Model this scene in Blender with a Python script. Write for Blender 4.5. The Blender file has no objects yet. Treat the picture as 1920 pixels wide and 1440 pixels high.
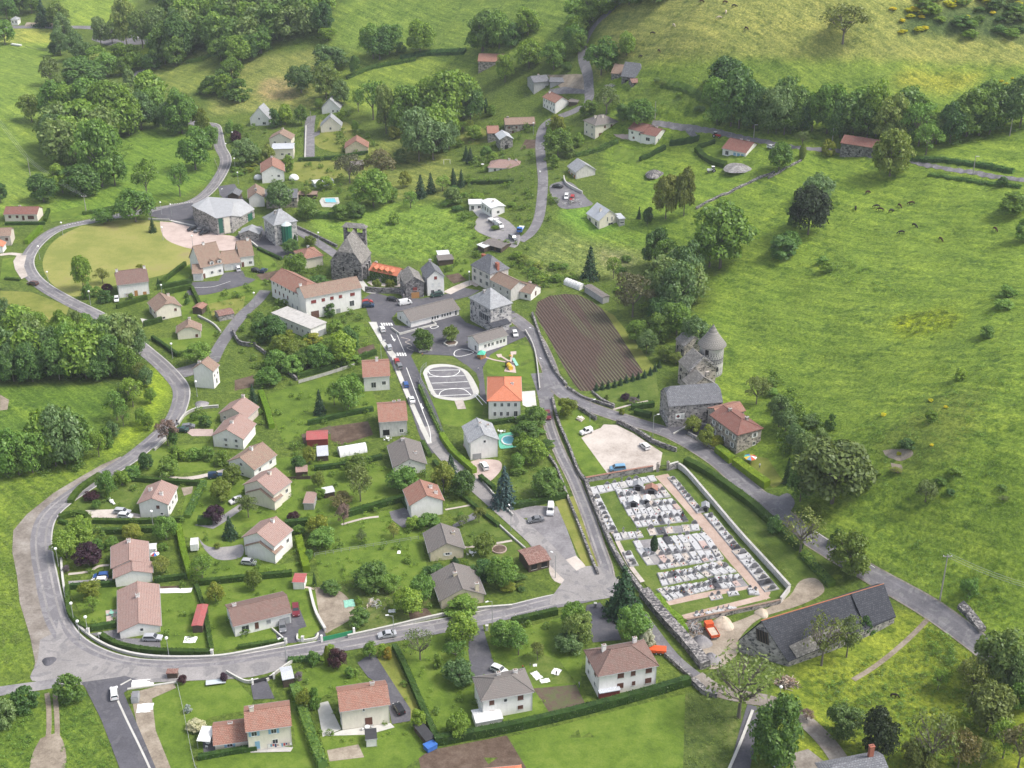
import bpy, math, random
import numpy as np
from mathutils import Vector
from mathutils.geometry import tessellate_polygon
R=math.radians
random.seed(7); rng=np.random.default_rng(7)
SC=bpy.context.scene; COL=SC.collection
# ---------------- camera, sky, sun, exposure
HAZE=.0001
FP=2500.0; CH=199.0; TH=R(27)
cam=bpy.data.cameras.new('camera'); co=bpy.data.objects.new('camera',cam); COL.objects.link(co)
cam.lens=36*FP/1920; cam.sensor_width=36; cam.clip_start=1; cam.clip_end=9000
co.location=(0,0,CH); co.rotation_euler=(R(63),0,0); SC.camera=co
SUN_EL=R(54); SUN_AZ=R(95)   # sun azimuth measured from +Y (view direction) towards +X
w=bpy.data.worlds.new("World"); SC.world=w; w.use_nodes=True
nt=w.node_tree; sky=nt.nodes.new('ShaderNodeTexSky'); sky.sky_type='NISHITA'; sky.sun_disc=False
sky.sun_elevation=SUN_EL; sky.sun_rotation=SUN_AZ; sky.dust_density=3; sky.air_density=1.0; sky.ozone_density=1.0
bg=nt.nodes['Background']; gy=nt.nodes.new('ShaderNodeRGBToBW'); nt.links.new(sky.outputs[0],gy.inputs[0]); mxs=nt.nodes.new('ShaderNodeMix'); mxs.data_type='RGBA'; mxs.inputs[0].default_value=.6
nt.links.new(sky.outputs[0],mxs.inputs[6]); nt.links.new(gy.outputs[0],mxs.inputs[7]); nt.links.new(mxs.outputs[2],bg.inputs[0])  # thin cloud: milky, less blue sky
bg.inputs[1].default_value=.15
sl=bpy.data.lights.new('sun','SUN'); so=bpy.data.objects.new('sun',sl); COL.objects.link(so)
sl.energy=1.5; sl.angle=R(15); sl.color=(1,.94,.84)
d=Vector((math.sin(SUN_AZ)*math.cos(SUN_EL),math.cos(SUN_AZ)*math.cos(SUN_EL),math.sin(SUN_EL)))
so.rotation_euler=d.to_track_quat('Z','Y').to_euler()
SC.view_settings.view_transform='Standard'; SC.view_settings.look='None'; SC.view_settings.gamma=1
SC.view_settings.use_curve_mapping=False; SC.view_settings.exposure=1.02
# ---------------- projection helpers (1920x1440 picture coordinates)
CT,ST=math.cos(TH),math.sin(TH)
def ray(px,py):
    x=(px-960)/FP; v=(py-720)/FP
    return np.array([x, CT-v*ST, -ST-v*CT])
def proj(X,Y,Z):
    dz=Z-CH; zc=Y*CT-dz*ST; yc=Y*ST+dz*CT
    return 960+FP*X/zc, 720-FP*yc/zc
# ---------------- terrain height field
CPS=[(-60,300,2),(60,300,0),(60,150,4),(150,250,-1),(200,350,0),(120,480,0),(60,620,-2),(150,700,-2),(0,800,-3),(150,800,-3),(100,900,-1),(0,1000,-2),
(28,50,0),(200,150,-1),(120,60,0),(330,160,7),(400,110,13),(470,150,12),(420,20,30),(560,20,38),(560,100,22),(300,30,10),(800,50,38),(800,5,48),(1000,20,55),(700,160,18),(620,200,10),(490,215,5),(560,270,4),
(700,300,4),(800,250,10),(860,180,18),(930,125,33),(1037,200,26),(1100,80,47),(1150,10,66),(1300,60,66),(1300,5,74),(1400,290,32),(1250,260,27),(1150,170,36),(1400,190,44),
(1645,395,28),(1605,290,36),(1800,330,40),(1850,250,45),(1850,160,55),(1850,40,75),(1600,60,70),(1600,170,50),(1450,400,24),
(1850,600,32),(1650,600,22),(1450,600,12),(1330,620,6),(1330,500,11),(1250,420,14),(1130,430,10),(1150,520,4),(1250,740,2.5),(1100,620,2),
(1730,800,23),(1600,860,13),(1900,1000,20),(1900,800,31),(1700,1000,9),(1500,900,4),(1500,740,9),(1650,1085,3),(1800,1170,4),(1915,1100,12),(1900,1280,3),(1700,1400,0),(1500,1300,0),
(1015,430,9),(1015,330,17),(950,280,13),(850,400,4),(750,420,2),(900,480,3),
(660,520,0),(500,440,0),(400,380,0),(720,620,0),(560,640,-1),(900,620,0.5),(1020,690,1),(1180,800,1.5),(1350,890,2),(1150,980,1.5),(1400,1080,1.5),(1000,1000,0),(800,900,0),(600,900,-1),
(400,900,-1.5),(300,1000,-1.5),(200,1200,-1),(500,1200,0),(700,1100,0),(900,1200,0),(1200,1250,0.5),(300,1400,0),(700,1400,0),(1100,1400,0),(350,620,-1),(340,500,0),(250,520,0),(340,760,-1.5)]
pts=[]
for px,py,h in CPS:
    r=ray(px,py); t=(h-CH)/r[2]; pts.append((r[0]*t,r[1]*t,h))
for X,Y,h in [(-500,200,0),(0,120,0),(500,200,0),(-300,240,0),(-600,700,5),(-600,1100,30),(-200,1150,70),(200,1100,110),(500,900,110),(600,600,70),(500,350,30),(0,1200,90),(-450,950,3)]:
    pts.append((X,Y,h))
PT=np.array(pts); n_=len(PT); S_=100.0
def U(r2): return np.where(r2>1e-12, r2*np.log(r2+1e-12)*.5, 0)
D2=((PT[:,None,:2]-PT[None,:,:2])/S_)**2
K=U(D2.sum(2))+np.eye(n_)*0.04
Pm=np.c_[np.ones(n_),PT[:,:2]/S_]
A_=np.zeros((n_+3,n_+3)); A_[:n_,:n_]=K; A_[:n_,n_:]=Pm; A_[n_:,:n_]=Pm.T
W_=np.linalg.solve(A_,np.r_[PT[:,2],0,0,0])
def tps(X,Y):
    sh=X.shape; X=X.ravel()/S_; Y=Y.ravel()/S_; o=W_[n_]+W_[n_+1]*X+W_[n_+2]*Y
    for i in range(n_):
        o=o+W_[i]*U((X-PT[i,0]/S_)**2+(Y-PT[i,1]/S_)**2)
    return o.reshape(sh)
ST_=3.0
def lines(lo,hi):
    f=list(np.arange(lo,hi+.1,ST_)); a=[];b=[]; s=8.0; v=lo
    while v>lo-3500: v-=s; a.append(v); s*=1.35
    s=8.0; v=hi
    while v<hi+3500: v+=s; b.append(v); s*=1.35
    return np.array(a[::-1]+f+b),len(a),len(a)+len(f)-1
GX,ix0,ix1=lines(-450,456); GY,iy0,iy1=lines(186,1182)
XX,YY=np.meshgrid(GX,GY)
XC=np.clip(XX,-450,456); YC=np.clip(YY,186,1182)
ZZ=tps(XC,YC)
out=np.hypot(XX-XC,YY-YC); ZZ=ZZ+out*.06*np.where(YY>400,1,0.2)
def inpoly(px,py,poly):
    c=np.zeros(px.shape,bool); n=len(poly); j=n-1
    for i in range(n):
        xi,yi=poly[i]; xj,yj=poly[j]
        k=((yi>py)!=(yj>py)) & (px<(xj-xi)*(py-yi)/((yj-yi) or 1e-9)+xi); c^=k; j=i
    return c
PXX,PYY=proj(XX,np.maximum(YY,60),ZZ)
# rough ground outside the built-up valley: low undulation
def vnoise(X,Y,sc,seed):
    r=np.random.default_rng(seed); T=r.random((64,64)); x=X/sc; y=Y/sc
    xi=np.floor(x).astype(int); yi=np.floor(y).astype(int); fx=x-xi; fy=y-yi; fx=fx*fx*(3-2*fx); fy=fy*fy*(3-2*fy)
    g=lambda a,b:T[(yi+b)%64,(xi+a)%64]
    return (g(0,0)*(1-fx)+g(1,0)*fx)*(1-fy)+(g(0,1)*(1-fx)+g(1,1)*fx)*fy
hillm=inpoly(PXX,PYY,[(1240,700),(1330,560),(1250,440),(1130,330),(1130,20),(1150,-400),(2600,-400),(2600,1150),(1800,1080),(1560,940),(1450,840)])
und=(vnoise(XX,YY,19,1)-.5)*1.6+(vnoise(XX,YY,8,2)-.5)*1.1
terr=np.abs(((YY*.67+XX*.74)/6.5+vnoise(XX,YY,30,5)*2)%1-.5)   # cattle terraces across the slope
ZZ=ZZ+np.where(hillm,und+terr*1.6,(vnoise(XX,YY,23,3)-.5)*.5)
ZR=ZZ.tolist(); GXL=GX.tolist(); GYL=GY.tolist()
import bisect
def hz(x,y):
    i=min(max(bisect.bisect_right(GXL,x)-1,0),len(GXL)-2); j=min(max(bisect.bisect_right(GYL,y)-1,0),len(GYL)-2)
    fx=(x-GXL[i])/(GXL[i+1]-GXL[i]); fy=(y-GYL[j])/(GYL[j+1]-GYL[j])
    a=ZR[j][i];b=ZR[j][i+1];c=ZR[j+1][i+1];e=ZR[j+1][i]
    return a+(b-a)*fx+(c-b)*fy if fx>=fy else a+(c-e)*fx+(e-a)*fy
def at(px,py):
    r=ray(px,py); rx,ry,rz=float(r[0]),float(r[1]),float(r[2])
    t=(60-CH)/rz if rz<0 else 900
    t=max(t*.3,150.0)
    while t<4000:
        if CH+rz*t<hz(rx*t,ry*t): break
        t+=12
    lo,hi=t-12,t
    for _ in range(18):
        m=(lo+hi)/2
        if CH+rz*m<hz(rx*m,ry*m): hi=m
        else: lo=m
    return Vector((rx*hi,ry*hi,hz(rx*hi,ry*hi)))
def hgt(p,py):
    """height above p (a point) of the spot straight above it that projects to row py"""
    v=(720-py)/FP; Y=p[1]
    # yc = v*zc : Y*ST+dz*CT = v*(Y*CT-dz*ST)
    dz=Y*(v*CT-ST)/(CT+v*ST)
    return dz+CH-p[2]
def mpx(p):   # pixels per metre at p
    return FP/(p[1]*CT-(p[2]-CH)*ST)
def P(px,py,z):   # point of the ray on the plane at absolute height z
    r=ray(px,py); t=(z-CH)/r[2]; return Vector((r[0]*t,r[1]*t,z))
# ---------------- materials
MATS={}
def newmat(name,rough=.8):
    m=bpy.data.materials.new(name); m.use_nodes=True; t=m.node_tree; b=t.nodes['Principled BSDF']
    b.inputs['Roughness'].default_value=rough; b.inputs['Specular IOR Level'].default_value=.25; MATS[name]=m
    return m,t,b
def nd(t,ty,**k):
    n=t.nodes.new('ShaderNode'+ty)
    for a,v in k.items():
        if a.startswith('i_'):
            key=a[2:]; n.inputs[int(key) if key.isdigit() else key.replace('_',' ')].default_value=v
        else: setattr(n,a,v)
    return n
def c4(c): return (c[0],c[1],c[2],1)
def ramp(t,fac,stops):
    r=t.nodes.new('ShaderNodeValToRGB'); e=r.color_ramp.elements
    while len(e)<len(stops): e.new(.5)
    for x,(p,c) in zip(e,stops): x.position=p; x.color=c4(c)
    t.links.new(fac,r.inputs[0]); return r.outputs[0]
def mixc(t,mode,fac,a,b):
    m=t.nodes.new('ShaderNodeMix'); m.data_type='RGBA'; m.blend_type=mode
    for s,v in ((0,fac),(6,a),(7,b)):
        if hasattr(v,'is_linked'): t.links.new(v,m.inputs[s])
        elif s==0: m.inputs[0].default_value=v
        else: m.inputs[s].default_value=c4(v)
    return m.outputs[2]
def noise(t,vec,sc,det=3,rough=.6,dist=0):
    n=nd(t,'TexNoise'); n.inputs['Scale'].default_value=sc; n.inputs['Detail'].default_value=det; n.inputs['Roughness'].default_value=rough; n.inputs['Distortion'].default_value=dist
    if vec is not None: t.links.new(vec,n.inputs['Vector'])
    return n.outputs['Fac']
def coord(t,k='Object'): return nd(t,'TexCoord').outputs[k]
def bump(t,b,h,st,dist):
    n=nd(t,'Bump'); n.inputs['Strength'].default_value=st; n.inputs['Distance'].default_value=dist
    t.links.new(h,n.inputs['Height']); t.links.new(n.outputs[0],b.inputs['Normal'])
def plain(name,col,rough=.7,var=.12,sc=1.5,metal=0):
    m,t,b=newmat(name,rough); v=coord(t)
    f=noise(t,v,sc,4); lo=[c*(1-var) for c in col]; hi=[min(1,c*(1+var)) for c in col]
    t.links.new(ramp(t,f,[(.3,lo),(.7,hi)]),b.inputs['Base Color']); b.inputs['Metallic'].default_value=metal
    return m
def ground(name,cols,sc=.3,fine=3,bst=.5,bd=.15,blot=.5):
    """natural surface: broad blotches, middle and fine grain"""
    m,t,b=newmat(name,.95); v=coord(t)
    a=noise(t,v,sc,5,.65); f=noise(t,v,fine,4,.7); g=noise(t,v,sc*.15,3,.5)
    s=nd(t,'Math',operation='MULTIPLY_ADD'); t.links.new(f,s.inputs[0]); s.inputs[1].default_value=.55; t.links.new(a,s.inputs[2])
    s2=nd(t,'Math',operation='MULTIPLY_ADD'); t.links.new(g,s2.inputs[0]); s2.inputs[1].default_value=blot; t.links.new(s.outputs[0],s2.inputs[2])
    k=len(cols); c0=.5+.275+blot*.5; w_=.25
    mr=nd(t,'MapRange'); mr.inputs[1].default_value=c0-w_; mr.inputs[2].default_value=c0+w_; t.links.new(s2.outputs[0],mr.inputs[0])
    t.links.new(ramp(t,mr.outputs[0],[(i/(k-1)*.8+.1,c) for i,c in enumerate(cols)]),b.inputs['Base Color'])
    bump(t,b,s.outputs[0],bst,bd); return m
def mat_terrain():
    m,t,b=newmat('meadow_grass',.95); v=coord(t)
    at_=nd(t,'Attribute'); at_.attribute_name='tint'
    a=noise(t,v,.06,5,.6); f=noise(t,v,1.1,5,.72); g=noise(t,v,.28,4,.65,.6)
    c=mixc(t,'MULTIPLY',1,at_.outputs['Color'],ramp(t,a,[(.3,(.82,.88,.8)),(.55,(1,1,1)),(.72,(1.15,1.09,1.0))]))
    c=mixc(t,'MULTIPLY',1,c,ramp(t,g,[(.3,(.72,.78,.74)),(.52,(1,1,1)),(.72,(1.2,1.16,1.2))]))
    c=mixc(t,'MULTIPLY',1,c,ramp(t,f,[(.34,(.55,.62,.55)),(.5,(1,1,1)),(.66,(1.5,1.4,1.45))]))
    # trodden cattle terraces: pale and dark grass streaks following the slope, on rough pasture only
    mp=nd(t,'Mapping'); mp.inputs['Rotation'].default_value=(0,0,R(48)); t.links.new(v,mp.inputs[0]); mp2=nd(t,'Mapping'); mp2.inputs['Scale'].default_value=(.035,.42,.2); t.links.new(mp.outputs[0],mp2.inputs[0])
    st=noise(t,mp2.outputs[0],1,4,.7,.4); c=mixc(t,'MULTIPLY',at_.outputs['Alpha'],c,ramp(t,st,[(.36,(.70,.76,.72)),(.5,(1,1,1)),(.64,(1.36,1.26,1.25))]))
    # rough: darker herb tussocks where alpha says rough pasture
    vo=nd(t,'TexVoronoi'); vo.inputs['Scale'].default_value=.33; t.links.new(v,vo.inputs['Vector'])
    mr=nd(t,'MapRange'); mr.inputs[1].default_value=.1; mr.inputs[2].default_value=.55; mr.inputs[3].default_value=1; mr.inputs[4].default_value=0
    t.links.new(vo.outputs['Distance'],mr.inputs[0])
    n2=noise(t,v,.09,3,.6); mr2=nd(t,'MapRange'); mr2.inputs[1].default_value=.52; mr2.inputs[2].default_value=.66; t.links.new(n2,mr2.inputs[0])
    mu=nd(t,'Math',operation='MULTIPLY'); t.links.new(mr.outputs[0],mu.inputs[0]); t.links.new(mr2.outputs[0],mu.inputs[1])
    mu2=nd(t,'Math',operation='MULTIPLY'); t.links.new(mu.outputs[0],mu2.inputs[0]); t.links.new(at_.outputs['Alpha'],mu2.inputs[1])
    c=mixc(t,'MULTIPLY',mu2.outputs[0],c,(.6,.68,.66))
    t.links.new(c,b.inputs['Base Color'])
    s=nd(t,'Math',operation='ADD'); t.links.new(f,s.inputs[0]); t.links.new(g,s.inputs[1])
    bump(t,b,s.outputs[0],.75,.55); return m
def wallmat(name,col,dirt=.25):
    m,t,b=newmat(name,.9); v=coord(t,'UV')
    mp=nd(t,'Mapping'); mp.inputs['Scale'].default_value=(1,.35,1); t.links.new(v,mp.inputs[0])
    a=noise(t,mp.outputs[0],1.4,5,.7); g=noise(t,coord(t),.35,3)
    c=ramp(t,a,[(.25,[x*(1-dirt) for x in col]),(.55,col),(.8,[min(.85,x*1.06) for x in col])])
    c=mixc(t,'MULTIPLY',.5,c,ramp(t,g,[(.3,(.85,.84,.82)),(.7,(1.03,1.03,1.03))]))
    t.links.new(c,b.inputs['Base Color']); bump(t,b,a,.2,.03); return m
def stonemat(name,light,dark,mortar,sc=2.2,bd=.08):
    m,t,b=newmat(name,.95); v=coord(t,'UV')
    mp=nd(t,'Mapping'); mp.inputs['Scale'].default_value=(1,1.5,1); t.links.new(v,mp.inputs[0])
    vo=nd(t,'TexVoronoi'); vo.inputs['Scale'].default_value=sc; t.links.new(mp.outputs[0],vo.inputs['Vector'])
    ve=nd(t,'TexVoronoi',feature='DISTANCE_TO_EDGE'); ve.inputs['Scale'].default_value=sc; t.links.new(mp.outputs[0],ve.inputs['Vector'])
    sp=nd(t,'SeparateColor'); t.links.new(vo.outputs['Color'],sp.inputs[0])
    c=ramp(t,sp.outputs[0],[(.1,dark),(.45,[(a+b_)/2 for a,b_ in zip(dark,light)]),(.9,light)])
    mr=nd(t,'MapRange'); mr.inputs[1].default_value=.0; mr.inputs[2].default_value=.09; mr.inputs[3].default_value=1; mr.inputs[4].default_value=0; t.links.new(ve.outputs['Distance'],mr.inputs[0])
    c=mixc(t,'MIX',mr.outputs[0],c,mortar)
    g=noise(t,v,.4,4,.7); c=mixc(t,'MULTIPLY',.8,c,ramp(t,g,[(.3,(.65,.65,.68)),(.7,(1.15,1.12,1.08))]))
    t.links.new(c,b.inputs['Base Color']); bump(t,b,ve.outputs['Distance'],.6,bd); return m
def roofmat(name,c1,c2,stain,row=.40,colw=.34,line=.38,sc=.8,bst=.35,rough=.85):
    m,t,b=newmat(name,rough); v=coord(t,'UV')
    br=nd(t,'TexBrick'); br.inputs['Scale'].default_value=1; br.inputs['Brick Width'].default_value=colw; br.inputs['Row Height'].default_value=row
    br.inputs['Mortar Size'].default_value=.055; br.inputs['Mortar Smooth'].default_value=.4; br.inputs['Color1'].default_value=c4(c1); br.inputs['Color2'].default_value=c4(c2)
    br.inputs['Mortar'].default_value=c4([x*line for x in c1]); br.inputs['Bias'].default_value=0; t.links.new(v,br.inputs['Vector'])
    a=noise(t,v,sc,5,.7); f=noise(t,v,4,3,.7)
    mr=nd(t,'MapRange'); mr.inputs[1].default_value=.44; mr.inputs[2].default_value=.64; mr.inputs[4].default_value=.8; t.links.new(a,mr.inputs[0])
    c=mixc(t,'MIX',mr.outputs[0],br.outputs['Color'],stain)
    c=mixc(t,'MULTIPLY',.9,c,ramp(t,f,[(.32,(.66,.67,.68)),(.68,(1.28,1.28,1.28))]))
    t.links.new(c,b.inputs['Base Color']); bump(t,b,br.outputs['Fac'],bst,-.06); return m
def leafmat(name,cols,trans=.33,hue=.0):
    m=bpy.data.materials.new(name); m.use_nodes=True; t=m.node_tree; MATS[name]=m
    for n in list(t.nodes):
        if n.type!='OUTPUT_MATERIAL': t.nodes.remove(n)
    o=[n for n in t.nodes if n.type=='OUTPUT_MATERIAL'][0]
    oi=nd(t,'ObjectInfo'); g=nd(t,'NewGeometry'); tc=coord(t)
    # every leaf clump (connected island) takes its own shade of the crown's colour
    f=nd(t,'Math',operation='MULTIPLY_ADD'); t.links.new(g.outputs['Random Per Island'],f.inputs[0]); f.inputs[1].default_value=.55
    ns=noise(t,g.outputs['Position'],.35,3,.6)
    f2=nd(t,'Math',operation='MULTIPLY_ADD'); t.links.new(oi.outputs['Random'],f2.inputs[0]); f2.inputs[1].default_value=.35; 
    ms=nd(t,'Math',operation='MULTIPLY_ADD'); t.links.new(ns,ms.inputs[0]); ms.inputs[1].default_value=.5; ms.inputs[2].default_value=-.2
    t.links.new(ms.outputs[0],f2.inputs[2]); t.links.new(f2.outputs[0],f.inputs[2])
    k=len(cols); c=ramp(t,f.outputs[0],[(i/(k-1)*.9+.05,x) for i,x in enumerate(cols)])
    wn=nd(t,'TexWhiteNoise'); wn.noise_dimensions='1D'; t.links.new(oi.outputs['Random'],wn.inputs['W']); c=mixc(t,'MULTIPLY',1,c,ramp(t,wn.outputs[0],[(.0,(.86,.96,1.08)),(.35,(.95,1,1.05)),(.7,(1.1,1.04,.85)),(1,(1.3,1.17,.8))]))
    d1=nd(t,'BsdfDiffuse'); t.links.new(c,d1.inputs[0]); d2=nd(t,'BsdfTranslucent'); t.links.new(mixc(t,'MULTIPLY',1,c,(1.3,1.25,.6)),d2.inputs[0])
    gl=nd(t,'BsdfGlossy'); gl.inputs['Roughness'].default_value=.45; gl.inputs[0].default_value=(.9,.95,1,1)
    mx=nd(t,'MixShader'); mx.inputs[0].default_value=trans; t.links.new(d1.outputs[0],mx.inputs[1]); t.links.new(d2.outputs[0],mx.inputs[2])
    mg=nd(t,'MixShader'); mg.inputs[0].default_value=.02; t.links.new(mx.outputs[0],mg.inputs[1]); t.links.new(gl.outputs[0],mg.inputs[2])
    t.links.new(mg.outputs[0],o.inputs[0]); return m
def asphalt(name,c,patch,sc=.12,crack=1):
    m,t,b=newmat(name,.9); v=coord(t)
    a=noise(t,v,sc,5,.6); f=noise(t,v,2.5,4,.75); p=noise(t,v,sc*2.5,2,.4,1.5)
    k=mixc(t,'MIX',0,c,c); 
    k=ramp(t,a,[(.3,[x*.82 for x in c]),(.5,c),(.7,[x*1.25 for x in c])])
    mr=nd(t,'MapRange'); mr.inputs[1].default_value=.56; mr.inputs[2].default_value=.6; mr.inputs[4].default_value=.8; t.links.new(p,mr.inputs[0])
    k=mixc(t,'MIX',mr.outputs[0],k,patch)
    k=mixc(t,'MULTIPLY',1,k,ramp(t,f,[(.3,(.8,.8,.8)),(.7,(1.2,1.2,1.18))]))
    t.links.new(k,b.inputs['Base Color']); bump(t,b,f,.25,.03); return m
mat_terrain()
asphalt('road_grey',(.18,.172,.187),(.245,.235,.245)); asphalt('asphalt_dark',(.098,.096,.112),(.12,.117,.13)); asphalt('road_mid',(.155,.15,.165),(.21,.205,.21))
asphalt('road_pale',(.265,.25,.25),(.20,.192,.20),.08)
ground('gravel_pink',[(.40,.31,.28),(.48,.385,.35),(.54,.44,.40)],.2,2,.2,.05)
ground('gravel_beige',[(.33,.285,.25),(.47,.415,.375),(.55,.50,.455)],.15,1.6,.3,.06)
ground('gravel_grey',[(.17,.16,.17),(.25,.24,.25),(.34,.32,.31)],.12,1.5,.3,.06)
ground('gravel_verge',[(.155,.135,.115),(.24,.21,.185),(.33,.305,.275)],.2,1.5,.6,.15)
ground('dirt',[(.19,.155,.12),(.28,.235,.185),(.37,.32,.26)],.3,2,.6,.15)
ground('sand',[(.42,.34,.26),(.52,.44,.35),(.6,.52,.43)],.3,2,.3,.06)
ground('concrete_slab',[(.38,.365,.35),(.46,.445,.43),(.53,.515,.49)],.3,2,.1,.02)
ground('white_concrete',[(.44,.43,.40),(.50,.49,.46),(.56,.55,.52)],.3,2,.1,.02)
ground('lawn_bright',[(.070,.118,.014),(.108,.172,.020),(.150,.208,.032)],.25,2.2,.5,.2)
ground('lawn_mid',[(.058,.096,.015),(.092,.140,.022),(.142,.180,.040)],.22,1.8,.6,.25)
ground('lawn_yellow',[(.125,.155,.028),(.185,.205,.042),(.24,.235,.065)],.15,1.8,.5,.2)
ground('lawn_rough',[(.050,.080,.016),(.090,.130,.025),(.150,.175,.050)],.3,1.4,.8,.4)
ground('dry_field',[(.19,.215,.05),(.27,.27,.075),(.27,.225,.105)],.07,1.5,.5,.2,1.1)
ground('sprouting_field',[(.085,.062,.048),(.115,.085,.065),(.10,.115,.05)],.4,2,.7,.2)
ground('bed_soil',[(.075,.05,.036),(.115,.08,.06),(.155,.115,.09)],.5,2.5,.7,.15)
ground('cemetery_path',[(.34,.25,.205),(.41,.305,.255),(.47,.37,.315)],.3,2,.2,.04)
ground('rubble',[(.12,.11,.11),(.26,.25,.25),(.42,.41,.40)],1.2,4,.9,.4)
plain('paint_white',(.78,.78,.76),.6,.08,.8)
def ploughmat():
    m,t,b=newmat('ploughed_soil',.95); v=coord(t)
    mp=nd(t,'Mapping'); mp.inputs['Rotation'].default_value=(0,0,R(ROW_ANG)); t.links.new(v,mp.inputs[0])
    wv=nd(t,'TexWave'); wv.inputs['Scale'].default_value=.29; wv.inputs['Distortion'].default_value=.35; wv.inputs['Detail'].default_value=2; wv.bands_direction='X'; t.links.new(mp.outputs[0],wv.inputs['Vector'])
    sp=nd(t,'SeparateXYZ'); t.links.new(mp.outputs[0],sp.inputs[0])
    a=noise(t,v,.25,4); f=noise(t,v,3,3,.7)
    c=ramp(t,f,[(.3,(.062,.040,.034)),(.7,(.115,.080,.068))])
    c=mixc(t,'MULTIPLY',.8,c,ramp(t,wv.outputs[0],[(.2,(.72,.72,.73)),(.8,(1.2,1.18,1.14))]))
    # bands of green seedlings: only some rows
    n1=noise(t,mp.outputs[0],.1,2); 
    mpb=nd(t,'Mapping'); mpb.inputs['Scale'].default_value=(.13,.012,1); t.links.new(mp.outputs[0],mpb.inputs[0]); nb=noise(t,mpb.outputs[0],1,1)
    mr=nd(t,'MapRange'); mr.inputs[1].default_value=.47; mr.inputs[2].default_value=.56; t.links.new(nb,mr.inputs[0])
    mr2=nd(t,'MapRange'); mr2.inputs[1].default_value=.75; mr2.inputs[2].default_value=.95; t.links.new(wv.outputs[0],mr2.inputs[0])
    mu=nd(t,'Math',operation='MULTIPLY'); t.links.new(mr.outputs[0],mu.inputs[0]); t.links.new(mr2.outputs[0],mu.inputs[1])
    mu2=nd(t,'Math',operation='MULTIPLY'); t.links.new(mu.outputs[0],mu2.inputs[0]); mu2.inputs[1].default_value=.75
    c=mixc(t,'MIX',mu2.outputs[0],c,(.13,.17,.075))
    t.links.new(c,b.inputs['Base Color']); bump(t,b,wv.outputs[0],.8,.3); return m
pa,pb=at(1030,600),at(1120,720); ROW_ANG=-math.degrees(math.atan2(pb.y-pa.y,pb.x-pa.x))+90
ploughmat()
wallmat('wall_white',(.84,.825,.81),.15); wallmat('wall_cream',(.76,.71,.62),.15); wallmat('wall_old_white',(.64,.62,.60),.35); wallmat('wall_grey',(.42,.42,.43)); wallmat('wall_pinkish',(.62,.55,.50))
wallmat('wall_yellow',(.68,.60,.45)); wallmat('wood_dark',(.10,.075,.06)); wallmat('concrete',(.48,.465,.45),.4)
stonemat('stone_grey',(.44,.42,.41),(.09,.09,.10),(.40,.38,.37),1.25); stonemat('stone_dark',(.32,.31,.315),(.065,.065,.075),(.20,.19,.19),1.3,.12)
stonemat('stone_warm',(.50,.45,.40),(.12,.11,.105),(.50,.46,.42),1.25); stonemat('stone_pale',(.58,.57,.56),(.13,.13,.15),(.60,.59,.58),.95); stonemat('drywall',(.40,.38,.37),(.07,.07,.075),(.09,.085,.09),1.5,.2)
roofmat('roof_terracotta',(.42,.215,.16),(.355,.175,.135),(.30,.195,.155)); roofmat('roof_orange',(.62,.215,.12),(.58,.20,.115),(.55,.21,.13),.36,.3,.7)
roofmat('roof_brown',(.29,.185,.16),(.225,.138,.118),(.19,.14,.122)); roofmat('roof_pink',(.44,.29,.25),(.39,.255,.225),(.32,.235,.21)); roofmat('roof_faded',(.37,.245,.19),(.30,.21,.17),(.27,.215,.165))
roofmat('roof_greybrown',(.26,.23,.215),(.22,.195,.185),(.17,.16,.15)); roofmat('roof_slate',(.15,.155,.175),(.25,.255,.275),(.13,.13,.14),.45,.6,.6,1.6); roofmat('roof_slate_dark',(.045,.048,.062),(.085,.09,.105),(.05,.05,.06),.5,.6,.6,1.5)
roofmat('roof_lauze',(.34,.32,.30),(.15,.142,.135),(.19,.18,.165),.6,.75,.45,1.3,.6); roofmat('roof_zinc',(.40,.405,.42),(.38,.385,.40),(.33,.33,.34),3,.6,.8,.3,.1,.5)
roofmat('roof_palegrey',(.33,.34,.36),(.42,.43,.45),(.25,.25,.26),.5,.6,.75); roofmat('roof_tin_red',(.42,.10,.10),(.45,.13,.12),(.33,.13,.12),3,.25,.7,.4,.3,.5); roofmat('roof_maroon',(.30,.135,.108),(.25,.115,.095),(.22,.13,.11))
roofmat('roof_rust',(.20,.10,.085),(.25,.13,.11),(.33,.24,.20),1.5,.5,.6,1.5); roofmat('roof_white',(.66,.67,.67),(.68,.68,.68),(.56,.56,.55),2,.5,.85,.4,.1); roofmat('roof_metal_pale',(.52,.54,.58),(.5,.52,.56),(.42,.43,.45),3,.4,.85,.3,.1,.45)
def glassmat(name,col,rough=.15):
    m,t,b=newmat(name,rough); b.inputs['Base Color'].default_value=c4(col); b.inputs['Specular IOR Level'].default_value=.6; return m
glassmat('pane_dark',(.045,.05,.06)); glassmat('car_glass',(.03,.035,.04),.08); glassmat('glass_green',(.02,.12,.09),.1); glassmat('glass_pale',(.5,.56,.58),.1)
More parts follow.
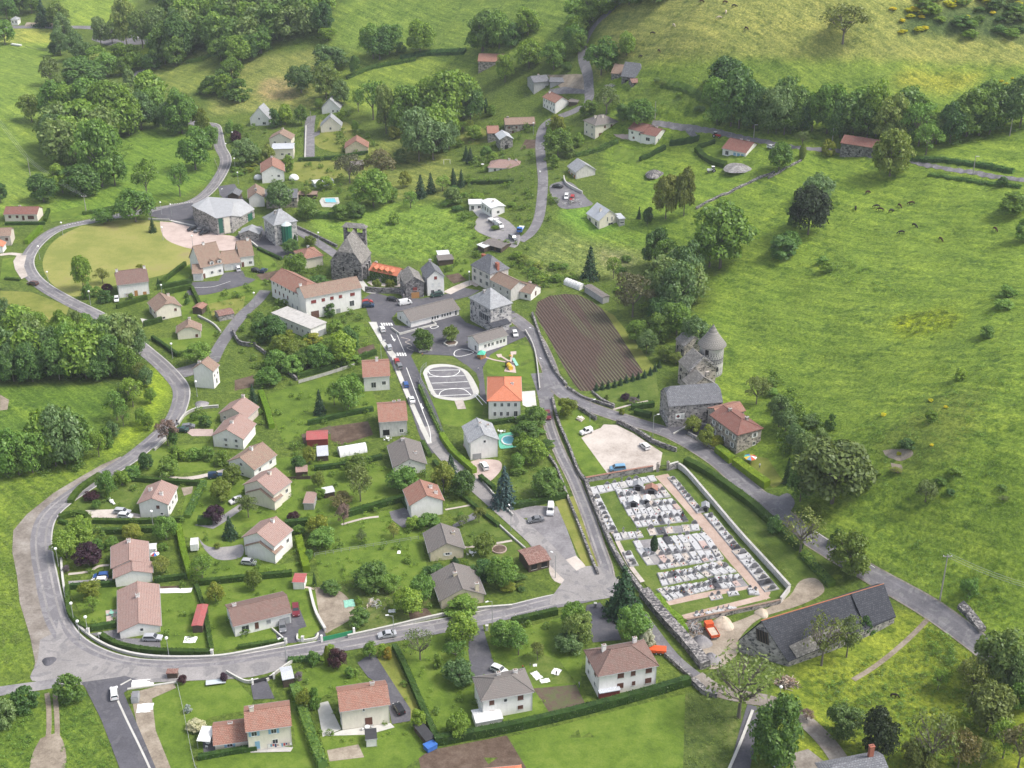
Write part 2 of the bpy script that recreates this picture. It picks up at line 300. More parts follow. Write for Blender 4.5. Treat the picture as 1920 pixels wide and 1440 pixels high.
for n_m,c_m,r_m in [('shutter_brown',(.13,.06,.045),.7),('shutter_blue',(.25,.42,.58),.7),('shutter_red',(.22,.05,.045),.7),('shutter_white',(.68,.68,.68),.6),('shutter_grey',(.32,.33,.34),.6),('door_orange',(.42,.22,.09),.7),
    ('frame_white',(.72,.72,.71),.5),('garage_white',(.66,.66,.67),.6),('dark_opening',(.02,.02,.022),.9),('brick',(.36,.13,.09),.9),('tar',(.05,.05,.055),.9),('granite_grey',(.21,.21,.225),.5),('granite_white',(.46,.46,.47),.5),
    ('granite_dark',(.07,.07,.08),.4),('granite_pink',(.45,.34,.31),.5),('flower_red',(.45,.04,.05),.9),('flower_dark',(.05,.045,.055),.9),('metal_grey',(.33,.34,.35),.5),('pole_wood',(.34,.32,.30),.9),('lamp_white',(.8,.8,.8),.4),
    ('trunk_grey',(.16,.14,.12),.95),('trunk_dark',(.07,.06,.05),.95),('tyre',(.02,.02,.02),.9),('rim',(.4,.4,.42),.4),('pool_liner',(.16,.50,.58),.4),('pool_cover',(.12,.42,.30),.7),('plastic_white',(.75,.75,.75),.5),('cloth_white',(.78,.78,.76),.9),
    ('blue_plastic',(.05,.15,.45),.5),('green_plastic',(.04,.28,.13),.6),('sheet_green',(.25,.5,.4),.8),('bronze',(.55,.40,.26),.8),('play_pink',(.55,.33,.25),.9),('play_yellow',(.75,.45,.05),.5),('play_green',(.1,.5,.35),.6),('firewood',(.30,.2,.15),.95),
    ('orange_paint',(.65,.10,.03),.4),('red_paint',(.42,.05,.05),.5),('skin',(.5,.33,.25),.7),('coat_black',(.028,.022,.020),.9),('coat_brown',(.055,.024,.015),.9),('coat_pale',(.5,.42,.34),.9),('cloth_blue',(.05,.07,.18),.9),('hair',(.04,.03,.02),.9),('ridge_clay',(.42,.17,.09),.9)]:
    plain(n_m,c_m,r_m)
leafmat('leaf_mid',[(0.057,0.112,0.023),(0.120,0.220,0.036),(0.200,0.328,0.054),(0.299,0.423,0.085)])
leafmat('leaf_dark',[(0.041,0.084,0.026),(0.078,0.154,0.037),(0.132,0.234,0.050),(0.204,0.312,0.076)])
leafmat('leaf_light',[(0.063,0.118,0.033),(0.117,0.196,0.056),(0.192,0.274,0.088),(0.275,0.353,0.132)])
leafmat('leaf_yellow',[(0.080,0.121,0.017),(0.152,0.209,0.026),(0.232,0.277,0.043),(0.312,0.324,0.074)])
leafmat('leaf_brown',[(.085,.090,.036),(.135,.132,.058),(.185,.168,.088),(.21,.21,.085)],.3)
leafmat('leaf_purple',[(0.027,0.014,0.022),(0.053,0.022,0.036),(0.083,0.036,0.053)],.1)
leafmat('leaf_mauve',[(.11,.075,.085),(.16,.115,.125),(.2,.15,.155)],.1)
leafmat('leaf_conifer',[(0.017,0.041,0.018),(0.031,0.072,0.025),(0.052,0.107,0.036)],.08)
leafmat('leaf_blue',[(0.027,0.051,0.045),(0.048,0.087,0.075),(0.083,0.128,0.112)],.08)
leafmat('leaf_olive',[(0.079,0.116,0.029),(0.153,0.194,0.050),(0.236,0.275,0.074)],.25)
leafmat('leaf_black',[(0.016,0.029,0.013),(0.029,0.047,0.020),(0.044,0.065,0.026)],.1)
leafmat('leaf_hedge',[(0.027,0.057,0.012),(0.044,0.087,0.017),(0.068,0.123,0.024)],.12)
leafmat('leaf_hedge_bright',[(.10,.175,.012),(.155,.25,.018),(.21,.30,.03)],.15)
leafmat('leaf_gold',[(.30,.22,.02),(.42,.30,.03),(.5,.36,.05)],.2); leafmat('leaf_broom',[(.50,.46,.01),(.66,.60,.02),(.30,.32,.03)],.2)
leafmat('leaf_white',[(.35,.38,.32),(.5,.52,.47),(.15,.2,.1)],.2)
# ---------------- object helpers
def tag(o,label=None,cat=None,group=None,kind=None):
    if label: o['label']=label
    if cat: o['category']=cat
    if group: o['group']=group
    if kind: o['kind']=kind
    return o
def empty(name,loc,rz=0):
    o=bpy.data.objects.new(name,None); COL.objects.link(o); o.location=loc; o.rotation_euler=(0,0,rz); o.empty_display_size=.3; return o
class MB:
    def __init__(s): s.v=[]; s.f=[]; s.m=[]; s.mats=[]
    def mi(s,m):
        if m not in s.mats: s.mats.append(m)
        return s.mats.index(m)
    def face(s,pts,m):
        b=len(s.v); s.v+= [tuple(p) for p in pts]; s.f.append(tuple(range(b,b+len(pts)))); s.m.append(s.mi(m))
    def box(s,x0,x1,y0,y1,z0,z1,m,top=None):
        p=[(x0,y0,z0),(x1,y0,z0),(x1,y1,z0),(x0,y1,z0),(x0,y0,z1),(x1,y0,z1),(x1,y1,z1),(x0,y1,z1)]
        b=len(s.v); s.v+=p
        for i,q in enumerate([(0,3,2,1),(4,5,6,7),(0,1,5,4),(1,2,6,5),(2,3,7,6),(3,0,4,7)]):
            s.f.append(tuple(b+k for k in q)); s.m.append(s.mi(top if (top and i==1) else m))
    def obox(s,c,ax,ay,az,m):   # oriented box: centre + three half-axis vectors
        c=Vector(c); ax=Vector(ax);ay=Vector(ay);az=Vector(az)
        p=[c+ax*i+ay*j+az*k for k in(-1,1) for j in(-1,1) for i in(-1,1)]
        b=len(s.v); s.v+=[tuple(q) for q in p]
        for q in [(0,2,3,1),(4,5,7,6),(0,1,5,4),(1,3,7,5),(3,2,6,7),(2,0,4,6)]: s.f.append(tuple(b+k for k in q)); s.m.append(s.mi(m))
    def cyl(s,p0,p1,r0,r1,m,n=8,cap=True):
        p0=Vector(p0);p1=Vector(p1); d_=(p1-p0).normalized(); a=d_.orthogonal().normalized(); c=d_.cross(a)
        b=len(s.v)
        for p,r in((p0,r0),(p1,r1)):
            for i in range(n):
                t=2*math.pi*i/n; s.v.append(tuple(p+a*(math.cos(t)*r)+c*(math.sin(t)*r)))
        for i in range(n):
            j=(i+1)%n; s.f.append((b+i,b+j,b+n+j,b+n+i)); s.m.append(s.mi(m))
        if cap: s.f.append(tuple(b+n+i for i in range(n))); s.m.append(s.mi(m)); s.f.append(tuple(b+n-1-i for i in range(n))); s.m.append(s.mi(m))
    def lathe(s,prof,m,n=12,c=(0,0,0),sx=1,sy=1):
        b=len(s.v)
        for r,z in prof:
            for i in range(n):
                t=2*math.pi*i/n; s.v.append((c[0]+math.cos(t)*r*sx,c[1]+math.sin(t)*r*sy,c[2]+z))
        for k in range(len(prof)-1):
            for i in range(n):
                j=(i+1)%n; s.f.append((b+k*n+i,b+k*n+j,b+(k+1)*n+j,b+(k+1)*n+i)); s.m.append(s.mi(m))
        s.f.append(tuple(b+(len(prof)-1)*n+i for i in range(n))); s.m.append(s.mi(m))
    def mesh(s,name,smooth=False):
        me=bpy.data.meshes.new(name); me.from_pydata(s.v,[],s.f)
        for m in s.mats: me.materials.append(MATS[m])
        me.polygons.foreach_set('material_index',s.m)
        uv=me.uv_layers.new(name='UVMap'); V=s.v; data=[]
        for f in s.f:   # metre-scaled UVs in every face's own plane
            nx=ny=nz=0.0
            for i in range(len(f)):
                a=V[f[i]]; c=V[f[(i+1)%len(f)]]
                nx+=(a[1]-c[1])*(a[2]+c[2]); ny+=(a[2]-c[2])*(a[0]+c[0]); nz+=(a[0]-c[0])*(a[1]+c[1])
            l=math.sqrt(nx*nx+ny*ny+nz*nz) or 1; nx/=l;ny/=l;nz/=l
            h=math.hypot(nx,ny)
            if h<.05: u=(1,0,0); v=(0,1,0)
            else: u=(-ny/h,nx/h,0); v=(ny*u[2]-nz*u[1],nz*u[0]-nx*u[2],nx*u[1]-ny*u[0])
            for i in f:
                p=V[i]; data+=[p[0]*u[0]+p[1]*u[1]+p[2]*u[2],p[0]*v[0]+p[1]*v[1]+p[2]*v[2]]
        uv.data.foreach_set('uv',data)
        if smooth: me.polygons.foreach_set('use_smooth',[True]*len(s.f))
        me.update(); return me
    def build(s,name,parent=None,smooth=False):
        o=bpy.data.objects.new(name,s.mesh(name,smooth)); COL.objects.link(o)
        if parent: o.parent=parent
        return o
def obj(name,me,parent=None,loc=(0,0,0)):
    o=bpy.data.objects.new(name,me); COL.objects.link(o); o.location=loc
    if parent: o.parent=parent
    return o
def copytree(o,parent=None):
    c=o.copy(); COL.objects.link(c); c.parent=parent
    for ch in KIDS.get(o.name,[]) : copytree(ch,c)
    return c
KIDS={}
# ---------------- draping
def clipax(poly,ax,val,keep_gt):
    o=[]; n=len(poly)
    for i in range(n):
        a=poly[i]; b=poly[(i+1)%n]; da=a[ax]-val; db=b[ax]-val
        if not keep_gt: da=-da; db=-db
        if da>=0: o.append(a)
        if (da>0 and db<0) or (da<0 and db>0):
            t=da/(da-db); o.append((a[0]+(b[0]-a[0])*t,a[1]+(b[1]-a[1])*t))
    return o
OFFC=[0.004]
def drape(name,polys,mat,label=None,kind='structure',off=None,cat=None):
    """polys: list of convex world polygons; cut along the terrain triangles so that the sheet follows the ground exactly"""
    if off is None: OFFC[0]+=.0007; off=OFFC[0]
    V=[];F=[];idx={}
    def vid(x,y,z):
        k=(round(x,3),round(y,3))
        if k not in idx: idx[k]=len(V); V.append((x,y,z+off))
        return idx[k]
    for poly in polys:
        ar=sum(poly[i][0]*poly[(i+1)%len(poly)][1]-poly[(i+1)%len(poly)][0]*poly[i][1] for i in range(len(poly)))
        if abs(ar)<1e-4: continue
        if ar<0: poly=poly[::-1]
        ys=[p[1] for p in poly]; j0=max(bisect.bisect_right(GYL,min(ys))-1,0); j1=min(bisect.bisect_right(GYL,max(ys)),len(GYL)-1)
        for j in range(j0,j1):
            a=clipax(clipax(poly,1,GYL[j],True),1,GYL[j+1],False)
            if len(a)<3: continue
            xs=[p[0] for p in a]; i0=max(bisect.bisect_right(GXL,min(xs))-1,0); i1=min(bisect.bisect_right(GXL,max(xs)),len(GXL)-1)
            for i in range(i0,i1):
                b=clipax(clipax(a,0,GXL[i],True),0,GXL[i+1],False)
                if len(b)<3: continue
                gx,gy=GXL[i],GYL[j]; dx=GXL[i+1]-gx; dy=GYL[j+1]-gy; za,zb,zc,ze=ZR[j][i],ZR[j][i+1],ZR[j+1][i+1],ZR[j+1][i]
                L=[((p[0]-gx)/dx,(p[1]-gy)/dy) for p in b]
                for side in (1,-1):
                    o=[]; n=len(L)
                    for q in range(n):
                        p=L[q]; r=L[(q+1)%n]; da=(p[0]-p[1])*side; db=(r[0]-r[1])*side
                        if da>=0: o.append(p)
                        if (da>1e-9 and db<-1e-9) or (da<-1e-9 and db>1e-9):
                            t=da/(da-db); o.append((p[0]+(r[0]-p[0])*t,p[1]+(r[1]-p[1])*t))
                    if len(o)<3: continue
                    f=[]
                    for fx,fy in o:
                        z=za+(zb-za)*fx+(zc-zb)*fy if side==1 else za+(zc-ze)*fx+(ze-za)*fy
                        k=vid(gx+fx*dx,gy+fy*dy,z)
                        if not f or (k!=f[-1] and k!=f[0]): f.append(k)
                    if len(set(f))==len(f) and len(f)>=3: F.append(tuple(f))
    me=bpy.data.meshes.new(name); me.from_pydata(V,[],F); me.materials.append(MATS[mat]); me.update()
    o=obj(name,me); tag(o,label,cat,None,kind); return o
def tri(poly):
    t=tessellate_polygon([[Vector((p[0],p[1],0)) for p in poly]])
    return [[poly[i] for i in f] for f in t]
def wp(pts): return [tuple(at(x,y)[:2]) for x,y in pts]
def catmull(P_,n=6):
    if len(P_)<3: return P_
    Q=[P_[0]]+list(P_)+[P_[-1]]; o=[]
    for i in range(1,len(Q)-2):
        p0,p1,p2,p3=Q[i-1],Q[i],Q[i+1],Q[i+2]
        for k in range(n):
            t=k/n; o.append(tuple(.5*((2*p1[c])+(-p0[c]+p2[c])*t+(2*p0[c]-5*p1[c]+4*p2[c]-p3[c])*t*t+(-p0[c]+3*p1[c]-3*p2[c]+p3[c])*t**3) for c in range(2)))
    o.append(tuple(P_[-1])); return o
def side(line,d):
    o=[]
    for i,p in enumerate(line):
        a=line[max(i-1,0)]; b=line[min(i+1,len(line)-1)]; dx=b[0]-a[0]; dy=b[1]-a[1]; l=math.hypot(dx,dy) or 1
        o.append((p[0]-dy/l*d,p[1]+dx/l*d))
    return o
def strip(line,w0,w1=None):
    """quads between offsets w0 (left) and w1 (right)"""
    if w1 is None: w0,w1=w0/2,-w0/2
    a=side(line,w0); b=side(line,w1)
    return [[a[i],b[i],b[i+1],a[i+1]] for i in range(len(line)-1)]
PAVED=[]; PAVR=[]
def area(name,pts,mat,smooth=False,label=None,**k):
    if not mat.startswith('lawn') and mat!='dry_field' and len(pts)>2: PAVED.append(pts)
    W=wp(pts)
    if smooth: W=catmull(W+[W[0]],4)[:-1]
    return drape(name,tri(W),mat,label,**k)
def road(name,pts,w,mat,label=None,w1=None,**k):
    L=catmull(wp(pts)); PAVR.extend((p[0],p[1],(w/2 if w1 is None else 1)+.6) for p in L) if w>1 else 0; return drape(name,strip(L,w,w1),mat,label,**k)
# ================= GROUND: terrain sheet
TINT=np.zeros(XX.shape+(4,)); TINT[...,:]=(.058,.098,.018,.35)
def soft(poly,col,rough,n=1):
    m=inpoly(PXX,PYY,poly).astype(float)
    for _ in range(n):
        q=np.pad(m,1,mode='edge'); m=(q[1:-1,1:-1]*2+q[:-2,1:-1]+q[2:,1:-1]+q[1:-1,:-2]+q[1:-1,2:])/6
    TINT[...]=TINT*(1-m[...,None])+np.array([col[0],col[1],col[2],rough])*m[...,None]
soft([(1130,-500),(2700,-500),(2700,1500),(1820,1190),(1560,1000),(1440,900),(1240,640),(1330,560),(1230,440),(1130,330)],(.094,.162,.023,.55),3)
soft([(1130,0),(1200,-500),(2700,-500),(2700,120),(1900,125),(1600,118),(1440,112),(1300,112),(1180,120),(1120,150)],(.150,.185,.056,.8),2)   # pale dry pasture
soft([(1240,130),(1440,118),(1920,128),(1920,185),(1700,190),(1500,165),(1300,200),(1150,215),(1180,160)],(.100,.165,.030,.7),2)
soft([(1700,135),(1850,140),(1780,175),(1660,165)],(.165,.200,.033,.5),4)
soft([(1680,30),(1930,0),(1930,80),(1800,75),(1690,60)],(.050,.085,.030,1),3)
soft([(640,0),(1120,-300),(1090,40),(1080,100),(960,110),(880,105),(780,100),(650,95),(600,60)],(.098,.165,.034,.2),2)
soft([(600,95),(700,115),(900,105),(890,150),(830,190),(700,210),(620,180)],(.110,.175,.032,.25),2)
soft([(380,160),(470,110),(600,90),(640,180),(640,200),(560,205),(480,210),(400,215)],(.120,.155,.047,.5),2)
soft([(500,145),(545,150),(560,185),(500,190),(480,170)],(.175,.165,.085,.3),3)
soft([(-500,60),(100,55),(110,100),(80,160),(90,230),(120,310),(150,400),(-500,420)],(.098,.165,.030,.2),3)
soft([(-500,-200),(30,50),(105,60),(105,80),(-500,75)],(.170,.215,.050,.1),2)
soft([(90,-60),(260,-60),(250,15),(220,45),(130,50)],(.125,.20,.035,.1),2)
soft([(195,92),(290,92),(280,105),(200,110)],(.15,.24,.03,0),2)
soft([(270,130),(300,110),(400,90),(400,160),(330,180),(280,160)],(.105,.150,.035,.6),2)
soft([(210,240),(400,235),(400,290),(410,330),(340,370),(150,410),(90,400)],(.078,.150,.022,.15),2)
soft([(1115,440),(1010,440),(1000,480),(1010,520),(1110,520),(1200,530),(1220,440)],(.115,.165,.050,.7),2)
soft([(1110,470),(1160,470),(1190,500),(1140,505)],(.175,.195,.105,.5),2)
soft([(570,400),(700,380),(860,385),(910,440),(860,480),(780,490),(700,480),(600,440)],(.105,.185,.032,.8),2)
soft([(1040,400),(1100,380),(1180,430),(1100,440)],(.09,.185,.028,.2),2)
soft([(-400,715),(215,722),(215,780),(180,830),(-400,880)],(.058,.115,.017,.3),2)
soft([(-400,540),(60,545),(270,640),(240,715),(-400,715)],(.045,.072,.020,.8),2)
soft([(-400,920),(60,870),(220,840),(340,700),(300,690),(330,740),(290,790),(225,850),(100,925),(30,970),(15,1040),(30,1100),(45,1200),(55,1260),(-400,1275)],(.082,.140,.020,.5),1)
soft([(270,690),(310,690),(320,740),(280,800),(225,850),(190,850),(270,770)],(.135,.215,.020,.1),1)
soft([(-200,1270),(160,1280),(220,1440),(-200,1500)],(.065,.118,.018,.9),1)
soft([(1480,1240),(1660,1180),(1700,1140),(1810,1210),(1960,1300),(1960,1500),(1500,1500),(1440,1320)],(.105,.155,.018,.8),2)
soft([(1560,1180),(1700,1160),(1640,1240),(1580,1260)],(.12,.175,.022,.5),4)
soft([(640,290),(760,250),(870,320),(860,370),(740,370),(650,350)],(.115,.155,.042,.5),2)
soft([(1060,440),(1170,435),(1240,300),(1240,360),(1440,300),(1200,470)],(.095,.170,.025,.5),2)
soft([(1680,595),(1760,580),(1795,590),(1790,615),(1730,630),(1690,635)],(.150,.220,.014,.4),2)
soft([(1640,830),(1760,740),(1860,720),(1800,860),(1700,900)],(.085,.135,.024,1),3)
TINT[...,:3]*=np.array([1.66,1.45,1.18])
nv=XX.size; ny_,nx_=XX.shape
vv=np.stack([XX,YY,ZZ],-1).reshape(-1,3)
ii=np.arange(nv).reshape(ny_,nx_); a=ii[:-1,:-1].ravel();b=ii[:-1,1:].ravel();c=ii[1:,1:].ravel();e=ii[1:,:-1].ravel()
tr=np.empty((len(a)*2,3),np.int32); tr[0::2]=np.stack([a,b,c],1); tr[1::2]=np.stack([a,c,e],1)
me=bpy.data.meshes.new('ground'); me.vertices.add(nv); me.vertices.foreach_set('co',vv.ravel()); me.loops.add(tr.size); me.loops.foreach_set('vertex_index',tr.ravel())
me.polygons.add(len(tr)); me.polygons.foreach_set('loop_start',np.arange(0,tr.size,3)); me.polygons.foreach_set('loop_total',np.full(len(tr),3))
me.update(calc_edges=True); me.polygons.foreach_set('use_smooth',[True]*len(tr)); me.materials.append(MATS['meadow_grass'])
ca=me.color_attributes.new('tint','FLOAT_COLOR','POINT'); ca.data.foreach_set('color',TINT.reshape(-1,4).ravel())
gr=obj('ground',me); tag(gr,'green valley floor and hillside pasture around the village',None,None,'structure')
# ================= lawns and fields
LB,LM,LY,LR='lawn_bright','lawn_mid','lawn_yellow','lawn_rough'
area('field',[(152,424),(228,412),(300,417),(303,436),(318,452),(345,463),(380,468),(386,478),(352,498),(320,511),(282,521),(225,532),(180,547),(140,556),(110,543),(88,520),(80,492),(92,462),(118,440)],'dry_field',True,'mown yellow green sports field inside the bend of the road')
area('gravel_pad',[(300,415),(335,418),(375,426),(405,438),(438,443),(456,455),(444,468),(405,470),(368,468),(335,460),(312,449),(302,433)],'gravel_pink',True,'pink gravel court below the stone hall')
area('ploughed_field',[(1003,588),(1008,566),(1030,555),(1060,551),(1085,553),(1112,566),(1130,580),(1155,616),(1180,655),(1206,698),(1192,706),(1160,714),(1132,722),(1110,733),(1088,733),(1076,720),(1058,690),(1035,645),(1012,605)],'ploughed_soil',False,'brown ploughed field with fine rows and green seedlings')
area('grass_margin',[(1131,580),(1150,590),(1190,640),(1228,690),(1207,698),(1180,655),(1155,616)],LY)
area('lawn',[(955,1381),(1050,1360),(1290,1300),(1330,1300),(1395,1330),(1370,1440),(1360,1530),(1040,1530),(985,1445)],LB,False,'bright green hay meadow below the long hedge')
area('lawn_rough_strip',[(1285,1300),(1330,1292),(1400,1330),(1375,1440),(1365,1530),(1278,1530)],LR)
area('field_soil',[(783,1411),(950,1379),(990,1445),(1020,1500),(800,1500)],'bed_soil',False,'brown bare field under the hedge at the bottom edge')
# gardens, lower left quarter
area('lawn',[(285,1300),(345,1278),(362,1440),(375,1500),(320,1500),(285,1380)],LB)
area('lawn',[(335,1283),(430,1262),(475,1310),(470,1330),(395,1345),(350,1370)],LB)
area('lawn',[(372,1400),(560,1400),(590,1500),(370,1500)],LB); area('lawn',[(545,1300),(600,1440),(560,1440),(546,1330)],LB)
area('lawn',[(550,1260),(640,1240),(680,1280),(625,1295),(600,1310),(560,1300)],LB); area('lawn',[(600,1380),(800,1350),(815,1400),(760,1440),(620,1440)],LB)
area('lawn',[(695,1220),(740,1215),(790,1330),(770,1350),(745,1300)],LY)
area('lawn',[(745,1220),(860,1175),(885,1210),(880,1260),(890,1310),(900,1365),(830,1385),(800,1330)],LB)
area('lawn',[(915,1200),(1075,1150),(1100,1190),(1090,1250),(1090,1310),(1000,1370),(905,1380),(1000,1300),(960,1265),(925,1240)],LB)
area('lawn',[(930,1250),(1000,1220),(1050,1240),(1080,1280),(1010,1285)],LM)
area('lawn',[(295,1110),(365,1100),(400,1222),(300,1218)],LB); area('lawn',[(130,1105),(218,1098),(225,1160),(200,1180),(160,1170)],LB)
area('lawn',[(370,1100),(545,1080),(590,1080),(600,1190),(560,1200),(400,1222)],LB); area('lawn',[(365,1005),(455,1000),(515,1060),(580,1050),(575,1070),(380,1090)],LB)
area('lawn',[(355,905),(440,880),(510,960),(560,975),(455,990),(440,1040),(330,1000)],LB); area('lawn',[(140,930),(250,900),(265,945),(220,975),(150,960)],LM)
area('lawn',[(275,840),(400,830),(400,880),(300,893),(250,880)],LB); area('lawn',[(365,775),(410,770),(400,805),(340,800),(335,785)],LB)
area('lawn',[(500,740),(600,710),(680,700),(700,740),(700,775),(600,790),(540,830),(520,800)],LB,True)
area('lawn',[(515,860),(600,850),(740,880),(760,930),(600,970),(520,990)],LB); area('lawn',[(590,975),(780,950),(800,1060),(810,1130),(600,1050)],LB)
area('lawn',[(590,1040),(760,1020),(800,1090),(770,1130),(720,1080),(640,1090),(600,1090)],LB)
area('lawn',[(835,950),(890,935),(960,990),(1010,1040),(960,1080),(880,1060),(870,1000)],LM); area('lawn',[(600,1100),(800,1100),(860,1160),(700,1180),(610,1185)],LR)
area('bare_earth',[(590,1100),(640,1110),(665,1150),(625,1180),(605,1180)],'dirt',True)
area('lawn',[(0,545),(60,548),(130,575),(120,605),(0,600)],LY); area('lawn',[(5,485),(28,482),(36,520),(0,525)],LB)
area('lawn',[(95,400),(155,385),(170,398),(95,418)],LB); area('lawn',[(320,512),(368,490),(360,515),(348,525),(310,535)],LB)
area('lawn',[(370,555),(450,530),(470,520),(500,530),(480,560),(400,580),(375,575)],LB); area('lawn',[(390,570),(460,555),(455,585),(400,600)],LY)
area('lawn',[(325,540),(355,545),(375,590),(345,600),(330,570)],LB); area('lawn',[(288,635),(335,632),(385,615),(410,620),(395,645),(355,668),(300,655)],LB)
area('lawn',[(480,465),(505,480),(520,500),(500,515),(490,490)],LB,True)
area('lawn',[(1035,755),(1060,748),(1095,775),(1123,800),(1090,820),(1140,888),(1100,900),(1065,830)],LB,False,'mown lawn between the stone wall and the gravel parking')
area('lawn',[(1240,848),(1268,848),(1300,880),(1480,1100),(1505,1110),(1480,1130),(1275,878),(1237,875)],LM,False,'grass bank between the cemetery wall and the hedge')
area('lawn',[(1290,855),(1330,870),(1450,965),(1560,1060),(1560,1100),(1500,1105),(1380,980)],LM)
area('lawn',[(1110,735),(1230,700),(1235,745),(1180,760),(1130,752)],LM,False,'garden lawn behind the row of small conifers')
area('lawn',[(790,675),(800,665),(850,658),(900,670),(990,640),(1008,660),(1012,725),(915,735),(905,790),(870,800),(840,800),(800,720)],LM,False,'playground grass around the games court')
area('lawn',[(900,660),(960,645),(1000,650),(1008,725),(915,700)],LB); area('lawn',[(808,748),(895,750),(908,765),(900,790),(860,800),(830,795)],LB)
area('lawn',[(835,480),(880,485),(885,525),(840,520)],LB); area('lawn',[(940,520),(1000,520),(1050,545),(1010,560),(985,545)],LM)
area('lawn',[(600,225),(650,230),(665,255),(640,285),(590,270)],LY,True); area('lawn',[(540,305),(640,300),(650,330),(580,345),(545,335)],LY)
area('lawn',[(1055,235),(1095,240),(1110,265),(1070,270)],LB); area('lawn',[(1150,270),(1230,285),(1200,310),(1150,300)],LB); area('lawn',[(1320,280),(1355,275),(1390,306),(1430,298),(1400,318),(1350,305)],LB)
area('lawn',[(860,245),(905,240),(915,265),(870,270)],LY,True); area('lawn',[(960,255),(1000,250),(1005,290),(965,295)],LM)
area('lawn',[(1395,850),(1440,860),(1470,905),(1450,915),(1400,870)],LY); area('lawn',[(655,605),(680,605),(690,630),(620,630)],LB)
area('lawn',[(960,860),(1010,850),(1050,920),(1000,935),(960,940)],LM); area('lawn',[(1040,940),(1075,930),(1105,1010),(1130,1085),(1105,1085),(1080,1030)],LY)
# ================= beds, paths, gravel
area('vegetable_bed',[(1000,1291),(1080,1284),(1097,1320),(1032,1339)],'sprouting_field'); area('vegetable_bed',[(613,1407),(672,1396),(683,1420),(618,1428)],'dirt')
area('vegetable_bed',[(620,800),(690,790),(700,815),(640,835),(620,825)],'bed_soil'); area('vegetable_bed',[(565,815),(620,798),(622,812),(570,832)],'sprouting_field')
area('vegetable_bed',[(670,655),(700,645),(706,660),(674,668)],'bed_soil'); area('vegetable_bed',[(765,1145),(800,1140),(812,1155),(770,1165)],'bed_soil')
area('vegetable_bed',[(985,262),(1005,262),(1003,278),(975,280)],'bed_soil'); area('vegetable_bed',[(835,517),(860,512),(875,525),(850,532)],'bed_soil')
area('vegetable_bed',[(440,713),(478,703),(475,725),(440,733)],'bed_soil'); area('vegetable_bed',[(480,515),(530,505),(520,525),(490,525)],'bed_soil')
area('vegetable_bed',[(295,1100),(340,1098),(340,1108),(295,1112)],'bed_soil'); area('vegetable_bed',[(340,915),(362,912),(360,925),(345,930)],'dirt')
area('bare_earth',[(245,1300),(325,1278),(330,1290),(285,1310),(292,1370),(320,1440),(345,1520),(310,1520),(265,1400)],'dirt',False,'strip of bare earth beside the new road')
area('bare_earth',[(0,740),(17,750),(14,768),(0,770)],'dirt'); area('bare_earth',[(1655,845),(1700,842),(1712,852),(1695,863),(1665,858)],'dirt',True); area('bare_earth',[(1670,868),(1690,872),(1690,886),(1675,882)],'dirt',True)
area('bare_earth',[(1025,140),(1095,140),(1100,170),(1060,170)],'dirt',True)
area('yard',[(1340,1180),(1395,1160),(1440,1140),(1480,1118),(1500,1090),(1530,1085),(1545,1110),(1500,1135),(1425,1160),(1385,1200),(1380,1230),(1330,1255),(1300,1200),(1290,1175)],'dirt',True,'builder yard of trodden earth between cemetery and barn')
road('dirt_track',[(88,1300),(92,1340),(88,1390),(60,1440),(20,1500)],1.1,'dirt'); road('dirt_track',[(103,1300),(107,1350),(106,1400),(95,1450),(70,1520)],1.1,'dirt')
area('bare_earth',[(76,1385),(112,1378),(122,1440),(60,1490),(58,1425)],'dirt',True)
road('dirt_track',[(1745,1155),(1690,1210),(1640,1250),(1600,1275)],1.3,'dirt')
area('gravel_verge',[(227,856),(190,872),(150,895),(100,925),(50,965),(25,995),(23,1035),(32,1080),(37,1130),(56,1192),(66,1242),(60,1277),(112,1276),(150,1240),(120,1180),(95,1117),(80,1010),(110,950),(165,915),(232,870)],'gravel_verge',False,'stony gravel verge outside the bend of the road')
area('gravel_pad',[(75,1200),(110,1190),(150,1240),(140,1275),(60,1276),(70,1240)],'road_pale',True)
road('gravel_path',[(-40,1302),(30,1292),(80,1285),(130,1276)],3.4,'gravel_grey'); road('gravel_path',[(0,478),(20,476),(40,478)],2.5,'gravel_beige')
area('gravel_parking',[(1132,796),(1156,797),(1188,813),(1225,838),(1242,849),(1237,877),(1222,884),(1141,891),(1090,821),(1112,808),(1126,803)],'gravel_beige',False,'pale gravel parking above the cemetery')
area('gravel_parking',[(935,965),(1000,948),(1045,950),(1062,990),(1081,1042),(1100,1068),(1070,1085),(1020,1060),(985,1010),(955,985)],'gravel_grey',False,'grey gravel parking beside the garages')
area('gravel_parking',[(1080,1042),(1100,1068),(1080,1095),(1040,1090),(1030,1060),(1060,1050)],'gravel_beige',True)
area('gravel_drive',[(370,1005),(390,1025),(430,1025),(455,1022),(452,1045),(410,1050),(385,1032)],'gravel_grey',True)
area('gravel_drive',[(885,895),(878,870),(900,862),(935,864),(940,880),(918,903),(900,900)],'gravel_pink',True,'pinkish gravel forecourt of the pale gabled house')
area('terrace',[(888,862),(868,835),(872,825),(888,840),(900,862)],'gravel_pink')
area('gravel_drive',[(160,957),(215,955),(265,965),(262,973),(175,973)],'gravel_beige'); area('gravel_drive',[(340,804),(400,805),(400,818),(360,818)],'gravel_pink')
area('terrace',[(594,1320),(615,1315),(640,1368),(605,1382)],'white_concrete'); area('terrace',[(612,1380),(640,1370),(732,1356),(740,1364),(690,1378)],'white_concrete')
area('terrace',[(379,1378),(395,1368),(404,1408),(382,1412)],'asphalt_dark'); area('terrace',[(198,1145),(221,1143),(222,1168),(200,1167)],'gravel_pink')
